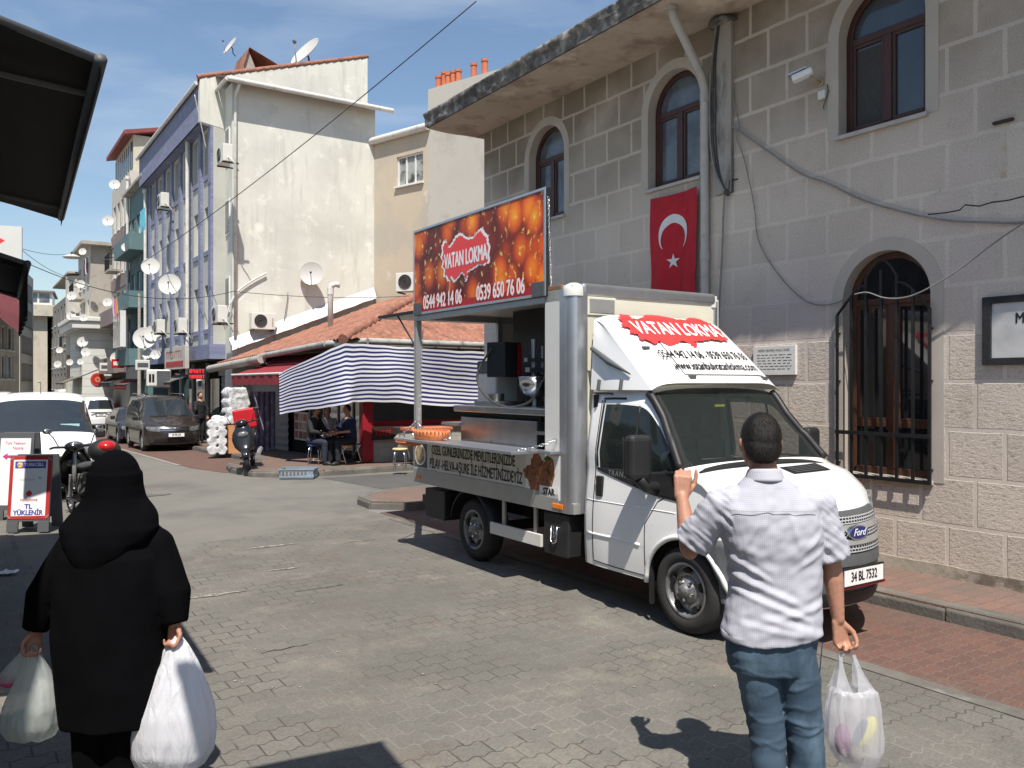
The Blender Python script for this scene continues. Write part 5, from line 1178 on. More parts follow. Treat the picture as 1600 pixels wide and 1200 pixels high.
def plate(root, car, txt, x0, z0, w_, h_, rear=False, band_=True, off=.03):
    p = car.front_pt(x0, z0, off, rear); mb = MB(); s = -1 if not rear else 1
    mb.box(-w_/2-.012, w_/2+.012, -.012, .006, -h_/2-.012, h_/2+.012); o = mb.build('number_plate', M['black_print'], root, loc=(x0, p[1]+(0 if not rear else 0), z0)); 
    mb = MB(); y = -.014 if not rear else .008
    mb.box(-w_/2, w_/2, min(y, y+.001), max(y, y+.001), -h_/2, h_/2); mb.build('plate_face', M['white_print'], o)
    if band_: mb = MB(); xb = -w_/2 if not rear else w_/2-.04; mb.box(xb, xb+.04, y-.002, y+.003, -h_/2, h_/2); mb.build('plate_band', M['navy_print'], o)
    R_ = facing((.02 if not rear else -.02, y-(.0005 if not rear else -.001)*3, 0), (1 if not rear else -1, 0, 0), (0, 0, 1))
    text_mesh(txt, h_*.86, M['black_print'], 'lettering', o, R_, sx=.70, bold=.002)
    return o
# ---------------- the food truck ----------------
tk = thing('food_truck', 'white food truck with open sales box, raised orange fritter banner and red map logo', 'food truck', W(5.575, 4.64, .004), TH)
# cab; local y=0 at the front axle, front toward -y
WC = .915
cab_path = [(-.82, .28), (-.885, .36), (-.90, .56), (-.88, .70), (-.83, .86), (-.77, .985), (-.62, 1.085), (-.30, 1.20), (.02, 1.285), (.05, 1.31), (.27, 1.59), (.50, 1.885), (.58, 1.94), (.85, 1.96), (1.27, 1.955)]
cabc = Car(cab_path, WC, .77, [(-1, .98), (-.3, 1.12), (.05, 1.24), (.35, 1.22), (1.3, 1.20)], .34, [0], .415, .42, 0, .05, (.04, .53), None, [(.08, 1.08)], zc=.33, nose=.30)
ROOT = tk
M['skin_cab'] = M['white_paint']
cabc.build(tk, M['white_paint'], M['screen_glass'], M['screen_glass'])
# interior of the cab
mb = MB(); mb.box(-.80, .80, .1, 1.2, .45, .75); mb.box(-.8, .8, 1.18, 1.24, .45, 1.85); mb.build('cab_interior', M['under'], tk)
for x in (-.45, .12, .48):
    mb = MB(); mb.box(x-.2, x+.2, .75, 1.1, .75, .88); mb.box(x-.2, x+.2, 1.0, 1.14, .85, 1.42); mb.box(x-.11, x+.11, 1.02, 1.12, 1.45, 1.66); mb.build('seat', M['seat'], tk, bevel=.04)
mb = MB(); mb.add([(-.82, -.0, 1.15), (.82, -.0, 1.15), (.80, .45, 1.18), (-.80, .45, 1.18), (-.8, .5, .9), (.8, .5, .9)], [(0, 1, 2, 3), (3, 2, 5, 4)]); mb.build('dashboard', M['blackplastic'], tk)
mb = MB(); mb.lathe([(.17, -.015), (.185, 0), (.17, .015), (.155, 0), (.17, -.015)], (-.42, .55, 1.22), (0, -.75, .66), 24); mb.build('steering_wheel', M['blackplastic'], tk)
# black lower window panel, door lines
def side_poly(name, pts, m, off=.004, root=tk, car=cabc, sides=(1, -1), n=14):
    """polygon in (y,z) laid on the side: given as lower and upper polylines sampled n times"""
    lo, up = pts
    for sg in sides:
        mb = MB()
        def f(u, v):
            def at(pl):
                k = u*(len(pl)-1); i = min(int(k), len(pl)-2); t = k-i; return pl[i][0]+(pl[i+1][0]-pl[i][0])*t, pl[i][1]+(pl[i+1][1]-pl[i][1])*t
            a, b = at(lo), at(up); y = a[0]+(b[0]-a[0])*v; z = a[1]+(b[1]-a[1])*v
            return (sg*(car.side_x(y, z)+off), y, z)
        mb.grid(f, n, 8, 0, True); o = mb.build(name, m, root, fix=True)
        md = o.modifiers.new('s', 'SOLIDIFY'); md.thickness = .006; md.offset = 0
side_poly('window_lower_panel', ([(.0, 1.02), (.35, 1.04), (.75, 1.12), (1.09, 1.19)], [(.10, 1.26), (.42, 1.225), (.8, 1.215), (1.09, 1.21)]), M['blackplastic'])
for sg in (1, -1):
    # pillar trim (black) along the windscreen
    mb = MB(); P = []
    for i in range(cabc.NS):
        y, z = cabc.pts[i]
        if .03 <= y <= .56: p = cabc.sec[i][cabc.NB+cabc.NG]; P.append((sg*(p[0]+.004), p[1]-.004, p[2]+.006))
    mb.tube(P, .036, 8); mb.build('pillar_trim', M['blackplastic'], tk)
    mb = MB(); mb.tube([(sg*(cabc.side_x(y, 1.84)+.006), y, z) for y, z in ((.98, 1.86), (1.02, 1.865), (1.25, 1.865))], .008, 5); mb.build('drip_rail', M['greyplastic'], tk)
cabc.line(tk, 'door_gap', M['under'], [(.44, .36), (.44, .80), (.30, 1.0), (.2, 1.05)], .0045)
cabc.line(tk, 'door_gap', M['under'], [(1.12, .40), (1.12, 1.2), (1.12, 1.80)], .0045)
cabc.line(tk, 'door_gap', M['under'], [(.44, .375), (.8, .375), (1.12, .385)], .0045)
cabc.line(tk, 'side_moulding', M['white_paint'], [(.5, .62), (.8, .625), (1.22, .62)], .014, off=-.004)
cabc.line(tk, 'window_divider', M['blackplastic'], [(.60, 1.22), (.61, 1.5), (.62, 1.76)], .010)
cabc.line(tk, 'window_seal', M['blackplastic'], [(1.09, 1.22), (1.09, 1.5), (1.085, 1.80)], .012)
cabc.line(tk, 'window_seal', M['blackplastic'], [(1.09, 1.815), (.95, 1.82), (.80, 1.82)], .011)
cabc.line(tk, 'waist_crease', M['white_paint'], [(.1, .93), (.5, .925), (1.0, .92), (1.24, .915)], .006, off=-.002)
for sg in (1, -1):
    x = cabc.side_x(1.03, 1.03); mb = MB(); mb.box(sg*x-.02, sg*x+.012, .99, 1.075, .96, 1.14); mb.build('door_handle', M['blackplastic'], tk, bevel=.01)
    # arch lip
    mb = MB(); P = [(sg*(cabc.side_x(.42*math.cos(a), .33+.42*math.sin(a))+.006), .425*math.cos(a), .33+.425*math.sin(a)) for a in [PI*k/20 for k in range(21)]]; mb.tube(P, .022, 6); mb.build('arch_lip', M['white_paint'] , tk)
    mb = MB(); mb.lathe([(.40, -.30), (.405, 0)], (sg*(.86), 0, .33), (sg, 0, 0), 24); kf = [f for f in mb.f if all(mb.v[i][2] > .3 for i in f)]; us = sorted({i for f in kf for i in f}); mpi = {i: k for k, i in enumerate(us)}; kp = MB(); kp.add([mb.v[i] for i in us], [tuple(mpi[i] for i in f) for f in kf], 0, True); kp.build('wheel_housing', M['under'], tk)
    mb = MB(); mb.box(sg*.88-.02, sg*.88+.01, .37, .40, .16, .52); mb.build('mud_flap', M['blackplastic'], tk)
# mirror
for sg in (1, -1):
    x0 = cabc.side_x(.35, 1.2)
    mb = MB(); mb.obox((sg*(x0+.20), .34, 1.36), (.22, .12, .36), Matrix.Rotation(sg*.15, 3, 'Z')); m_ = mb.build('mirror', M['blackplastic'], tk, bevel=.045, seg=3)
    mb = MB(); mb.tube([(sg*(x0+.2), .33, 1.2), (sg*(x0+.12), .34, 1.12), (sg*(x0-.02), .33, 1.10)], [.05, .045, .06], 8); mb.build('mirror_arm', M['blackplastic'], tk)
    mb = MB(); mb.obox((sg*(x0+.20), .408, 1.37), (.17, .004, .30), Matrix.Rotation(sg*.15, 3, 'Z')); mb.build('mirror_glass', M['chrome'], m_)
# bonnet vent, wipers
mb = MB(); mb.grid(lambda u, v: (.12+.58*u, cabc_y(.12+.58*u, v), cabc_z(.12+.58*u, v)), 8, 4) if False else None
def bonnet(x, y, off=.004):
    best = None
    for i in range(cabc.NS-1):
        A = cabc._at(i, x, 0); B = cabc._at(i+1, x, 0)
        if A[1] <= y <= B[1] and cabc.pts[i][1] > .95:
            t = (y-A[1])/max(1e-6, B[1]-A[1]); z = cabc.pts[i][1]*(1-t)+cabc.pts[i+1][1]*t
            sec = cabc.sec[i]; we = sec[cabc.NB+cabc.NG][0]; ze = sec[cabc.NB+cabc.NG][2]; q = min(1, abs(x)/we); z -= (cabc.pts[i][1]-ze)*q**3.2
            return (x, y, z+off)
    return (x, y, 1.3)
for x0, x1, nm in ((.08, .62, 'bonnet_vent'),):
    mb = MB(); mb.grid(lambda u, v: bonnet(x0+(x1-x0)*u, -.26+.15*v+.10*((x0+(x1-x0)*u)/.9)**2, .006), 10, 5); mb.build(nm, M['blackplastic'], tk)
    for k in range(5): mb = MB(); mb.tube([bonnet(x0+.04+(x1-x0-.08)*j/8, -.245+.028*k+.10*((x0+(x1-x0)*j/8)/.9)**2, .012) for j in range(9)], .004, 4); mb.build('vent_slat', M['greyplastic'], tk)
mb = MB(); mb.grid(lambda u, v: (lambda x: (x, cabc._at(next(i for i in range(cabc.NS) if cabc.pts[i][0] >= .0), x, 0)[1]-.06+.09*v, 1.285-.06*abs(x/.9)**3+.025*v))(-.84+1.68*u), 20, 2); mb.build('scuttle', M['blackplastic'], tk)
for x0, x1 in ((-.62, -.05), (.10, .66)):
    f = lambda x, h: (x, cabc._at(next(i for i in range(cabc.NS) if cabc.pts[i][0] >= .0), x, 0)[1]+.03+h*.9, 1.305-.05*abs(x/.9)**3+h)
    mb = MB(); mb.tube([f(x0, .05), f((x0+x1)/2, .035), f(x1, .02)], .009, 5); mb.tube([f(x1+.05, -.02), f((x0+x1)/2+.05, .05)], .008, 5); mb.build('wiper', M['blackplastic'], tk)
# front: bumper, grille, lamps
cabc.patch(tk, 'bumper', M['greyplastic'], (-.88, .88), (.32, .87), .012, nx=24, nz=8)
side_poly('bumper_side', ([(-.52, .33), (-.47, .34), (-.425, .36)], [(-.52, .80), (-.36, .79), (-.20, .78)]), M['greyplastic'], .010)
cabc.patch(tk, 'bumper_lip', M['blackplastic'], (-.80, .80), (.30, .41), .022, nx=20, nz=4)
M['mesh'] = brickmat('grille mesh', (.01, .01, .01), (.01, .01, .01), (.36, .37, .38), .035, .022, .0045, axes='xz', bump=.4, rough=.5)
cabc.patch(tk, 'grille_surround', M['greyplastic'], (-.52, .52), (.60, .985), .022, nx=16, nz=6)
for z0, z1, w_ in ((.90, .955, .50), (.80, .852, .44), (.70, .752, .40)): cabc.patch(tk, 'grille_mesh', M['mesh'], (-w_, w_), (z0, z1), .032, nx=16, nz=2)
for z, w_ in ((.875, .42), (.775, .40)): cabc.patch(tk, 'grille_bar', M['silver'], (-w_, w_), (z-.022, z+.018), .040, nx=16, nz=2)
p = cabc.front_pt(0, .84, .05); mb = MB(); n = 28
mb.prism([(.115*math.cos(2*PI*k/n), .055*math.sin(2*PI*k/n)) for k in range(n)], lambda q, s_: (q[0], p[1]-.012+.03*s_, .84+q[1])); em = mb.build('badge', M['chrome'], tk)
mb = MB(); mb.prism([(.105*math.cos(2*PI*k/n), .047*math.sin(2*PI*k/n)) for k in range(n)], lambda q, s_: (q[0], p[1]-.015+.01*s_, .84+q[1])); mb.build('badge_field', M['navy_print'], em)
text_mesh('Ford', .075, M['white_print'], 'lettering', em, facing((0, p[1]-.018, .842), (1, 0, 0), (0, 0, 1)), shear=.35, bold=.0015)
for sg in (1, -1):
    cabc.patch(tk, 'headlight', M['lens'], (0, 0), (0, 0), .02, nx=8, nz=6, shape=lambda u, v, sg=sg: (sg*(.50+.34*u), .72+.05*u+(.20+.08*u)*v))
plate(tk, cabc, '34 BL 7532', -.04, .535, .52, .115, off=.045)
mb = MB(); p = cabc.front_pt(0, .46, .05); mb.box(-.26, .26, p[1]-.004, p[1]+.01, .452, .470); mb.build('plate_strip', M['deep_red'], tk)
# roof fairing
mb = MB()
def fairing(u, v):
    # u across 0..1, v from the front lower lip to the rear top
    x = (u-.5)*2; hw = .80-.04*v
    if v < .9: k = v/.9; y = .45+.68*k; z = 1.955+.60*k+.008*math.sin(PI*k)
    else: k = (v-.9)/.1; y = 1.13+.12*k; z = 2.555+.03*math.sin(k*PI/2)
    bow = .045*(1-abs(x)**2.6)
    return (x*hw, y-bow+.03, z-.06*abs(x)**9)
mb.grid(fairing, 30, 18)
o = mb.build('roof_fairing', M['white_paint'], tk)
for sg in (1, -1):
    mb = MB()
    def fs(u, v):
        t = v; a = Vector(fairing(1 if sg > 0 else 0, t)); k = 1-u
        yr = 1.255
        b = Vector((a.x+sg*(.018), yr, a.z)) ; p = a.lerp(b, u); dent = .03*math.sin(PI*min(1, u*1.1))*math.sin(PI*v)
        p.x += sg*(.020*math.sin(PI*u)*(1-v)-.02*math.sin(PI*u)*v); return p
    mb.grid(fs, 14, 14); f = mb.build('fairing_side', M['white_paint'], o)
    mb = MB(); mb.tube([(sg*(.80+.02), 1.24, 2.27), (sg*.835, .98, 2.14), (sg*.82, .72, 2.03)], [.02, .028, .006], 6); mb.build('side_groove', M['greyplastic'], o)
    for y in (.82, 1.12): mb = MB(); mb.cyl((sg*.845, y, 1.89), (sg*.83, y, 1.985), .016, n=8); mb.build('fairing_bolt', M['greyplastic'], o)
mb = MB(); pr = lambda u, v: Vector(fairing(u, v))+Vector((0, -.006, .004))
mb.grid(lambda u, v: pr(.26+.66*u, .10+.42*v)+Vector((0, -.006, .004)), 20, 6)
o2 = mb.build('raised_panel', M['white_paint'], o)
for (x, v_) in ((.13, .45), (.30, .07), (.90, .07)):
    mb = MB(); c = pr(x, v_); mb.obox(c, (.07, .03, .028)); mb.build('lamp_recess', M['greyplastic'], o)
# writing on the fairing
def on_fair(me, x0, v0, sx_, sv):
    for vtx in me.vertices:
        x = vtx.co.x; y = vtx.co.y; u = .5+(x0+x)/1.52; v = v0+y
        p = Vector(fairing(u, min(.97, max(.03, v)))); e = .003; n = (Vector(fairing(u+.01, v))-Vector(fairing(u-.01, v))).cross(Vector(fairing(u, min(.99, v+.01)))-Vector(fairing(u, v-.01))).normalized()
        if n.y > 0: n = -n
        vtx.co = p+n*(.022+vtx.co.z)
TRM = [(0, .62), (.03, .72), (.02, .84), (.08, .95), (.14, .9), (.13, .8), (.20, .80), (.25, .86), (.33, .97), (.42, 1.0), (.50, .92), (.58, .86), (.66, .84), (.72, .88), (.78, .95), (.86, .97), (.90, .86), (.96, .8), (.97, .66), (1, .55), (.98, .42), (.99, .28), (.90, .25), (.80, .28), (.72, .24), (.64, .22), (.58, .20), (.56, .04), (.52, .02), (.50, .14), (.44, .20), (.38, .12), (.30, .05), (.22, .16), (.16, .08), (.12, .18), (.06, .22), (.07, .36), (.02, .42), (.05, .52)]
def jag(pts, n=6, amp=.012, seed=1):
    r = random.Random(seed); out = []
    for i in range(len(pts)):
        a = Vector((*pts[i], 0)); b = Vector((*pts[(i+1) % len(pts)], 0))
        for k in range(n):
            p = a.lerp(b, k/n); out.append((p.x+(r.uniform(-amp, amp) if k else 0), p.y+(r.uniform(-amp, amp)*1.6 if k else 0)))
    return out
def flatpoly(pts, sx_, sy_, z=0):
    from mathutils.geometry import tessellate_polygon
    V3 = [Vector((p[0]*sx_, p[1]*sy_, 0)) for p in pts]; mb = MB(); T = tessellate_polygon([V3])
    mb.add([(p.x, p.y, z) for p in V3], [tuple(t) for t in T]); return mb
def subdiv(me, cuts=2):
    bm = bmesh.new(); bm.from_mesh(me); bmesh.ops.subdivide_edges(bm, edges=bm.edges, cuts=cuts, use_grid_fill=True); bm.to_mesh(me); bm.free()
mp_ = flatpoly([(p[0]-.5, p[1]-.5) for p in jag(TRM)], 1.22, .52).build('map_logo', M['red_print'], o, fix=False); subdiv(mp_.data, 3); on_fair(mp_.data, -.03, .70, 1, 1)
def fair_text(txt, size, m, x0, v0, sx, bold=0, ratio=1.75):
    t = text_mesh(txt, size, m, 'lettering', o, sx=sx, bold=bold, ext=.0005)
    for v in t.data.vertices: v.co.y *= ratio
    on_fair(t.data, x0, v0, 1, 1); 
    for v in t.data.vertices: pass
    return t
t1 = fair_text('VATAN LOKMA', .165, M['white_print'], -.01, .705, .92, .003, 1.6)
for v in t1.data.vertices: v.co.y -= .002; v.co.z += .005
fair_text('0544 942 14 06 - 0539 650 76 06', .085, M['black_print'], .05, .345, .93, .0008, 1.75)
fair_text('www.istanbulvatanlokma.com', .085, M['black_print'], .08, .195, 1.0, .0008, 1.75)
for sg in (-1,):
    t = text_mesh('TRANSIT', .07, M['silver'], 'lettering', tk, facing((-(cabc.side_x(.66, 1.16)+.011), .78, 1.175), (0, -1, 0), (0, .0, 1)), shear=.2, bold=-.0005, space=1.15)
mb = MB(); mb.box(-.02, .10, .5, .51, 1.745, 1.765); mb.build('yellow_sticker', mat('yellow sticker', (.6, .65, .05), .5), tk)
# wheels
for sg in (1, -1): wheel(tk, sg*.905, 0, .345, .20, 'steel', sg)
for sg in (1, -1): wheel(tk, sg*.885, 3.23, .345, .22, 'steel', sg)
# chassis
for sg in (1, -1): mb = MB(); mb.box(sg*.4-.04, sg*.4+.04, .9, 4.6, .5, .66); mb.build('chassis_rail', M['under'], tk)
mb = MB(); mb.cyl((-.75, 3.23, .345), (.75, 3.23, .345), .06, n=10); mb.build('axle', M['under'], tk)
mb = MB(); mb.box(-.5, .5, -.5, 1.3, .3, .7); mb.build('engine_block', M['under'], tk)
# sales box: local coords, a=4.6->x=-.975
X0, X1, Y0, Y1, ZB, ZT_ = -.975, .925, 1.33, 4.48, .76, 2.87
box_ = tk
def bx_(name, m, *a, bev=.004, par=None): mb = MB(); mb.box(*a); return mb.build(name, m, par or box_, bevel=bev)
bx_('front_panel', M['cream'], X0+.06, X1-.03, Y0+.01, Y0+.05, ZB, ZT_-.02)
bx_('box_floor', M['silver'], X0+.02, X1, Y0, Y1, ZB, ZB+.10)
bx_('box_roof', M['panel_white'], X0+.02, X1, Y0+.02, Y1, ZT_-.06, ZT_-.02)
bx_('off_side_panel', M['panel_white'], X1-.03, X1, Y0, Y1, ZB+.1, ZT_-.06)
mb = MB(); mb.lathe([(.09, 0), (.09, ZT_-ZB-.06)], (X0+.09, Y0+.09, ZB), (0, 0, 1), 16, a0=0, a1=2*PI); mb.build('corner_post', M['alu'], box_)
bx_('post_flange', M['alu'], X0-.002, X0+.02, Y0+.09, Y0+.19, ZB, ZT_-.05); bx_('post_flange', M['alu'], X0+.09, X0+.18, Y0-.002, Y0+.02, ZB, ZT_-.05)
bx_('white_strip', M['panel_white'], X0, X0+.03, Y0+.19, Y0+.42, ZB+.1, ZT_-.05)
mb = MB(); mb.lathe([(.1, -.06), (.1, 0), (.085, .04), (.04, .062), (0, .066)], (X0+.09, Y0+.09, ZT_-.06), n=20); mb.build('corner_cap', M['panel_white'], box_)
mb = MB(); mb.lathe([(.075, -.08), (.075, 0), (.06, .04), (.03, .058), (0, .06)], (X1-.06, Y0+.07, ZT_-.06), n=16); mb.build('corner_cap', M['panel_white'], box_)
mb = MB(); mb.box(X0+.12, X1-.04, Y0-.01, Y0+.10, ZT_-.12, ZT_); mb.build('top_rail', M['alu'], box_, bevel=.035, seg=3)
mb = MB(); mb.box(X1-.07, X1+.005, Y0+.0, Y0+.07, ZB, ZT_-.06); mb.build('corner_post', M['alu'], box_, bevel=.02)
bx_('side_top_rail', M['silver'], X0, X0+.06, Y0+.15, Y1, ZT_-.16, ZT_-.05)
bx_('wood_strip', M['wood'], X0+.0, X0+.05, Y0+.16, Y0+.5, ZT_-.05, ZT_-.01)
bx_('vent_cover', M['silver'], X0+.20, X0+.50, Y0-.006, Y0+.008, 2.60, 2.73); bx_('vent_frame', M['cream'], X0+.18, X0+.52, Y0-.002, Y0+.009, 2.58, 2.75)
bx_('rear_post', M['silver'], X0, X0+.07, Y1-.07, Y1, ZB+.1, ZT_-.16); bx_('rear_post', M['silver'], X1-.07, X1-.031, Y1-.07, Y1, ZB+.1, ZT_-.06)
bx_('rear_door', M['panel_white'], X0+1.25, X1-.07, Y1-.03, Y1+.01, ZB+.1, ZT_-.07); bx_('rear_inner_post', M['alu'], X0+1.18, X0+1.25, Y1-.06, Y1, ZB+.1, ZT_-.07)
bx_('rear_header', M['alu'], X0+.07, X1-.07, Y1-.06, Y1, ZT_-.14, ZT_-.06)
# lower side panels
bx_('lower_panel', M['panel_white'], X0-.004, X0+.03, Y0+.19, Y1, .93, 1.285); bx_('lower_rail', M['silver'], X0-.012, X0+.03, Y0+.19, Y1, ZB, .93)
f_ = bx_('tail_light', M['orange'], X0-.02, X0-.011, Y1-.20, Y1-.10, .80, .85, bev=.004); bx_('side_marker', M['orange'], X0-.02, X0-.011, Y0+.12, Y0+.28, .795, .84, bev=.004)
bx_('rear_lamp', M['redlens'], X0+.08, X0+.3, Y1, Y1+.04, .80, .88, bev=.004)
SX = X0-.0055
FS = lambda y, z, o=0: facing((SX-.001-o, y, z), (0, -1, 0), (0, 0, 1))
text_mesh('ÖZEL GÜNLERİNİZDE MEVLİTLERİNİZDE', .155, M['black_print'], 'lettering', tk, FS(3.13, 1.172), sx=.60, bold=.0022)
text_mesh('PİLAV -HELVA-AŞURE İLE HİZMETİNİZDEYİZ', .16, M['black_print'], 'lettering', tk, FS(3.09, 1.012), sx=.59, bold=.0022)
M['food1'] = mat('printed bowl of rice', (.42, .33, .2), .5, .6, 14, stain=[((.16, .08, .04), 12, .5, .6), ((.6, .55, .42), 9, .6, .65)])
M['food2'] = mat('printed fried meat', (.32, .12, .045), .5, .5, 14, stain=[((.10, .03, .015), 14, .48, .6), ((.55, .26, .1), 18, .6, .66)])
def picture(name, y0, y1, z0, z1, m): mb = MB(); mb.box(SX-.002, SX, y0, y1, z0, z1); return mb.build(name, m, tk)
pc = picture('bowl_picture', 4.13, 4.46, .95, 1.28, M['greyplastic'])
mb = MB(); mb.prism([(4.30+.14*math.cos(2*PI*k/24), 1.10+.13*math.sin(2*PI*k/24)) for k in range(24)], lambda q, s_: (SX-.0035+.001*s_, q[0], q[1])); mb.build('bowl_rim', M['white_print'], pc)
mb = MB(); mb.prism([(4.30+.12*math.cos(2*PI*k/24), 1.10+.11*math.sin(2*PI*k/24)) for k in range(24)], lambda q, s_: (SX-.005+.001*s_, q[0], q[1])); mb.build('bowl_food', M['food1'], pc)
mb = MB(); mb.prism([(4.27, 1.09), (4.40, 1.27), (4.30, 1.28), (4.20, 1.10)], lambda q, s_: (SX-.0065+.001*s_, q[0], q[1])); mb.build('bowl_spoon', M['food1'], pc)
pc = picture('meat_picture', 1.50, 2.06, .87, 1.28, M['white_print'])
r = random.Random(8); pts = []
for k in range(40):
    a = 2*PI*k/40; rad = 1+.16*math.sin(a*5+1)+r.uniform(-.08, .08); pts.append((1.84+.22*math.cos(a)*rad, 1.07+.19*math.sin(a)*rad))
mb = MB(); mb.prism(pts, lambda q, s_: (SX-.0035+.001*s_, q[0], q[1])); mb.build('meat', M['food2'], pc)
mb = MB(); mb.prism([(1.60, 1.24), (1.75, 1.26), (1.70, 1.12), (1.63, .98), (1.58, 1.1)], lambda q, s_: (SX-.0036+.001*s_, q[0], q[1])); mb.build('meat', M['food2'], pc)
mb = MB(); mb.prism([(1.76, 1.23), (1.70, 1.275), (1.62, 1.25), (1.68, 1.225)], lambda q, s_: (SX-.0045+.001*s_, q[0], q[1])); mb.build('parsley', mat('printed parsley', (.04, .12, .03), .6), pc)
mb = MB(); mb.box(SX-.0065, SX-.0055, 1.52, 1.82, .885, .985); mb.build('caption_field', M['white_print'], pc)
text_mesh('STAR', .085, M['black_print'], 'lettering', tk, FS(1.67, .935, .007), sx=.9, bold=.004)
# shelf flap with chains
bx_('serving_shelf', M['alu'], X0-.40, X0-.006, 1.72, 4.17, 1.295, 1.325, bev=.005); bx_('shelf_end', M['alu'], X0-.12, X0-.006, 1.50, 1.70, 1.30, 1.33, bev=.005)
def chain(p0, p1, drop, nlink, name='chain', par=tk, r=.0045, m='chrome'):
    P = sag(p0, p1, drop, nlink); mb = MB()
    for i in range(nlink):
        a, b = P[i], P[i+1]; d = (b-a); L = d.length*.72; x, y = frame_of(d); d.normalize(); c = (a+b)/2; s_ = x if i % 2 else y
        pts = [c+d*(L*math.cos(2*PI*k/8))*.95+s_*(.011*math.sin(2*PI*k/8)) for k in range(8)]; mb.tube(pts, r, 4, closed=True)
    return mb.build(name, M[m], par)
chain((X0-.01, 4.40, 1.50), (X0-.38, 4.14, 1.335), .02, 14); chain((X0-.01, 4.40, 1.50), (X0-.2, 3.3, 1.34), .05, 26)
chain((X0-.01, 1.55, 1.44), (X0-.3, 1.78, 1.33), .02, 12)
chain((X0-.01, 1.68, 3.70), (X0+.06, 1.70, 2.05), .0, 60, r=.0035)
chain((X0+.08, 4.40, 2.6), (X0+.03, 4.42, 1.50), .0, 40, r=.0035)
# interior
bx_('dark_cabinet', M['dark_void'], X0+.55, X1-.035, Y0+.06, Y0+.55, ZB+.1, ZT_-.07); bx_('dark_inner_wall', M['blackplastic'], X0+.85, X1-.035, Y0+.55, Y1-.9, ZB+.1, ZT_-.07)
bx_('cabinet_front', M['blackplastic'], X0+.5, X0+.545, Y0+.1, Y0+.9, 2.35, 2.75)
ct = thing('steel_counter', 'long stainless steel fryer counter standing inside the truck behind the serving shelf', 'steel counter', tk.matrix_basis @ V(X0+.06, 1.72, .86), TH)
mb = MB(); mb.box(.0, .6, .25, 1.72, 0, .72); mb.build('cabinet', M['steel'], ct, bevel=.006)
mb = MB(); mb.box(-.05, .65, .0, 1.80, .78, .85); mb.build('worktop', M['steel'], ct, bevel=.01); mb = MB(); mb.box(.03, .6, .22, 1.74, .722, .779); mb.build('dark_recess', M['dark_void'], ct)
mb = MB(); mb.box(.1, .5, 1.1, 1.6, .851, .90); mb.build('fryer_rim', M['steel'], ct, bevel=.004); mb = MB(); mb.cyl((.2, 1.3, .9), (.2, 1.3, .98), .09, n=16); mb.build('pot', M['steel'], ct)
mb = MB(); mb.box(-.04, .5, -.2, .22, .60, .63); mb.build('side_tray', M['steel'], ct); mb = MB(); mb.box(-.04, .5, 1.72, 2.1, .62, .65); mb.build('side_tray', M['steel'], ct)
mx_ = thing('mixer', 'dough dropping machine with a polished hemispherical bowl above the steel counter', 'machine', tk.matrix_basis @ V(X0+.45, 2.55, 1.80), TH)
mb = MB(); mb.lathe([(0, -.19), (.08, -.175), (.14, -.12), (.17, -.03), (.175, .04), (.185, .045), (.185, .055), (.165, .05), (.15, 0)], (0, 0, .17), n=28); mb.build('bowl', M['chrome'], mx_)
mb = MB(); mb.cyl((.0, .02, .2), (.0, .02, .62), .03, n=10); mb.box(-.12, .14, -.03, .03, .38, .42); mb.box(-.10, .10, -.04, .04, .27, .32); mb.cyl((.1, 0, .25), (.1, 0, .55), .018, n=8); mb.build('drive_head', M['alu'], mx_)
mb = MB(); mb.cyl((0, 0, -.09), (0, 0, .0), .03, n=8); mb.cyl((.22, .1, -.09), (.22, .1, .3), .025, n=8); mb.build('stand', M['alu'], mx_)
mb = MB(); mb.tube([(0, -.15, .22), (0, -.35, .2), (-.02, -.42, .3), (-.02, -.45, .36)], .010, 6); mb.build('lever', M['chrome'], mx_)
wp = thing('appliance', 'cream appliance with dark top standing at the back of the truck counter', 'appliance', tk.matrix_basis @ V(X0+.55, 3.55, 1.71), TH)
mb = MB(); mb.box(-.15, .15, -.3, .1, 0, .36); mb.build('casing', M['panel_white'], wp, bevel=.02); mb = MB(); mb.box(-.16, .16, -.36, .1, .362, .50); mb.build('top', M['greyplastic'], wp, bevel=.02)
sp_ = thing('loudspeaker', 'black box loudspeaker hung in the open side of the truck above the counter', 'loudspeaker', tk.matrix_basis @ V(X0+.35, 3.0, 2.02), TH+.3)
mb = MB(); mb.box(-.14, .14, -.13, .13, 0, .38); mb.build('cabinet', M['blackplastic'], sp_, bevel=.01); mb = MB(); mb.box(.08, .135, -.14, -.131, .02, .36); mb.build('side_strip', M['deep_red'], sp_)
hs = thing('hose', 'black cable looping across the truck opening under the machine', 'cable', tk.matrix_basis @ V(X0+.1, 2.9, 1.95), TH)
mb = MB(); mb.tube(smooth_path([(.1, .1, .4), (.0, .25, .1), (0, .1, -.12), (0, -.3, -.24), (0, -.75, -.18), (0, -1.0, .05), (0, -1.25, .25)], 6), .012, 6); mb.build('loop', M['cable'], hs)
bk = thing('bread_tray', 'orange plastic basket tray standing on the serving shelf', 'basket', tk.matrix_basis @ V(X0-.2, 3.66, 1.326), TH)
M['orangeplastic'] = mat('orange plastic', (.60, .19, .07), .5, .2, 20)
mb = MB(); mb.lathe([(.0, .0), (.24, .0), (.27, .04), (.285, .09), (.275, .09), (.255, .045), (0, .02)], n=26); o = mb.build('tray', M['orangeplastic'], bk); bk.scale = (.62, 1.05, 1)
mb = MB()
for k in range(30): a = 2*PI*k/30; mb.sph((.28*math.cos(a), .28*math.sin(a), .092), .015, 6, 4)
mb.build('beaded_rim', M['orangeplastic'], bk)
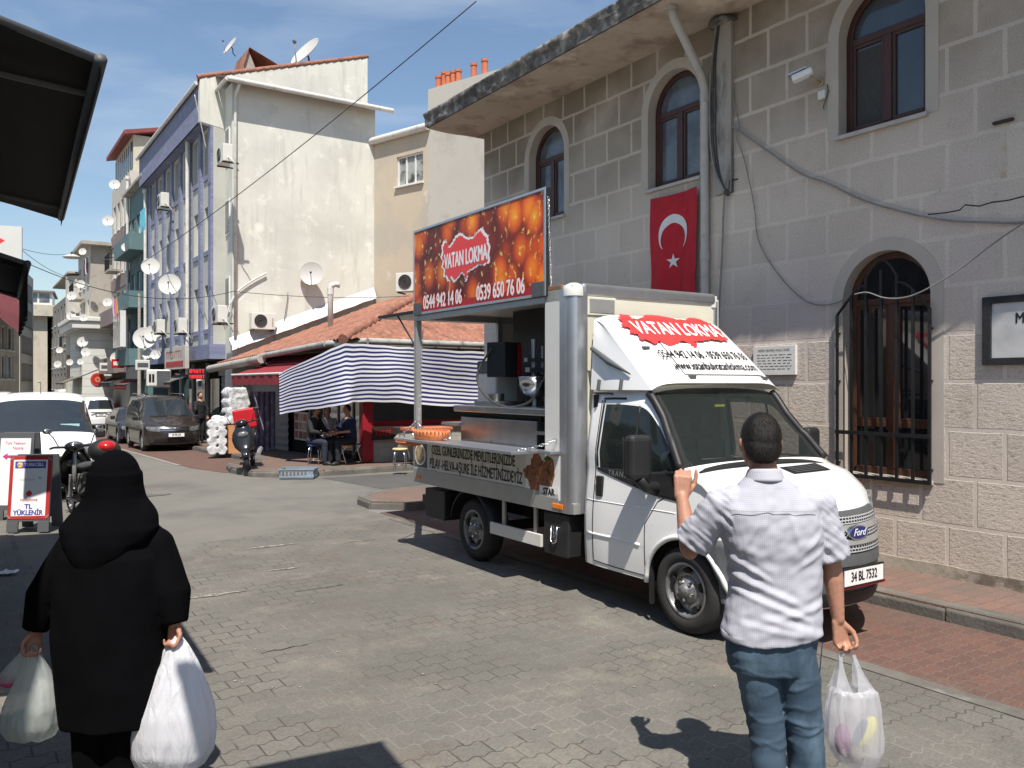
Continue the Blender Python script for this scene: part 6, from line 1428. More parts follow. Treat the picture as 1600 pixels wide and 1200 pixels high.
bs = thing('basin', 'shallow orange basin hooked under the far tip of the serving shelf', 'basin', tk.matrix_basis @ V(X0-.28, 4.02, 1.24), TH)
mb = MB(); mb.lathe([(0, 0), (.12, 0), (.16, .045), (.17, .05), (.16, .03), (0, .01)], n=20); mb.build('bowl', M['orangeplastic'], bs); mb = MB(); mb.cyl((0, 0, .0), (0, 0, .055), .02, n=6); mb.build('hook', M['chrome'], bs)
# banner
bn0, bn1, bz0, bz1 = 1.70, 4.44, 2.775, 3.80
bx_('banner_frame', M['blackplastic'], X0-.02, X0+.035, bn0, bn1, bz0, bz1, bev=.004)
for q in ((bn0, bn0+.03, bz0, bz1), (bn1-.025, bn1, bz0, bz1), (bn0+.03, bn1-.025, bz0, bz0+.028), (bn0+.03, bn1-.025, bz1-.028, bz1)): bx_('frame_edge', M['alu'], X0-.03, X0-.0205, *q, bev=.003)
mb = MB(); mb.quad((X0-.0225, bn1-.025, bz0+.028), (X0-.0225, bn0+.03, bz0+.028), (X0-.0225, bn0+.03, bz1-.028), (X0-.0225, bn1-.025, bz1-.028))
m = bpy.data.materials.new('printed fritters'); m.use_nodes = True; n, l, b = nodes(m); b.inputs['Roughness'].default_value = .45
tcn = n.new('ShaderNodeTexCoord'); mpn = n.new('ShaderNodeMapping'); mpn.inputs['Scale'].default_value = (1, 3.7, 3.1); mpn.inputs['Location'].default_value = (0, .3, .2)
vo = n.new('ShaderNodeTexVoronoi'); vo.feature = 'SMOOTH_F1'; vo.inputs['Scale'].default_value = 1; vo.inputs['Smoothness'].default_value = .12; vo.inputs['Randomness'].default_value = .85
l(tcn.outputs['Object'], mpn.inputs[0]); l(mpn.outputs[0], vo.inputs['Vector'])
rr = n.new('ShaderNodeValToRGB'); E = rr.color_ramp.elements; E[0].position = 0; E[0].color = (.85, .34, .03, 1); E[1].position = .78; E[1].color = (.09, .008, .004, 1)
for p_, c_ in ((.25, (.70, .17, .012, 1)), (.45, (.48, .065, .008, 1)), (.62, (.16, .015, .006, 1))): e_ = E.new(p_); e_.color = c_
l(vo.outputs['Distance'], rr.inputs[0])
hx = n.new('ShaderNodeMixRGB'); hx.blend_type = 'MULTIPLY'; hx.inputs[0].default_value = .4; l(rr.outputs[0], hx.inputs[1])
cr_ = n.new('ShaderNodeValToRGB'); cr_.color_ramp.elements[0].color = (.45, .22, .2, 1); cr_.color_ramp.elements[1].color = (2.1, 1.9, .9, 1); l(vo.outputs['Color'], cr_.inputs[0]); l(cr_.outputs[0], hx.inputs[2])
v2 = n.new('ShaderNodeTexNoise'); v2.inputs['Scale'].default_value = 4.2; v2.inputs['Detail'].default_value = 3; l(mpn.outputs[0], v2.inputs['Vector'])
r2 = n.new('ShaderNodeValToRGB'); r2.color_ramp.elements[0].position = .60; r2.color_ramp.elements[1].position = .72; r2.color_ramp.elements[0].color = (0, 0, 0, 1)
l(v2.outputs['Fac'], r2.inputs[0]); m2 = n.new('ShaderNodeMixRGB'); m2.inputs[2].default_value = (.80, .62, .22, 1); l(r2.outputs[0], m2.inputs[0]); l(hx.outputs[0], m2.inputs[1])
# brighter yellow fruit toward the near end of the print
sp__ = n.new('ShaderNodeSeparateXYZ'); l(tcn.outputs['Object'], sp__.inputs[0]); r3 = n.new('ShaderNodeMapRange'); r3.inputs[1].default_value = 3.4; r3.inputs[2].default_value = 1.8; r3.inputs[3].default_value = 0; r3.inputs[4].default_value = .8; l(sp__.outputs[1], r3.inputs[0])
m3 = n.new('ShaderNodeMixRGB'); m3.blend_type = 'SOFT_LIGHT'; m3.inputs[2].default_value = (1, .75, .1, 1); l(r3.outputs[0], m3.inputs[0]); l(m2.outputs[0], m3.inputs[1]); l(m3.outputs[0], b.inputs['Base Color'])
ban = mb.build('banner_print', m, tk, fix=False)
BX = X0-.0235
def ban_poly(pts, sx_, sy_, yc, zc_, m_, off, name, par):
    mm = flatpoly([(p_[0]-.5, p_[1]-.5) for p_ in pts], sx_, sy_); o_ = mm.build(name, m_, par, fix=False); o_.data.transform(facing((BX-off, yc, zc_), (0, -1, 0), (0, 0, 1))); return o_
cx_, cz_ = 3.22, 3.33
ban_poly(jag([(.5+(p[0]-.5)*1.08, .5+(p[1]-.5)*1.13) for p in TRM]), 1.0, .50, cx_, cz_, M['white_print'], .001, 'map_outline', tk)
ban_poly(jag(TRM), 1.0, .50, cx_, cz_, M['red_print'], .003, 'map_logo', tk)
FB = lambda y, z, o=.005: facing((BX-o, y, z), (0, -1, 0), (0, 0, 1))
text_mesh('VATAN LOKMA', .235, M['white_print'], 'lettering', tk, FB(cx_-.02, cz_-.01), sx=.56, bold=.006)
mb = MB(); mb.box(BX-.002, BX-.0005, bn0+.03, bn1-.025, bz0+.028, bz0+.10); mb.build('red_strip', M['deep_red'], tk)
for txt, y, z in (('0544 942 14 06', 3.72, 2.90), ('0539 650 76 06', 2.50, 2.90)):
    text_mesh(txt, .225, M['red_print'], 'lettering_outline', tk, FB(y, z, .003), sx=.64, bold=.012); text_mesh(txt, .225, M['white_print'], 'lettering', tk, FB(y, z, .006), sx=.64, bold=.005)
for k in range(7):
    y = 4.22-k*.36
    for z in (bz1-.12+0*k, bz0+.27):
        mb = MB(); mb.lathe([(.012, -.002), (.022, -.006), (.03, -.002)], (BX, y, z), (-1, 0, 0), 14); mb.build('eyelet', M['alu'], tk)
for y in (bn0+.02, bn1-.22): bx_('hinge_plate', M['greyplastic'], X0-.036, X0-.031, y, y+.2, bz0+.0, bz0+.14)
# raised rear hatch
mb = MB(); mb.box(X0+.02, X1-.05, Y1+.02, Y1+1.1, ZT_-.05, ZT_-.02); mb.build('rear_hatch', M['blackplastic'], tk, bevel=.004); mb = MB(); mb.box(X0+.05, X1-.08, Y1+.05, Y1+1.07, ZT_-.062, ZT_-.051); mb.build('hatch_lining', M['panel_white'], tk)
for x in (X0+.05,): mb = MB(); mb.tube([(x, Y1-.02, 2.35), (x, Y1+.55, ZT_-.06)], .012, 6); mb.build('gas_strut', M['blackplastic'], tk)
mb = MB(); mb.tube([(X0+.02, bn0+.05, 2.75), (X0+.04, 1.62, 2.3)], .012, 6); mb.build('gas_strut', M['blackplastic'], tk)
# underbody side furniture
bx_('side_guard', M['panel_white'], X0+.03, X0+.06, 1.86, 2.78, .38, .50)
for y in (1.98, 2.55): bx_('guard_stay', M['silver'], X0+.065, X0+.09, y, y+.05, .45, .76)
tb_ = bx_('tool_box', M['blackplastic'], X0+.02, X0+.5, 1.42, 1.80, .34, .74, bev=.02)
mb = MB(); mb.tube([(X0+.01, 1.57, .62), (X0-.0, 1.57, .48), (X0-.0, 1.62, .46), (X0-.0, 1.66, .48), (X0+.01, 1.66, .62)], .009, 5); mb.build('latch', M['chrome'], tb_)
mb = MB()
for sg in (-1, 1):
    mb = MB(); mb.lathe([(.42, 0), (.44, .01), (.44, .24), (.42, .25)], (sg*.68 if sg > 0 else -.93, 3.23, .345), (1, 0, 0), 32)
    # keep upper half only
    keep = MB(); idx = [f for f in mb.f if all(mb.v[i][2] > .36 for i in f)]; us = sorted({i for f in idx for i in f}); mpi = {i: k for k, i in enumerate(us)}; keep.add([mb.v[i] for i in us], [tuple(mpi[i] for i in f) for f in idx], 0, True); keep.build('mudguard', M['blackplastic'], tk, solid=.01)
bx_('rear_crash_bar', M['blackplastic'], X0+.1, X1-.1, 4.35, 4.45, .48, .60); bx_('spare_locker', M['blackplastic'], X0+.06, X0+.6, 3.82, 4.3, .36, .70, bev=.01)
# ---------------- other vehicles ----------------
def generic_car(name, label, cat, loc, rz, paint, path, w, wr, belt, axles, R, ws, rw, side, crown=.06, bow=.28, bowr=.2, sc_=1, rim='alloy', front=None, rear=None, txt='34 FB 539', roof_rails=False, belt_z=.95, lampz=(.62, .76), grp='cars and vans in the street'):
    t = thing(name, label, cat, loc, rz, grp); t.scale = (sc_, sc_, sc_)
    c = Car(path, w, wr, belt, .24, axles, R+.07, bow, bowr, crown, ws, rw, side, zc=R, nose=.30)
    c.build(t, paint, M['car_glass'])
    for y in axles:
        for sg in (1, -1):
            wheel(t, sg*(w-.02), y, R, .18, rim, sg)
    for sg in (1, -1):
        mb = MB(); x = c.side_x(.75, belt_z+.06); mb.obox((sg*(x+.10), .62, belt_z+.12), (.17, .10, .14)); mb.build('mirror', M['blackplastic'], t, bevel=.03)
        if front:
            c.patch(t, 'headlight', M['lens'], (0, 0), (0, 0), .012, nx=6, nz=4, shape=lambda u, v, sg=sg: (sg*(w*.52+w*.36*u), lampz[0]+.04*u+(lampz[1]-lampz[0])*v))
        if rear: 
            c.patch(t, 'tail_light', M['redlens'], (0, 0), (0, 0), .012, rear=True, nx=4, nz=6, shape=lambda u, v, sg=sg: (sg*(w*.80+w*.14*u), rear[0]+(rear[1]-rear[0])*v))
    mb = MB(); mb.box(-w+.12, w-.12, min(axles)-.2, max(axles)+.3, .16, .4); mb.build('underbody', M['under'], t)
    if ws:
        for sg in (1, -1):
            P = []
            for i in range(c.NS):
                y, z = c.pts[i]
                if ws[0]-.02 <= y <= ws[1]+.02: p = c.sec[i][c.NB+c.NG]; P.append((sg*(p[0]-.01), p[1]+.01, p[2]))
            mb = MB(); mb.tube(P, .022, 6); mb.build('pillar', M['blackplastic'], t)
    return t, c
VAN = dict(path=[(-.78, .24), (-.86, .38), (-.88, .55), (-.84, .74), (-.76, .86), (-.35, 1.0), (.12, 1.12), (.16, 1.14), (.86, 1.70), (1.05, 1.785), (1.6, 1.82), (2.7, 1.82), (3.3, 1.79), (3.42, 1.66), (3.50, 1.1), (3.53, .6), (3.5, .3)],
           w=.885, wr=.70, belt=[(-.9, .86), (.1, 1.05), (3.5, 1.10)], axles=[0, 2.68], R=.32, ws=(.17, .88), rw=(3.2, 3.6, 1.15, 1.66), side=[(.48, 1.28), (1.36, 2.2), (2.28, 3.15)])
dark = mat('dark brown metallic paint', (.028, .022, .019), .25, .05, 3, coat=.8)
t, c = generic_car('parked_van', 'dark brown compact van parked facing us beside the shop kerb', 'van', W(5.75, 29.2, gz(29.5)), TH, dark, front=1, txt='', lampz=(.66, .80), **VAN)
c.patch(t, 'grille', M['blackplastic'], (-.50, .50), (.68, .80), .010, nx=10, nz=3)
for z in (.70, .78): c.patch(t, 'grille_bar', M['chrome'], (-.50, .50), (z-.008, z+.008), .018, nx=10, nz=1)
c.patch(t, 'lower_intake', M['blackplastic'], (-.62, .62), (.30, .46), .010, nx=10, nz=3)
p = c.front_pt(0, .74, .03); mb = MB(); mb.lathe([(.052, 0), (.062, 0), (.062, .01), (.052, .01)], (0, p[1], .745), (0, -1, 0), 20); bd = mb.build('badge', M['chrome'], t)
mb = MB(); mb.tube([(-.035, p[1]-.005, .785), (-.015, p[1]-.005, .72), (0, p[1]-.005, .755), (.015, p[1]-.005, .72), (.035, p[1]-.005, .785)], .005, 4); mb.build('badge_letters', M['chrome'], bd)
plate(t, c, '34 FB 539', .0, .56, .52, .11, off=.03)
for sg in (1, -1): mb = MB(); mb.tube([(sg*.62, .9, 1.80), (sg*.64, 1.0, 1.85), (sg*.64, 3.1, 1.86), (sg*.62, 3.2, 1.80)], .014, 6); mb.build('roof_rail', M['alu'], t)
for x in (-.35, .3): mb = MB(); mb.tube([(x-.25, .16, 1.145), (x+.3, .14, 1.15)], .01, 4); mb.build('wiper', M['blackplastic'], t)
SED = dict(path=[(-.70, .24), (-.80, .36), (-.82, .5), (-.78, .66), (-.70, .74), (-.2, .86), (.35, .95), (.40, .97), (1.05, 1.36), (1.35, 1.42), (2.0, 1.41), (2.35, 1.34), (2.95, 1.0), (3.05, .97), (3.42, .93), (3.5, .8), (3.52, .3)],
           w=.85, wr=.60, belt=[(-.9, .72), (.3, .90), (3.4, .94)], axles=[0, 2.55], R=.30, ws=(.42, 1.1), rw=(2.38, 2.95), side=[(.72, 1.5), (1.56, 2.5)])
blu = mat('blue black car paint', (.014, .017, .026), .25, .05, 3, coat=.8)
t, c = generic_car('parked_car', 'dark blue saloon car parked behind the brown van', 'car', W(5.85, 35.2, gz(36)), TH, blu, front=1, belt_z=.9, lampz=(.56, .70), **SED)
c.patch(t, 'grille', M['blackplastic'], (-.3, .3), (.56, .66), .010, nx=6, nz=2)
VR = dict(VAN); 
t, c = generic_car('parked_van', 'white people carrier seen from behind with a dark oval rear window', 'van', W(6.0, 47.6, gz(48)) + Vector((0, 0, -.02)), TH+PI, M['white_far'], rear=(.75, 1.45), sc_=.92, **VR)
t.location = W(6.0, 47.6+3.5*.92, gz(50)-.02)
plate(t, c, '34 DR 81', 0, .82, .5, .1, rear=True, off=.02)
mb = MB(); p = c.front_pt(0, .98, .02, True); mb.box(-.5, .5, p[1]-.01, p[1]+.02, .93, .98); mb.build('tailgate_handle', M['chrome'], t)
t, c = generic_car('parked_car', 'white hatchback half hidden left of the white people carrier', 'car', on_y(113, 600, 51)*1, TH, M['white_far'], front=1, belt_z=.9, lampz=(.56, .70), **SED)
t.location.z = gz(50)
MINI = dict(path=[(-.6, .3), (-.72, .45), (-.74, .7), (-.68, .95), (-.5, 1.1), (-.45, 1.12), (.3, 1.9), (.6, 2.05), (2, 2.12), (3.9, 2.12), (4.15, 2.02), (4.22, 1.3), (4.25, .35)],
            w=.95, wr=.80, belt=[(-.9, 1.0), (4.2, 1.15)], axles=[0, 3.1], R=.34, ws=(-.44, .35), rw=(4.0, 4.3, 1.2, 1.85), side=[(-.1, .9), (1.0, 2.3), (2.4, 3.9)])
cream = mat('cream vehicle paint', (.60, .58, .48), .35, .04, 3, coat=.4)
t, c = generic_car('minibus', 'cream minibus seen from behind far down the street', 'minibus', on_y(102, 600, 62), TH+PI, cream, rear=(.8, 1.3), belt_z=1.1, sc_=.93, **MINI); t.location.z = gz(60)
t, c = generic_car('box_van', 'white high van at the far left edge beyond the parked white van', 'van', on_y(2, 600, 38), TH, M['white_far'], front=1, belt_z=1.1, sc_=.92, **MINI); t.location.z = gz(40)
# nearest left van
x0 = -8.15
t, c = generic_car('parked_van', 'white van parked at the left edge with wide dark windscreen, facing us', 'van', (x0, 14.35, -.03), .50, M['white_far'], front=1, txt='', lampz=(.72, .92), **VAN)
c.patch(t, 'bumper', M['blackplastic'], (-.86, .86), (.26, .60), .016, nx=16, nz=4)
c.patch(t, 'grille', M['blackplastic'], (-.45, .45), (.66, .78), .012, nx=8, nz=2); c.patch(t, 'grille_bar', M['chrome'], (-.42, .42), (.71, .73), .02, nx=8, nz=1)
mb = MB(); mb.tube([(0, 1.2, 1.80), (0, 1.25, 2.02)], .006, 4); mb.build('aerial', M['blackplastic'], t)
mb = MB(); mb.box(.32, .62, .32, .34, 1.22, 1.27); mb.build('windscreen_paper', mat('pale blue paper', (.4, .6, .62), .6), t)
# ---------------- scooters ----------------
def scooter(loc, rz, label, box=None, boxc=None, body='gloss_black', lean=.12):
    t = thing('scooter', label, 'scooter', loc, 0, None, rot=(0, lean, rz)); R = .23
    for y in (-.62, .62):
        g = thing('wheel', None, None, (0, y, R)); g.parent = t
        mb = MB(); mb.lathe([(R-.07, -.045), (R-.03, -.055), (R, -.03), (R, .03), (R-.03, .055), (R-.07, .045)], (0, 0, 0), (1, 0, 0), 24); mb.build('tyre', M['rubber'], g)
        mb = MB(); mb.lathe([(R-.07, -.04), (R-.08, 0), (R-.07, .04)], (0, 0, 0), (1, 0, 0), 24)
        for k in range(5): a = 2*PI*k/5; mb.cyl((0, 0, 0), (0, (R-.08)*math.cos(a), (R-.08)*math.sin(a)), .018, n=6)
        mb.cyl((-.04, 0, 0), (.04, 0, 0), .04, n=10); mb.build('rim', M['alloy'], g)
    m = M[body]
    def loft(name, secs, mt, nu=14):       # secs: (y,z,rx,rz)
        mb = MB(); mb.grid(lambda u, v: (lambda s: (s[2]*math.cos(2*PI*u), s[0], s[1]+s[3]*math.sin(2*PI*u)))([secs[min(int(v*(len(secs)-1)), len(secs)-2)][q]*(1-(v*(len(secs)-1)-min(int(v*(len(secs)-1)), len(secs)-2)))+secs[min(int(v*(len(secs)-1)), len(secs)-2)+1][q]*(v*(len(secs)-1)-min(int(v*(len(secs)-1)), len(secs)-2)) for q in range(4)]), nu, (len(secs)-1)*3)
        return mb.build(name, mt, t, merge=True)
    # front shield as vertical loft
    mb = MB()
    vs = [(.10, -.62, .42), (.20, -.55, .52), (.24, -.50, .66), (.22, -.46, .80), (.15, -.43, .92), (.12, -.40, .98)]
    def sh(u, v):
        k = v*(len(vs)-1); i = min(int(k), len(vs)-2); f = k-i; w_, y, z = [vs[i][q]*(1-f)+vs[i+1][q]*f for q in range(3)]
        a = PI*u; return (w_*math.cos(a), y-.14*math.sin(a)*(1-.4*v), z)
    mb.grid(sh, 14, 14); o = mb.build('front_shield', m, t, solid=.02)
    mb = MB(); mb.box(-.16, .16, -.42, .15, .26, .31); mb.build('footboard', m, t, bevel=.02)
    loft('rear_body', [(.05, .42, .12, .14), (.15, .52, .15, .20), (.4, .60, .17, .20), (.7, .66, .14, .15), (.95, .72, .06, .07)], m)
    loft('seat', [(.02, .74, .10, .03), (.15, .78, .15, .06), (.45, .79, .16, .07), (.75, .84, .13, .06), (.9, .85, .05, .03)], M['seat'])
    mb = MB(); mb.tube([(0, -.62, .23), (0, -.52, .6), (0, -.42, 1.0)], .03, 8); mb.cyl((-.06, -.62, .23), (-.06, -.5, .6), .018, n=6); mb.cyl((.06, -.62, .23), (.06, -.5, .6), .018, n=6); mb.build('fork', M['silver'], t)
    mb = MB(); mb.grid(lambda u, v: ((u-.5)*.14, -.62-.27*math.cos(PI*v*.75+.3), .23+.27*math.sin(PI*v*.75+.3)), 3, 10); mb.build('front_mudguard', m, t, solid=.012)
    mb = MB(); mb.sph((0, -.44, 1.02), (.14, .13, .08), 14, 8); mb.build('handlebar_cowl', m, t); mb = MB(); mb.sph((0, -.37, 1.06), (.08, .04, .035), 12, 6); mb.build('dash', M['lens'], t)
    mb = MB(); mb.sph((0, -.58, .78), (.12, .06, .07), 12, 8); mb.build('headlight', M['lens'], t)
    for sg in (1, -1):
        mb = MB(); mb.tube([(sg*.1, -.42, 1.02), (sg*.30, -.34, 1.04), (sg*.36, -.30, 1.03)], .018, 8); mb.build('grip', M['rubber'], t)
        mb = MB(); mb.tube([(sg*.22, -.4, 1.04), (sg*.28, -.42, 1.18), (sg*.33, -.42, 1.24)], .008, 5); mb.build('mirror_stem', M['blackplastic'], t)
        mb = MB(); mb.sph((sg*.35, -.42, 1.28), (.07, .02, .045), 12, 8); g = mb.build('mirror', M['blackplastic'], t); mb = MB(); mb.sph((sg*.35, -.402, 1.28), (.06, .008, .037), 12, 6); mb.build('mirror_glass', M['chrome'], g)
        mb = MB(); mb.sph((sg*.14, .93, .74), (.04, .03, .03), 8, 6); mb.build('indicator', M['orange'], t)
    mb = MB(); mb.cyl((.18, .3, .24), (.20, .95, .32), .05, .06, 12); mb.build('exhaust', M['silver'], t)
    mb = MB(); mb.tube([(-.05, .05, .25), (-.18, .0, .01)], .014, 6); mb.build('side_stand', M['iron'], t)
    if box == 'round':
        mb = MB(); mb.sph((0, .95, 1.04), (.21, .20, .16), 20, 12); g = mb.build('top_box', M['blackplastic'], t); mb = MB(); mb.sph((0, 1.03, 1.10), (.13, .145, .085), 16, 8); mb.build('reflector', M['redlens'], g)
    elif box:
        mb = MB(); mb.box(-.24, .24, .45, .95, .86, 1.30); g = mb.build('delivery_box', boxc, t, bevel=.03)
    return t
scooter((-6.18, 12.1, 0), math.atan2(.72, -.70)+PI/2+PI-.12, 'black scooter with round top box parked behind the advertising boards', box='round', lean=.06).rotation_euler = (0, .05, 2.42+PI-2.42-.75+1.5)
g_ = gpt(391, 733, .13) if True else None
scooter(W(*on_g_ if False else (5.62, 20.6), gz(20.6)+.13) if False else gpt(392, 731), TH-.35, 'black scooter with red delivery box on the kerb by the packages', box='sq', boxc=mat('red box', (.45, .012, .02), .4, .1, 4), lean=-.16)
# ---------------- signs, boards, awnings, wires on the street ----------------
def aboard(loc, rz, label, w_, h_, build_front, frame='redframe'):
    t = thing('advertising_board', label, 'advertising board', loc, rz, None); tilt = .13
    R1 = Matrix.Rotation(-tilt, 3, 'X')
    def pl(par, name, m, x0, x1, z0, z1, y0, y1, bev=.004, sg=1):
        mb = MB(); n = len(mb.v); mb.box(x0, x1, y0, y1, z0, z1)
        mb.v = [tuple(R1 @ Vector(p)+Vector((0, -.24, 0))) for p in mb.v]
        if sg < 0: mb.v = [(p[0], -p[1], p[2]) for p in mb.v]
        return mb.build(name, m, par, bevel=bev)
    for sg in (1, -1):
        g = pl(t, 'panel', M['greyplastic'], -w_/2, w_/2, .14, h_, 0, .03, sg=sg)
        pl(g, 'foot', M['greyplastic'], -w_/2, -w_/2+.14, 0, .139, 0, .03, sg=sg); pl(g, 'foot', M['greyplastic'], w_/2-.14, w_/2, 0, .139, 0, .03, sg=sg)
        if sg > 0: build_front(g, pl, lambda x, z, o=.008: facing(R1 @ Vector((x, -o-.0, z))+Vector((0, -.24, 0)), (1, 0, 0), R1 @ Vector((0, 0, 1))))
    return t
M['blue_print'] = mat('blue print', (.06, .07, .35), .5); M['teal_print'] = mat('teal print', (.1, .4, .45), .5); M['pink_print'] = mat('pink print', (.5, .06, .2), .5); M['grey_print'] = mat('grey print', (.35, .36, .38), .5); M['yellow_print'] = mat('yellow print', (.75, .45, .05), .5)
def front1(g, pl, F):
    pl(g, 'border', mat('red border', (.42, .03, .03), .5, .1, 8), -.255, .255, .17, .985, -.006, -.001)
    pl(g, 'sheet', M['white_print'], -.21, .21, .21, .94, -.009, -.0065)
    pl(g, 'blue_band', M['blue_print'], -.19, .19, .83, .92, -.012, -.0095)
    mb = MB(); mb.lathe([(0, 0), (.036, 0)], (0, 0, 0), (0, 0, 1), 20); o = mb.build('yellow_emblem', M['yellow_print'], g); o.matrix_basis = F(-.13, .875, .0135)
    mb = MB(); mb.tube([(-.03, -.01, 0), (-.01, .015, .001), (.015, .0, .001), (.03, .02, 0)], .005, 5); o = mb.build('emblem_swirl', M['white_print'], g); o.matrix_basis = F(-.13, .875, .015)
    text_mesh('TURKCELL', .060, M['white_print'], 'lettering', g, F(.045, .875, .0135), sx=.86, bold=.0015)
    text_mesh('Türk Telekom', .034, M['grey_print'], 'lettering', g, F(-.03, .68, .011), sx=.95)
    mb = MB(); mb.poly([(-.03, .02, 0), (.03, 0, 0), (-.03, -.012, 0), (-.015, .0, 0)]); o = mb.build('fan_emblem', M['teal_print'], g); o.matrix_basis = F(.13, .70, .011)
    mb = MB(); mb.lathe([(0, 0), (.036, 0)], (0, 0, 0), (0, 0, 1), 20); o = mb.build('red_emblem', M['red_print'], g); o.matrix_basis = F(0, .50, .011)
    mb = MB(); mb.poly([(-.012, .022, 0), (.012, .05, 0), (.01, .022, 0)]); o = mb.build('red_emblem_tail', M['red_print'], g); o.matrix_basis = F(-.004, .50, .0112)
    text_mesh('vodafone', .062, M['deep_red'], 'lettering', g, F(0, .42, .011), sx=.95)
    text_mesh('TL', .085, M['blue_print'], 'lettering', g, F(0, .33, .011), bold=.003); text_mesh('YÜKLENİR', .088, M['blue_print'], 'lettering', g, F(0, .25, .011), bold=.003, sx=.86)
    for sx in (-1, 1):
        for z in (.95, .2): mb = MB(); mb.box(-.03, .03, -.008, .008, -.001, .001); o = mb.build('corner_clip', M['silver'], g); o.matrix_basis = F(sx*.235, z, .009) @ Matrix.Rotation(-sx*(.8 if z > .5 else -.8), 4, 'Z')
aboard((-6.33, 11.05, .022), .12, 'white advertising board with red border listing phone credit brands', .52, 1.0, front1)
def front2(g, pl, F):
    pl(g, 'sheet', M['white_print'], -.21, .21, .21, 1.16, -.006, -.001)
    text_mesh('Türk Telekom', .060, M['pink_print'], 'lettering', g, F(0, 1.09, .009), sx=.8); text_mesh('Nokta', .06, M['pink_print'], 'lettering', g, F(.04, 1.02, .009))
    mb = MB(); mb.poly([(-.17, 0, 0), (-.1, .05, 0), (-.1, .018, 0), (.16, .018, 0), (.16, -.018, 0), (-.1, -.018, 0), (-.1, -.05, 0)]); o = mb.build('pink_arrow', M['pink_print'], g); o.matrix_basis = F(0, .90, .009)
aboard((-7.10, 12.0, .022), .05, 'taller grey framed board with a pink left pointing arrow behind the red bordered one', .50, 1.24, front2)
# litter
lt = thing('litter', 'crumpled white paper lying on the shaded paving at the left edge', 'litter', (-5.1, 8.4, .024), .3)
mb = MB(); mb.grid(lambda u, v: ((u-.5)*.2, (v-.5)*.14, .03+.03*noise.noise((u*4, v*4, 1))), 8, 8); mb.build('paper', M['white_print'], lt, fix=False)
# ---- awnings on the left (black cloth) ----
def awn(name, label, A, B, depth_dir, depth, rise, m, val=.22, arms=2):
    A = Vector(A); B = Vector(B); dd = Vector(depth_dir).normalized(); L_3 = (B-A).length
    t = thing(name, label, 'awning', A)
    d = (B-A); up = Vector((0, 0, 1))
    mb = MB(); mb.grid(lambda u, v: d*u+dd*depth*v+up*(rise*v-.04*math.sin(PI*v)), 10, 6); mb.build('canopy', m, t, fix=False, solid=.006)
    mb = MB(); mb.grid(lambda u, v: d*u-up*(.02+val*v)+dd*(.012*math.sin(u*30)*v*min(1, val*5-.1 if val > .1 else 0)), 40, 3); f = mb.build('valance', m, t, fix=False, solid=.004)
    mb = MB(); mb.tube([-d.normalized()*.02, d+d.normalized()*.02], .028, 8); mb.build('front_bar', M['greyplastic'], t)
    for k in range(arms):
        u = .12+.76*k/max(1, arms-1); mb = MB(); mb.tube([d*u+dd*.02, d*min(1, u+.12)+dd*depth*.5+up*(rise*.4), d*u+dd*depth+up*(rise-.1)], .022, 6); mb.build('arm', M['greyplastic'], t)
    for u in (0, 1): mb = MB(); mb.tube([d*u+up*-.0, d*u+dd*depth+up*rise], .02, 6); mb.build('side_bar', M['greyplastic'], t)
    return t
awn('awning', 'large black awning seen from underneath at the top left corner', (-1.845, 3.73, 3.40), (-3.93, 7.25, 3.40), (-.86, -.51, 0), 2.6, .65, M['awning_black'], val=.05)
awn('awning', 'smaller black awning with drooping edge below the large one at left', on_y(43, 412, 7.0), on_y(30, 465, 9.3), (-.86, -.51, 0), 1.8, .55, M['awning_black'], val=.42)
awn('awning', 'high grey awning added out of view above the photographer for its shadow', (-.48, 2.26, 4.0), (-1.28, 1.855, 4.0), (.45, -.89, 0), 3.0, .2, M['awning_brown'], val=.05)  # unseen awning, put in so its corner shadows the near paving
awn('awning', 'high dark awning added out of view over the left pavement for shade', (-1.95, 2.6, 4.0), (-4.2, 2.6, 4.0), (0, -1, 0), 2.4, .2, M['awning_black'], val=.05)  # another unseen awning, put in to shade the paving left of the woman
awn('awning', 'brown awning sticking out under the white bay far down the street', W(4.6, 50.8, 2.0), W(4.6, 55.4, 2.0), (CA, SA, 0), 2.0, .9, M['awning_brown'], val=.05)
sp = thing('sign_panel', 'pale sign panel with red and teal triangles above the second black awning', 'sign', on_y(-6, 396, 9.5), .35)
mb = MB(); mb.box(-.35, .26, -.02, .02, -.35, .32); mb.build('panel', M['panel_white'], sp); 
mb = MB(); mb.poly([(.0, -.022, .20), (.09, -.022, .15), (.0, -.022, .08)]); mb.build('red_triangle', M['red_print'], sp); mb = MB(); mb.poly([(-.08, -.022, .02), (.06, -.022, -.08), (-.08, -.022, -.08)]); mb.build('teal_triangle', M['teal_print'], sp)
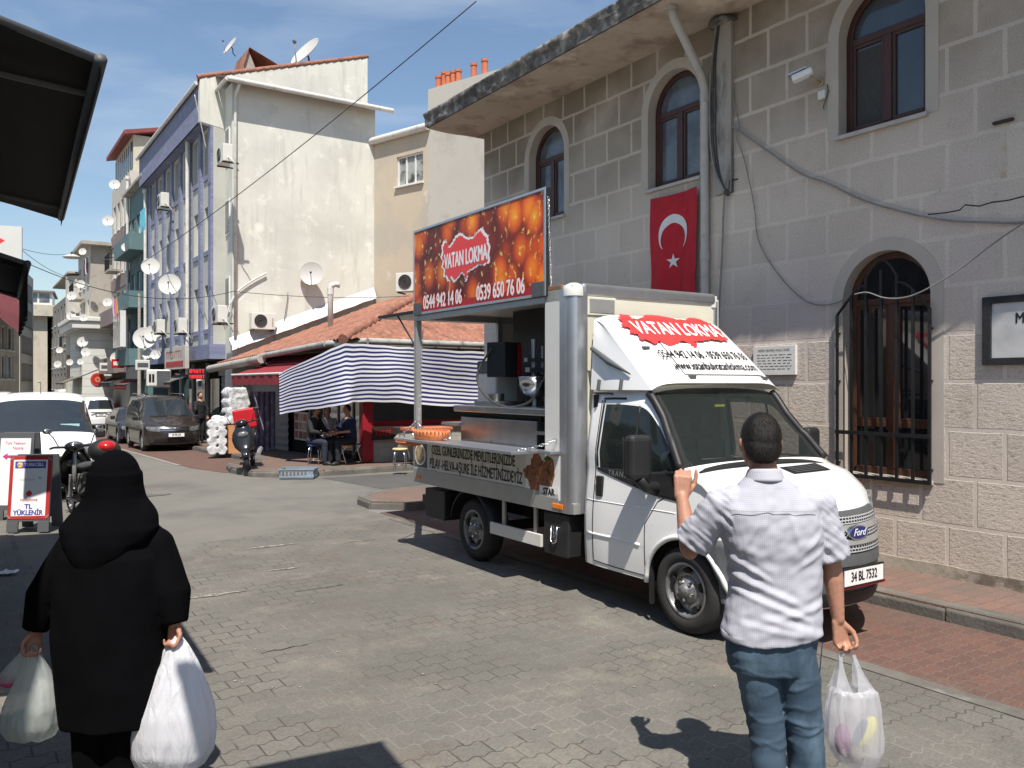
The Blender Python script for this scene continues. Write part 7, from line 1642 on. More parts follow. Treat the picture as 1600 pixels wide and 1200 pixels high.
# ---- street lamps on wires and wires ----
def wire(label, p0, p1, drop, r=.012, m='cable'):
    P = sag(p0, p1, drop, 20); c = P[0].copy(); mb = MB(); mb.tube([p-c for p in P], r, 5); return tag(mb.build('overhead_wire', M[m], loc=c), label, 'wire', 'overhead wires')
sl1 = thing('street_lamp', 'pale oval street lamp hanging on wires over the far street', 'street lamp', on_y(112, 401, 36), 0)
mb = MB(); mb.lathe([(0, .12), (.12, .10), (.32, .02), (.36, -.03), (.30, -.07), (0, -.09)], n=24); mb.build('shade', M['dish'], sl1); mb = MB(); mb.cyl((0, 0, .1), (0, 0, .2), .04, n=8); mb.build('hanger', M['iron'], sl1)
sl2 = thing('street_lamp', 'small far street lamp hanging lower over the bend', 'street lamp', on_y(43, 541, 62), 0)
mb = MB(); mb.lathe([(0, .12), (.2, .06), (.34, -.03), (.2, -.07), (0, -.09)], n=20); mb.build('shade', M['dish'], sl2); mb = MB(); mb.cyl((0, 0, .1), (0, 0, .3), .03, n=8); mb.build('hanger', M['iron'], sl2)
wire('long black wire crossing the sky in front of the blank white wall', on_y(744, 2, 16), on_y(200, 425, 33), .25, .012)
wire('dark wire running from the left awnings under the oval lamp to the blue building', on_y(8, 395, 20), on_y(365, 455, 26.5), .6, .011)
wire('thin wire continuing along the white wall past the satellite dish', on_y(365, 455, 26.5), on_y(650, 462, 26), .12, .010)
wire('thin wire holding the oval street lamp, left half', on_y(-10, 372, 22), on_y(112, 396, 36), .2, .010, 'cable_grey')
wire('thin wire holding the oval street lamp, right half', on_y(112, 396, 36), on_y(180, 405, 40), .1, .010, 'cable_grey')
wire('slack thin wire rising left of the oval lamp', on_y(20, 378, 24), on_y(150, 430, 38), .5, .009, 'cable_grey')
wire('loose pale cable curling down from the blue building cornice', on_y(304, 148, 27), on_y(322, 232, 27.5), -.0, .016, 'pipe_white')
# cable on the white wall
wp_ = lambda u, v, b=28.02: W(*(lambda p: (p[0], b, p[1]))(on_b(u, v, b)))
P = smooth_path([wp_(354, 495), wp_(360, 475), wp_(372, 455), wp_(392, 440), wp_(410, 430), wp_(416, 427)], 5); c0 = P[0].copy(); mb = MB(); mb.tube([p-c0 for p in P], .03, 6); tag(mb.build('wall_hose', M['pipe_white'], loc=c0), 'white hose arching across the lower left of the blank wall', 'hose')
P = [wp_(443, 508), wp_(449, 470), wp_(450, 457)]; c0 = P[0].copy(); mb = MB(); mb.tube([p-c0 for p in P], .012, 5); tag(mb.build('wall_wire', M['cable'], loc=c0), 'short dark wire rising above the wall air conditioner', 'wire')
# ---- shop signs on the blue building ----
def pt_a(u, v, a): b, z = on_a(u, v, a); return W(a, b, z)
def sign_a(name, label, u0, v0, u1, v1, a, m, cat='sign', depth=.12):
    b0, z0 = on_a(u0, v0, a); b1, z1 = on_a(u1, v1, a); w_ = abs(b0-b1); h_ = abs(z0-z1)
    t = thing(name, label, cat, W(a, (b0+b1)/2, min(z0, z1)), RN); mb = MB(); mb.box(-w_/2, w_/2, -.02, depth, 0, h_); mb.build('panel', m, t, bevel=.01); return t, w_, h_
t, w_, h_ = sign_a('shop_sign', 'cream shop sign with red letters and a red strip on the blue building', 258, 545, 290, 576, 6.6, M['grey_render'])
glyphs(t, M['deep_red'], facing((0, -.024, h_*.66), (1, 0, 0), (0, 0, 1)), w_*.8, h_*.34, 7, 3)
mb = MB(); mb.box(-w_*.42, w_*.42, -.03, -.021, h_*.12, h_*.36); mb.build('red_strip', M['deep_red'], t)
glyphs(t, M['claypot'], facing((0, -.033, h_*.24), (1, 0, 0), (0, 0, 1)), w_*.7, h_*.12, 9, 5)
p = on_y(308, 584, 26); led = thing('led_sign', 'red glowing LED display hanging by the shop entrance', 'LED sign', p, TH)
mb = MB(); mb.box(-.26, .26, -.04, .04, -.17, .17); mb.build('casing', M['blackplastic'], led)
m = mat('red LED', (.9, .02, .03), .5, emit=1.0)
glyphs(led, m, facing((0, -.045, .08), (1, 0, 0), (0, 0, 1)), .46, .11, 5, 7); glyphs(led, m, facing((0, -.045, -.09), (1, 0, 0), (0, 0, 1)), .46, .10, 6, 8)
p = on_y(312, 600, 26.3); s3 = thing('hanging_sign', 'small white rounded hanging sign under the LED display', 'sign', p, TH)
mb = MB(); mb.box(-.10, .10, -.03, .03, -.17, .17); mb.build('panel', M['panel_white'], s3, bevel=.04, seg=3); mb = MB(); mb.box(-.05, .05, -.036, -.031, -.08, .10); mb.build('print', M['greyplastic'], s3)
p = on_y(248, 591, 30.5); s4 = thing('lightbox_sign', 'rounded white lightbox sign with dark picture sticking out over the pavement', 'sign', p, TH)
mb = MB(); mb.box(-.42, .42, -.07, .07, -.32, .32); mb.build('frame', M['panel_white'], s4, bevel=.08, seg=3); mb = MB(); mb.box(-.08, .38, -.078, -.071, -.27, .27); mb.build('dark_panel', M['greyplastic'], s4)
glyphs(s4, M['black_print'], facing((-.24, -.074, 0), (1, 0, 0), (0, 0, 1)), .22, .3, 2, 9)
t, w_, h_ = sign_a('grey_box', 'dark grey electrical box on the pole beside the lightbox sign', 200, 574, 214, 592, 6.3, M['greyplastic'], cat='box', depth=.4)
p = W(6.35, 38.5, gz(38.5)+.0); po = thing('utility_pole', 'thin grey utility pole on the pavement before the teal building', 'pole', p, 0)
mb = MB(); mb.cyl((0, 0, 0), (0, 0, 6.2), .09, .06, 10); mb.build('shaft', M['concrete'], po); mb = MB(); mb.box(-.5, .5, -.03, .03, 4.6, 4.66); mb.build('cross_arm', M['iron'], po)
p = on_y(150, 380, 44)
# laundry
def laundry(u, v, a, label, cols, n=4, w_=1.2):
    b, z = on_a(u, v, a); t = thing('laundry', label, 'laundry', W(a, b, z), RN, 'washing hung from windows')
    mb = MB(); mb.box(-w_/2, w_/2, -.02, 0, 0, .02); mb.build('rail', M['chrome'], t); r = random.Random(u)
    for k in range(n):
        x = -w_/2+w_*(k+.1)/n; ww = w_/n*.85; h = r.uniform(.6, .95); mb = MB(); mb.grid(lambda s_, q: (x+ww*s_, -.05-.03*math.sin(s_*9+q*3), -h*q), 6, 6); mb.build('garment', cols[k % len(cols)], t, fix=False)
pk = mat('pink cloth', (.62, .16, .36), .9, .2, 8); wc_ = mat('white cloth', (.6, .6, .62), .9, .1, 8); lb_ = mat('light blue cloth', (.12, .42, .55), .9, .2, 8); mg = mat('dark purple cloth', (.06, .015, .03), .9, .2, 8); yw = mat('orange cloth', (.6, .3, .06), .9, .2, 8)
laundry(182, 467, 5.9, 'pink white and orange washing hanging from the mauve building', [wc_, pk, pk, yw], 4, 1.2)
laundry(225, 328, 6.1, 'bright blue washing high on the teal building', [lb_, lb_], 3, 1.0)
laundry(136, 404, 5.2, 'dark purple washing on the concrete sided building', [mg, wc_], 3, 1.3)
laundry(6, 533, 3.0, 'dark and white washing on the low left building', [mg, wc_, wc_], 3, 1.2)

# ---- shop clutter along the far right pavement ----
for i, (b0, b1, z, mm, lab) in enumerate([(31.5, 34.5, 2.3, 'awning_brown', 'dusty brown shop awning beside the blue building entrance'), (41.0, 44.6, 2.3, 'awning_red', 'maroon shop awning under the teal building'), (46.0, 50.0, 2.4, 'awning_black', 'dark shop awning under the mauve building'), (59, 65, 2.4, 'awning_red', 'small far red shop awning beyond the brown one')]):
    awn('awning', lab, W(6.2, b0, gz(b0)+z), W(6.2, b1, gz(b0)+z), (CA, SA, 0), 1.2, .5, M[mm], val=.2)
for i, (b, z, mm, lab) in enumerate([(37.0, 2.9, 'panel_white', 'small white square sign sticking out before the teal building'), (43.5, 3.1, 'deep_red', 'small red sign sticking out under the teal balconies'), (52.5, 2.2, 'deep_red', 'far red banner hanging beside the white bay'), (47.6, 3.0, 'panel_white', 'white projecting sign on the mauve building')]):
    t = thing('shop_sign', lab, 'sign', W(6.3, b, gz(b)+z), TH); mb = MB(); mb.box(-.35, .2, -.05, .05, 0, .42); mb.build('panel', M[mm], t, bevel=.02); mb = MB(); mb.box(-.28, .13, -.056, -.051, .12, .30); mb.build('print', M['greyplastic'] if i != 1 else M['cream'], t)
for i, (b, z, w_, lab) in enumerate([(54.5, 7.2, 2.2, 'iron railed balcony on the concrete sided building'), (63.5, 4.6, 1.6, 'iron railed balcony on the far cream building'), (48.2, 8.2, 1.6, 'iron railed balcony high on the mauve building')]):
    a = {0: 5.9, 1: 6.15, 2: 6.95}[i]; t = thing('balcony_rail', lab, 'railing', W(a, b, gz(b)+z), RN)
    mb = MB(); mb.box(-w_/2, w_/2, -.6, 0, 0, .1); mb.build('slab', M['concrete'], t)
    mb = MB(); mb.tube([(-w_/2, 0, .9), (-w_/2, -.58, .9), (w_/2, -.58, .9), (w_/2, 0, .9)], .02, 5)
    for k in range(12): x = -w_/2+w_*k/11; mb.cyl((x, -.58, .1), (x, -.58, .9), .01, n=4)
    mb.build('railing', M['iron'], t)
# ================= people =================
def hand(mb, w, fw, side, palm_n, curl=.6, s=1, thumb=1, spread=.09, closes=1, fist=False):
    """w wrist point, fw direction of the fingers, palm_n palm normal, thumb sign along side"""
    w = Vector(w); fw = Vector(fw).normalized(); pn = Vector(palm_n); pn = (pn-fw*pn.dot(fw)).normalized(); sd = fw.cross(pn)*thumb
    P = lambda a, b, c: w+fw*(a*s)+sd*(b*s)+pn*(c*s)
    for b0, b1 in ((-.026, -.030), (-.010, -.011), (.009, .009), (.024, .027)):
        capsule(mb, P(.0, b0*.7, 0), P(.085, b1, .0), .015*s, .013*s, n=10)
    L3 = {-.030: (.030, .020, .017), -.011: (.040, .026, .020), .009: (.043, .029, .021), .027: (.038, .025, .020)}
    for b, (l1, l2, l3) in L3.items():
        c = curl*(1+.12*math.sin(b*200)); p = P(.088, b, 0); a = c*.75; r = .0088*s
        d = (fw*math.cos(a)+pn*math.sin(a)).normalized(); q = p+d*l1*s; capsule(mb, p, q, r*1.08, r, n=9)
        a += c*1.15; d = fw*math.cos(a)+pn*math.sin(a); q2 = q+d*l2*s; capsule(mb, q, q2, r, r*.92, n=9)
        a += c*.85; d = fw*math.cos(a)+pn*math.sin(a); capsule(mb, q2, q2+d*l3*s, r*.92, r*.78, n=9)
    t0 = P(.018, .022, .006); t1 = P(.055, .050, .022 if not fist else .03); t2 = P(.085 if not fist else .092, .048 if not fist else .056, .038 if not fist else .028); t3 = P(.105 if not fist else .122, .040 if not fist else .054, .046 if not fist else .026)
    capsule(mb, t0, t1, .016*s, .0125*s, n=9); capsule(mb, t1, t2, .0115*s, .010*s, n=9); capsule(mb, t2, t3, .010*s, .008*s, n=9)
def fold(p, c, d, wid, amp, ph=0):       # soft diagonal fold ridge
    c = Vector(c); d = Vector(d).normalized(); r = p-c; t = r.dot(d); q = (r-d*t).length; return amp*math.exp(-(q/wid)**2)*math.exp(-(t*t)/.02)
# ---------------- the man ----------------
YM = 3.75
def pm(u, v, dy=0): Y = YM+dy; return V((u-800)/1300*Y, Y, H-(v-600)/1300*Y)
man = thing('person', 'man seen from behind in pale checked shirt and jeans, one hand raised, carrying a bag', 'person', (1.18, YM, 0))
MO = Vector(man.location)
mb = MB(); q = lambda *a: tuple(Vector(a)-MO)
cx = 1.143
# head, neck
hc = V(1.128, YM+.02, 1.69)
mb.sph(hc-MO+V(0, .005, .01), (.082, .10, .108), 24, 16); mb.sph(hc-MO+V(-.008, .055, -.055), (.060, .058, .075), 18, 12)
mb.sph(hc-MO+V(-.012, .115, -.03), (.016, .025, .028), 10, 8)                # nose
mb.sph(hc-MO+V(-.012, .098, -.075), (.026, .014, .010), 10, 6); mb.sph(hc-MO+V(-.010, .085, -.112), (.030, .028, .022), 12, 8)
for sx in (-1, 1): mb.sph(hc-MO+V(sx*.032-.01, .088, .0), (.016, .012, .010), 8, 6)
for sx in (-1, 1):
    mb.sph(hc-MO+V(sx*.083, .012, -.018), (.011, .020, .033), 10, 8); mb.sph(hc-MO+V(sx*.090, .005, -.008), (.010, .016, .024), 8, 6)
capsule(mb, hc-MO+V(.004, .012, -.07), V(cx+.0, YM+.005, 1.52)-MO, .057, .068, n=18)
# shoulders stub inside the shirt, arms
LS_, LE_, LW_ = V(.93, YM, 1.405), V(.826, YM+.12, 1.19), V(.806, YM+.20, 1.415)
RS_, RE_, RW_ = V(1.385, YM, 1.405), V(1.452, YM+.03, 1.135), V(1.478, YM+.02, .885)
capsule(mb, V(cx-.02, YM, 1.42)-MO, LS_-MO, .045, .045); capsule(mb, V(cx+.06, YM, 1.42)-MO, RS_-MO, .045, .045)
chainc(mb, [LS_-MO, LE_-MO], [.055, .046]); chainc(mb, [LE_-MO, LE_.lerp(LW_, .35)-MO, LW_-MO], [.046, .044, .028])
chainc(mb, [RS_-MO, RE_-MO], [.055, .044]); chainc(mb, [RE_-MO, RE_.lerp(RW_, .3)-MO, RW_-MO], [.044, .044, .028])
mb.sph(LE_-MO+V(.0, -.012, -.018), (.036, .036, .036), 10, 8)
capsule(mb, V(cx, YM, 1.42)-MO, V(cx+.03, YM, 1.0)-MO, .08, .09)
for a_, b_ in ((V(1.12, YM, .95), V(1.095, YM, .72)), (V(1.095, YM, .72), V(1.14, YM, .42)), (V(1.14, YM, .42), V(1.145, YM-.04, .1)), (V(1.24, YM, .95), V(1.262, YM, .74)), (V(1.262, YM, .74), V(1.31, YM+.02, .44)), (V(1.31, YM+.02, .44), V(1.343, YM+.02, .1))): capsule(mb, a_-MO, b_-MO, .045, .04)
hb_ = MB()
hand(mb, LW_-MO+V(0, 0, .0), (.10, .12, 1), 1, (.18, 1, -.1), curl=1.15, thumb=-1, fist=True, s=1.08)
hand(mb, RW_-MO+V(0, 0, -.01), (.16, .0, -1), 1, (.35, -.93, .0), curl=.98, thumb=-1, s=1.05)
def skin_d(p, n_): return .0008*noise.noise(p*60)
fuse(mb, 'body', M['skin'], man, .0052, 3, skin_d)
# hair: cap hugging the skull, cropped at the nape
mb = MB(); hcl = hc-MO
mb.sph(hcl+V(0, -.002, .020), (.0885, .106, .112), 28, 18); mb.sph(hcl+V(0, -.030, -.020), (.083, .078, .092), 22, 14)
def hair_d(p, n_): 
    r = p-hcl; cut = 0
    if r.y > .035 and r.z < .055: cut = -.035*min(1, (r.y-.035)/.03)
    if abs(r.x) > .06 and r.z < -.005 and r.y > -.02: cut -= .02
    if r.z < -.075: cut -= .012*min(1, (-.075-r.z)/.03)
    crown = .006*math.exp(-((r-V(.01, -.07, .10)).length/.03)**2)
    return cut-crown+.0007*noise.noise(V(p.x*150, p.y*150, p.z*30))
hr_ = fuse(mb, 'hair', M['hair'], man, .0048, 2, hair_d)
rnd = random.Random(3); me = hr_.data; vv = [(v.co.copy(), v.normal.copy()) for v in me.vertices]; hb = MB(); hb.add([p for p, n_ in vv], [tuple(p.vertices) for p in me.polygons], 0, True)
for _ in range(15000):
    p, n_ = rnd.choice(vv)
    if (p-hcl).y > .04 and (p-hcl).z < .05: continue
    d = V(.25*math.sin(p.z*40), -.25 if p.z-hcl.z > .05 else -.05, -1); d = (d-n_*d.dot(n_)); d = (d.normalized() if d.length > .1 else V(1, 0, 0))+n_*rnd.uniform(.08, .45)+V(rnd.uniform(-.3, .3), rnd.uniform(-.3, .3), rnd.uniform(-.2, .2)); d.normalize()
    s_ = d.cross(n_).normalized()*.0006; L_h = rnd.uniform(.008, .016); q_ = p+V(rnd.uniform(-.003, .003), rnd.uniform(-.003, .003), rnd.uniform(-.003, .003))-n_*.001; hb.add([q_-s_, q_+s_, q_+d*L_h], [(0, 1, 2)])
bpy.data.objects.remove(hr_); hb.build('hair', M['hair'], man, fix=False)
# shirt: one surface with sleeves
mb = MB(); s = lambda x, z, rx, ry, dy=0, t=0: (x-MO.x, YM+dy-MO.y, z, rx, ry, t)
rings(mb, [s(1.172, .805, .225, .150, .0, .10), s(1.172, .86, .222, .152, .0, .07), s(1.182, .95, .212, .150, .01), s(1.192, 1.05, .205, .142, .015), s(1.186, 1.15, .208, .140, .01), s(1.172, 1.25, .222, .142),
           s(1.158, 1.33, .236, .142), s(1.150, 1.40, .230, .130), s(1.148, 1.445, .190, .112), s(1.146, 1.485, .140, .096), s(1.142, 1.520, .100, .084), s(1.138, 1.54, .075, .074)], 36, 2.35)
capsule(mb, V(1.0, YM, 1.41)-MO, LS_-MO+V(-.0, 0, -.0), .085, .070); capsule(mb, V(1.3, YM, 1.41)-MO, RS_-MO, .085, .070)
capsule(mb, LS_-MO, LS_.lerp(LE_, .86)-MO, .070, .090, n=22, flat1=True); capsule(mb, RS_-MO, RS_.lerp(RE_, .88)-MO, .070, .088, n=22, flat1=True)
def shirt_d(p, n_):
    P_ = p+MO; z = P_.z; x = P_.x-1.17; a = 0
    if z < .84: p.z += .035*(abs(x)/.22)**3*min(1, (.84-z)/.03)
    if z < 1.5:
        w_ = max(0, min(1, (1.5-z)/.15))
        a += .006*w_*noise.noise(V(x*5+z*3, p.y*4, z*9-x*7))+.004*w_*noise.noise(V(x*16+z*9, p.y*12, z*24-x*14))
        for (zz, sl2, am, wd, xa, xb) in ((1.02, .45, .016, .018, -.22, .10), (.965, .40, .014, .016, -.22, .16), (1.06, .62, .012, .015, -.24, -.02), (.93, -.22, .012, .018, -.05, .24), (.905, .30, .012, .018, -.1, .24), (1.10, -.55, .010, .016, .05, .24), (1.17, .35, .006, .02, -.23, -.05), (1.14, -.75, .009, .018, .08, .22), (.87, .18, .009, .016, -.2, .2)):
            t = z-(zz-sl2*x); e = max(0, min(1, (x-xa)/.06))*max(0, min(1, (xb-x)/.06)); a += .62*am*e*(math.exp(-(t/wd)**2)-.45*math.exp(-((t-wd*1.6)/wd)**2))
        for (x0, zz, k) in ((-.07, 1.34, .3), (.055, 1.33, -.28), (-.13, 1.28, .5)):
            t = x-(x0+k*(z-zz)); a += .006*math.exp(-(t/.016)**2)*math.exp(-((z-zz)/.11)**2)
        if abs(x) > .20 and z > 1.1:                    # sleeve wrinkles
            a += .007*noise.noise(V(x*6, p.y*6, z*26+x*22))+.004*noise.noise(V(x*18, p.y*14, z*50+x*40))
        a += .0035*noise.noise(p*22)
    return a
shm = mat('pale checked shirt cloth', (.455, .455, .505), .85, .02, 4, .12, 380)
n, l, b = nodes(shm); tcn = n.new('ShaderNodeTexCoord'); bk_ = n.new('ShaderNodeSeparateXYZ'); l(tcn.outputs['Object'], bk_.inputs[0])
acc = None
for ax in (0, 2):
    w1 = n.new('ShaderNodeMath'); w1.operation = 'MULTIPLY'; w1.inputs[1].default_value = 2*PI/.0085; l(bk_.outputs[ax], w1.inputs[0])
    w2 = n.new('ShaderNodeMath'); w2.operation = 'SINE'; l(w1.outputs[0], w2.inputs[0]); w3 = n.new('ShaderNodeMapRange'); w3.inputs[1].default_value = .55; w3.inputs[2].default_value = .95; w3.inputs[4].default_value = .5; l(w2.outputs[0], w3.inputs[0])
    if acc is None: acc = w3.outputs[0]
    else: mm_ = n.new('ShaderNodeMath'); mm_.operation = 'MAXIMUM'; l(acc, mm_.inputs[0]); l(w3.outputs[0], mm_.inputs[1]); acc = mm_.outputs[0]
mixc = n.new('ShaderNodeMixRGB'); mixc.inputs[2].default_value = (.27, .28, .36, 1); src = b.inputs['Base Color'].links[0].from_socket; l(acc, mixc.inputs[0]); l(src, mixc.inputs[1]); l(mixc.outputs[0], b.inputs['Base Color'])
sh = fuse(mb, 'shirt', shm, man, .0062, 3, shirt_d)
# collar, yoke seam, sleeve hems
mb = MB(); cc = V(1.138, YM+.002, 1.545)-MO
mb.grid(lambda u, v: tuple(cc+V((.070+.020*v)*math.cos(PI+2*PI*u), (.074+.022*v)*math.sin(PI+2*PI*u), .026*(1-v)-.028*v+.010*math.sin(2*PI*u)-.006)), 40, 5)
mb.build('collar', shm, man, solid=.004)
M['seam'] = mat('shirt seam', (.40, .40, .45), .9)
mb = MB(); mb.tube([tuple(V(1.15+.205*k/10, YM-.142+.05*(abs(k)/10)**3*1.0, 1.40-.004*abs(k)/10)-MO) for k in range(-9, 10)], .0015, 4); mb.build('yoke_seam', M['seam'], man)
# jeans
mb = MB()
rings(mb, [s(1.16, .66, .17, .118), s(1.165, .74, .200, .132), s(1.17, .82, .205, .135), s(1.175, .90, .195, .128), s(1.18, 1.0, .18, .12)], 30, 2.4)
ll = [(1.095, .72, .104, .115, -.0), (1.112, .60, .097, .105, .0), (1.130, .48, .088, .094, .0), (1.148, .38, .082, .09, -.01), (1.148, .24, .078, .088, -.03), (1.140, .06, .082, .10, -.05)]
rl = [(1.262, .74, .112, .118, .0), (1.288, .60, .108, .112, .01), (1.305, .48, .100, .104, .02), (1.322, .38, .090, .098, .02), (1.335, .24, .086, .092, .02), (1.345, .06, .088, .10, .02)]
for L_ in (ll, rl): rings(mb, [s(x, z, rx*.94, ry*.95, dy) for x, z, rx, ry, dy in reversed(L_)], 26, 2.15)
def jean_d(p, n_):
    P_ = p+MO; z = P_.z; a = .006*noise.noise(V(p.x*9, p.y*9, z*14)); 
    for zz, am in ((.66, .008), (.60, .007), (.50, .006), (.455, .009), (.42, .008), (.385, .008), (.35, .006), (.12, .01), (.08, .01)):
        a += .62*am*math.exp(-(((z-zz)+.022*noise.noise(V(P_.x*14, zz*40, 0))+.16*(P_.x-1.2)*math.sin(zz*60))/.010)**2)*(.5+noise.noise(V(P_.x*9, P_.y*9, zz*30)))
    return a
jm = mat('worn blue denim', (.045, .078, .118), .9, .12, 6, .35, 260, stain=[((.10, .16, .22), 3.2, .46, .66, (1.6, 1.6, .8)), ((.03, .055, .085), 2.2, .55, .75)])
fuse(mb, 'jeans', jm, man, .0066, 3, jean_d)
mb = MB(); mb.tube([tuple(V(1.345+.062, YM+.02, .78-.0)-MO), tuple(V(1.39, YM+.02, .6)-MO), tuple(V(1.406, YM+.02, .40)-MO), tuple(V(1.424, YM+.02, .1)-MO)], .003, 4)
mb.build('side_seam', mat('dark seam', (.015, .03, .05), .9), man)
for x, dy in ((1.14, -.02), (1.345, .06)):
    mb = MB(); rings(mb, [(x-MO.x, dy-.0, .0, .05, .14), (x-MO.x, dy, .03, .052, .145), (x-MO.x, dy+.0, .075, .045, .12), (x-MO.x, dy-.03, .11, .038, .07)], 18, 2.2); mb.build('shoe', M['blackplastic'], man)
# ---------------- carrier bags ----------------
def bagmat(name, col, alpha, tr=.35):
    m = bpy.data.materials.new(name); m.use_nodes = True; n, l, b = nodes(m); b.inputs['Base Color'].default_value = (*col, 1); b.inputs['Roughness'].default_value = .32; b.inputs['Alpha'].default_value = alpha
    b.inputs['Specular IOR Level'].default_value = .6
    t = n.new('ShaderNodeBsdfTranslucent'); t.inputs[0].default_value = (*[min(1, q*1.1) for q in col], 1); mx = n.new('ShaderNodeMixShader'); mx.inputs[0].default_value = tr; l(b.outputs[0], mx.inputs[1]); l(t.outputs[0], mx.inputs[2]); l(mx.outputs[0], n['Material Output'].inputs[0])
    tcx = n.new('ShaderNodeTexCoord'); mpp = n.new('ShaderNodeMapping'); mpp.inputs['Scale'].default_value = (14, 14, 2.2); l(tcx.outputs['Object'], mpp.inputs[0]); z = n.new('ShaderNodeTexNoise'); z.inputs['Scale'].default_value = 1.5; z.inputs['Detail'].default_value = 6; z.inputs['Distortion'].default_value = .8; l(mpp.outputs[0], z.inputs['Vector'])
    bp = n.new('ShaderNodeBump'); bp.inputs['Strength'].default_value = .8; bp.inputs['Distance'].default_value = .02; l(z.outputs['Fac'], bp.inputs['Height']); l(bp.outputs[0], b.inputs['Normal']); return m
def carrier(name, label, hold, prof, m, seed=0, handles=True, hx=.045, contents=(), grp=None, ay=.75):
    """prof: (z below the hold, x offset, half width) from the top of the body to the bottom"""
    t = thing(name, label, 'carrier bag', Vector(hold)); N = len(prof)-1
    def f(u, v):
        k = v*N; i = min(int(k), N-1); w_ = k-i; z, xo, hw = [prof[i][q]*(1-w_)+prof[i+1][q]*w_ for q in range(3)]
        a = 2*PI*u; fold_ = 1+.07*noise.noise((math.cos(a)*2.2+seed, math.sin(a)*2.2, v*1.4))+.05*math.sin(a*13+v*3)*(1-v)*.7+.03*noise.noise((math.cos(a)*6, math.sin(a)*6+seed, v*6))
        return (xo+hw*math.cos(a)*fold_, hw*ay*math.sin(a)*fold_, -z+.02*noise.noise((a, v*3, seed))*(1 if v < .97 else .2))
    mb = MB(); mb.grid(f, 72, 40); mb.build('bag_body', m, t, merge=True)
    if handles:
        for sy in (-1, 1):
            for sx in (-1, 1):
                mb = MB(); w0 = prof[0][2]
                def hf(u, v):
                    x1 = prof[0][1]+sx*w0*.62; wv = .007+.036*v**2.2; return (sx*.030*(1-v)+(x1)*v+(u-.5)*2*wv, sy*(.012+.03*v), .0-(prof[0][0]+.012)*v+.004*math.sin(u*14))
                mb.grid(hf, 6, 12); mb.build('handle', m, t)
        mb = MB(); mb.tube([(-.02, -.012, -.004), (0, -.012, .008), (.02, -.012, -.004)], .006, 6); mb.tube([(-.02, .012, -.004), (0, .012, .008), (.02, .012, -.004)], .006, 6); mb.build('handle_loop', m, t, merge=True)
    for (nm, c_, r_, mt_, R_) in contents:
        mb = MB(); mb.sph(c_, r_, 16, 10, R=R_); mb.build(nm, mt_, t)
    return t
wbag = bagmat('thin white plastic', (.78, .78, .82), .46, .3)
hold = pm(1322, 1022, .0)
carrier('carrier_bag', 'white plastic carrier bag with yellow, purple and dark items showing through, held by the man', hold,
        [(.15, .025, .085), (.17, .03, .105), (.24, .03, .122), (.36, .035, .128), (.42, .045, .120), (.47, .055, .095), (.51, .06, .06), (.535, .062, .02), (.537, .062, 0)], wbag, 2, contents=[
        ('yellow_packet', (.07, -.045, -.33), (.035, .02, .075), mat('yellow packet', (.80, .72, .12), .5), Matrix.Rotation(.5, 3, 'Y')),
        ('dark_packet', (.035, -.060, -.33), (.022, .015, .07), mat('blue grey packet', (.04, .09, .14), .5), Matrix.Rotation(.45, 3, 'Y')),
        ('purple_item', (-.03, -.035, -.37), (.035, .04, .07), mat('purple item', (.30, .10, .22), .6), None),
        ('white_item', (.05, .02, -.44), (.05, .04, .06), mat('cream item', (.6, .5, .42), .6), None)])
# ---------------- the woman ----------------
YW = 3.8
def pw(u, v, dy=0): Y = YW+dy; return V((u-800)/1300*Y, Y, H-(v-600)/1300*Y)
wom = thing('person', 'stout woman seen from behind in a long black coat and black headscarf carrying white bags', 'person', (-1.83, YW, 0)); WO = Vector(wom.location)
blk = mat('black coat cloth', (.0028, .0028, .0036), .95, .2, 5, .25, 200, spec=.06); scf = mat('black scarf cloth', (.0022, .0022, .003), .95, .2, 5, .15, 240, spec=.06)
mb = MB(); hw_ = pw(178, 745)-WO
mb.sph(hw_+V(0, .03, .0), (.078, .09, .105), 20, 14); mb.sph(hw_+V(0, .115, -.02), (.014, .02, .024), 8, 6); mb.sph(hw_+V(0, .09, -.08), (.03, .03, .03), 8, 6)
capsule(mb, hw_+V(0, .02, -.06), hw_+V(0, 0, -.22), .055, .07)
LSw, LEw, LWw = pw(121, 852)-WO, pw(72, 930, -.0)-WO, pw(55, 985, -.02)-WO
RSw, REw, RWw = pw(240, 852)-WO, pw(266, 925)-WO, pw(273, 972, -.02)-WO
chainc(mb, [LSw, LEw, LWw], [.05, .045, .028]); chainc(mb, [RSw, REw, RWw], [.05, .045, .028]); capsule(mb, LSw, RSw, .05, .05); capsule(mb, V(0, 0, 1.2), V(0, 0, .9), .1, .1)
for sx in (-1, 1): capsule(mb, V(sx*.08, 0, .9), V(sx*.07, 0, .1), .06, .04)
hand(mb, LWw, (-.1, 0, -1), 1, (.5, -.85, 0), curl=1.1, thumb=1, s=.92); hand(mb, RWw, (.0, 0, -1), 1, (-.3, -.95, 0), curl=1.1, thumb=-1, s=.92)
fuse(mb, 'body', M['skin'], wom, .006, 3)
sw_ = lambda u, v, hwpx, ry, dy=0: (pw(u, v).x-WO.x, dy, pw(u, v).z, hwpx/1300*YW, ry)
mb = MB()
rings(mb, [sw_(182, 1124, 78, .19), sw_(180, 1060, 82, .20), sw_(174, 985, 86, .205), sw_(174, 920, 84, .20), sw_(178, 865, 80, .185), sw_(180, 835, 66, .15), sw_(181, 812, 48, .12), sw_(182, 790, 32, .09)], 36, 2.3)
capsule(mb, V(-.1, 0, 1.25), LSw, .12, .088); capsule(mb, V(.1, 0, 1.25), RSw, .12, .088)
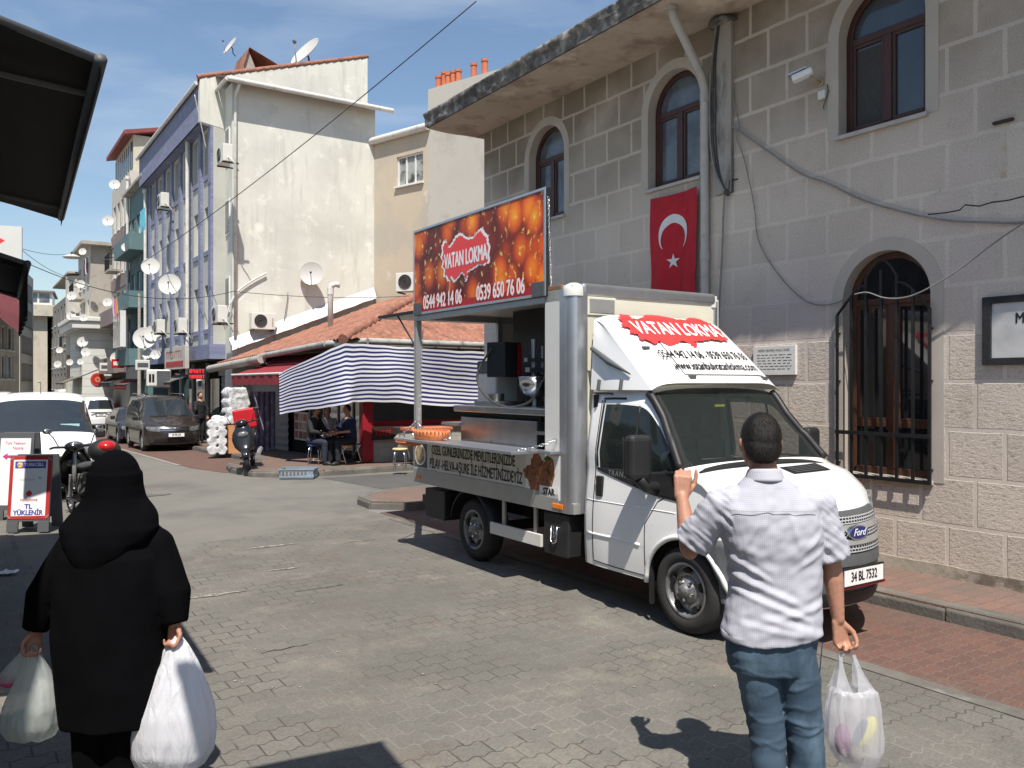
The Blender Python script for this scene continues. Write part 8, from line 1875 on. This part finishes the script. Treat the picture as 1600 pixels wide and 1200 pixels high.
chainc(mb, [LSw, LEw], [.088, .088]); capsule(mb, LEw, LEw.lerp(LWw, 1.0), .088, .058, n=20, flat1=True)
chainc(mb, [RSw, REw], [.088, .086]); capsule(mb, REw, REw.lerp(RWw, 1.05), .086, .056, n=20, flat1=True)
def coat_d(p, n_):
    z = p.z; return .010*noise.noise(V(p.x*3.5, p.y*4, z*1.6))+.006*noise.noise(V(p.x*11, p.y*9, z*7))+.005*math.sin(p.x*34+z*3)*max(0, min(1, (.95-z)/.5))
fuse(mb, 'coat', blk, wom, .0085, 4, coat_d)
mb = MB(); 
for sx, u in ((-1, 150), (1, 192)): x = pw(u, 1200).x-WO.x; rings(mb, [(x, 0, .07, .088, .10), (x, 0, .25, .092, .10), (x*.95, 0, .45, .11, .12), (x*.9, 0, .70, .12, .14)], 22, 2.2)
fuse(mb, 'trousers', blk, wom, .010, 3, lambda p, n_: .006*noise.noise(p*9))
for sx in (-.10, .06): mb = MB(); rings(mb, [(sx, .02, 0, .045, .12), (sx, .02, .04, .045, .12), (sx, .0, .09, .04, .07)], 14, 2.2); mb.build('shoe', M['blackplastic'], wom)
# scarf
mb = MB(); x0 = hw_.x
mb.sph(hw_+V(.0, .01, .0), (.107, .116, .122), 26, 18)
S2 = lambda u, v, hwpx, ry, dy: (pw(u, v).x-WO.x, dy, pw(u, v).z, hwpx*.00292, ry)
rings(mb, [S2(170, 893, 8, .02, -.165), S2(171, 880, 22, .04, -.155), S2(173, 862, 44, .08, -.12), S2(176, 842, 66, .12, -.075), S2(178, 822, 76, .135, -.045), S2(179, 806, 68, .135, -.02), S2(179, 792, 57, .13, -.0), S2(178, 776, 46, .125, .01), S2(178, 758, 41, .12, .01), S2(178, 738, 39, .12, .01)], 32, 2.05)
def scarf_d(p, n_):
    z = p.z; k = max(0, min(1, (1.50-z)/.15)); r = p-hw_
    return .006*k*math.sin((p.x-x0)*40+math.sin(z*20)*1.2)*(.6+.4*noise.noise(p*5))+.005*noise.noise(p*8)
fuse(mb, 'headscarf', scf, wom, .0075, 4, scarf_d)
big = bagmat('milky white plastic', (.80, .81, .86), .93, .30); sml = bagmat('thin cloudy plastic', (.62, .66, .64), .55, .35)
hr = pw(277, 992, -.02)
carrier('carrier_bag', 'big bulging white plastic bag hanging from the right hand of the woman in black', hr,
        [(.0, .0, .012), (.05, .0, .05), (.12, .005, .085), (.22, -.005, .135), (.34, -.01, .178), (.44, -.015, .192), (.52, -.02, .185), (.58, -.03, .15), (.61, -.03, .10), (.625, -.03, .03), (.626, -.03, 0)], big, 5, handles=False, ay=.8)
hl = pw(52, 1004, -.02)
carrier('carrier_bag', 'cloudy see through plastic bag in the left hand of the woman in black', hl,
        [(.0, .0, .012), (.05, .0, .035), (.12, .01, .065), (.20, .01, .10), (.29, .0, .13), (.37, -.01, .13), (.42, -.01, .10), (.445, -.01, .03), (.446, -.01, 0)], sml, 8, handles=False, contents=[('bottle', (.04, 0, -.28), (.035, .035, .12), mat('milky bottle', (.6, .62, .6), .4), None), ('white_tub', (-.05, .02, -.36), (.07, .06, .05), mat('green grey tub', (.3, .38, .34), .5), None)])
carrier('carrier_bag', 'small white and pink bag dangling at the far left behind the cloudy bag', hl+V(-.035, .06, -.005),
        [(.0, .0, .010), (.06, -.03, .03), (.13, -.08, .05), (.18, -.11, .065), (.23, -.13, .055), (.25, -.13, .02), (.251, -.13, 0)], sml, 11, handles=False, contents=[('pink_packet', (-.11, -.02, -.19), (.04, .03, .03), mat('pink packet', (.5, .08, .16), .5), None)])
# ---------------- smaller figures ----------------
def figure(label, loc, rz, top, legs, hair='hair', pose='sit', seat=.46, arms='table', skin='skin', s=1.0):
    t = thing('person', label, 'person', loc, rz); t.scale = (s, s, s)
    mb = MB()        # faces -y
    if pose == 'sit':
        hip = V(0, .05, seat+.09); sh = V(0, .0, seat+.56); hd = V(0, -.05, seat+.78)
        knees = [V(-.13, -.40, seat+.05), V(.13, -.40, seat+.05)]; feet = [V(-.15, -.42, .06), V(.15, -.44, .06)]
    else:
        hip = V(0, 0, .92); sh = V(0, 0, 1.42); hd = V(0, -.02, 1.63); knees = [V(-.09, -.02, .5), V(.10, -.02, .5)]; feet = [V(-.10, .02, .07), V(.11, 0, .07)]
    mb.sph(hd, (.078, .095, .115), 16, 12); mb.sph(hd+V(0, -.10, -.015), (.014, .02, .022), 8, 6); capsule(mb, hd, sh, .05, .06)
    E = [sh+V(-.24, -.10, -.26), sh+V(.24, -.10, -.26)]; Wr = [sh+V(-.10, -.36, -.30), sh+V(.12, -.36, -.28)] if pose == 'sit' else [sh+V(-.24, -.04, -.52), sh+V(.22, -.12, -.50)]
    for i, sx in enumerate((-1, 1)):
        chainc(mb, [sh+V(sx*.18, 0, -.04), E[i], Wr[i]], [.045, .038, .027], n=10); hand(mb, Wr[i], (Wr[i]-E[i]), 1, (0, 0, -1), curl=.7, thumb=sx, s=.95)
    capsule(mb, sh, hip, .1, .1); fuse(mb, 'body', M[skin], t, .011, 1)
    mb = MB(); rings(mb, [(hip.x, hip.y, hip.z-.08, .17, .13), (hip.x, hip.y, hip.z+.1, .175, .13), (0, (hip.y+sh.y)/2, (hip.z+sh.z)/2, .185, .13), (sh.x, sh.y, sh.z-.10, .205, .125), (sh.x, sh.y, sh.z, .18, .10), (sh.x, sh.y, sh.z+.06, .07, .07)], 20, 2.3)
    for i, sx in enumerate((-1, 1)): capsule(mb, sh+V(sx*.17, 0, -.04), E[i], .07, .06, n=12); (capsule(mb, E[i], E[i].lerp(Wr[i], .85), .06, .045, n=12, flat1=True) if arms == 'long' else None)
    fuse(mb, 'top', top, t, .013, 2, lambda p, n_: .007*noise.noise(p*9))
    mb = MB()
    for i, sx in enumerate((-1, 1)): chainc(mb, [hip+V(sx*.09, 0, -.02), knees[i], feet[i]+V(0, .03, .05)], [.095, .075, .06], n=12)
    capsule(mb, hip+V(-.08, 0, 0), hip+V(.08, 0, 0), .11, .11); fuse(mb, 'trousers', legs, t, .013, 2, lambda p, n_: .006*noise.noise(p*11))
    for f in feet: mb = MB(); rings(mb, [(f.x, f.y-.04, -.0+.0, .045, .12), (f.x, f.y-.04, .05, .045, .12), (f.x, f.y, .09, .035, .06)], 12, 2.2); mb.build('shoe', M['blackplastic'], t)
    if hair: mb = MB(); mb.sph(hd+V(0, .018, .025), (.085, .095, .105), 16, 12); fuse(mb, 'hair', M[hair], t, .012, 1)
    return t
M['greyhair'] = mat('grey hair', (.18, .17, .16), .8, .4, 20)
c_blk = mat('black jacket', (.014, .014, .016), .8); c_navy = mat('navy shirt', (.012, .02, .05), .8); c_wht = mat('white shirt', (.38, .38, .42), .8); c_jean = mat('dark jeans', (.02, .025, .045), .85); c_dark = mat('dark trousers', (.015, .015, .018), .85)
fz = lambda u, v: gpt(u, v)
figure('seated man in a black jacket on the left of the tea table', fz(480, 728)+W(.3, .35), 1.15, c_blk, c_jean, arms='long')
figure('seated man in a white shirt at the back of the tea table', fz(505, 722)+W(.3, .5), .35, c_wht, c_dark, s=.97)
figure('seated man in a navy shirt on the right of the tea table', fz(533, 727)+W(.3, .3), -.7, c_navy, c_dark)
figure('man in dark clothes standing in the shadow beside the brown van', W(7.0, 30.5, gz(30.5)+.13), TH+.4, c_blk, c_dark, pose='stand', arms='long', s=1.03)
figure('man in dark clothes walking in the street just beyond the white parked van', on_y(107, 700, 36)*1, 1.8, c_blk, c_jean, pose='stand', arms='long').location.z = gz(38)
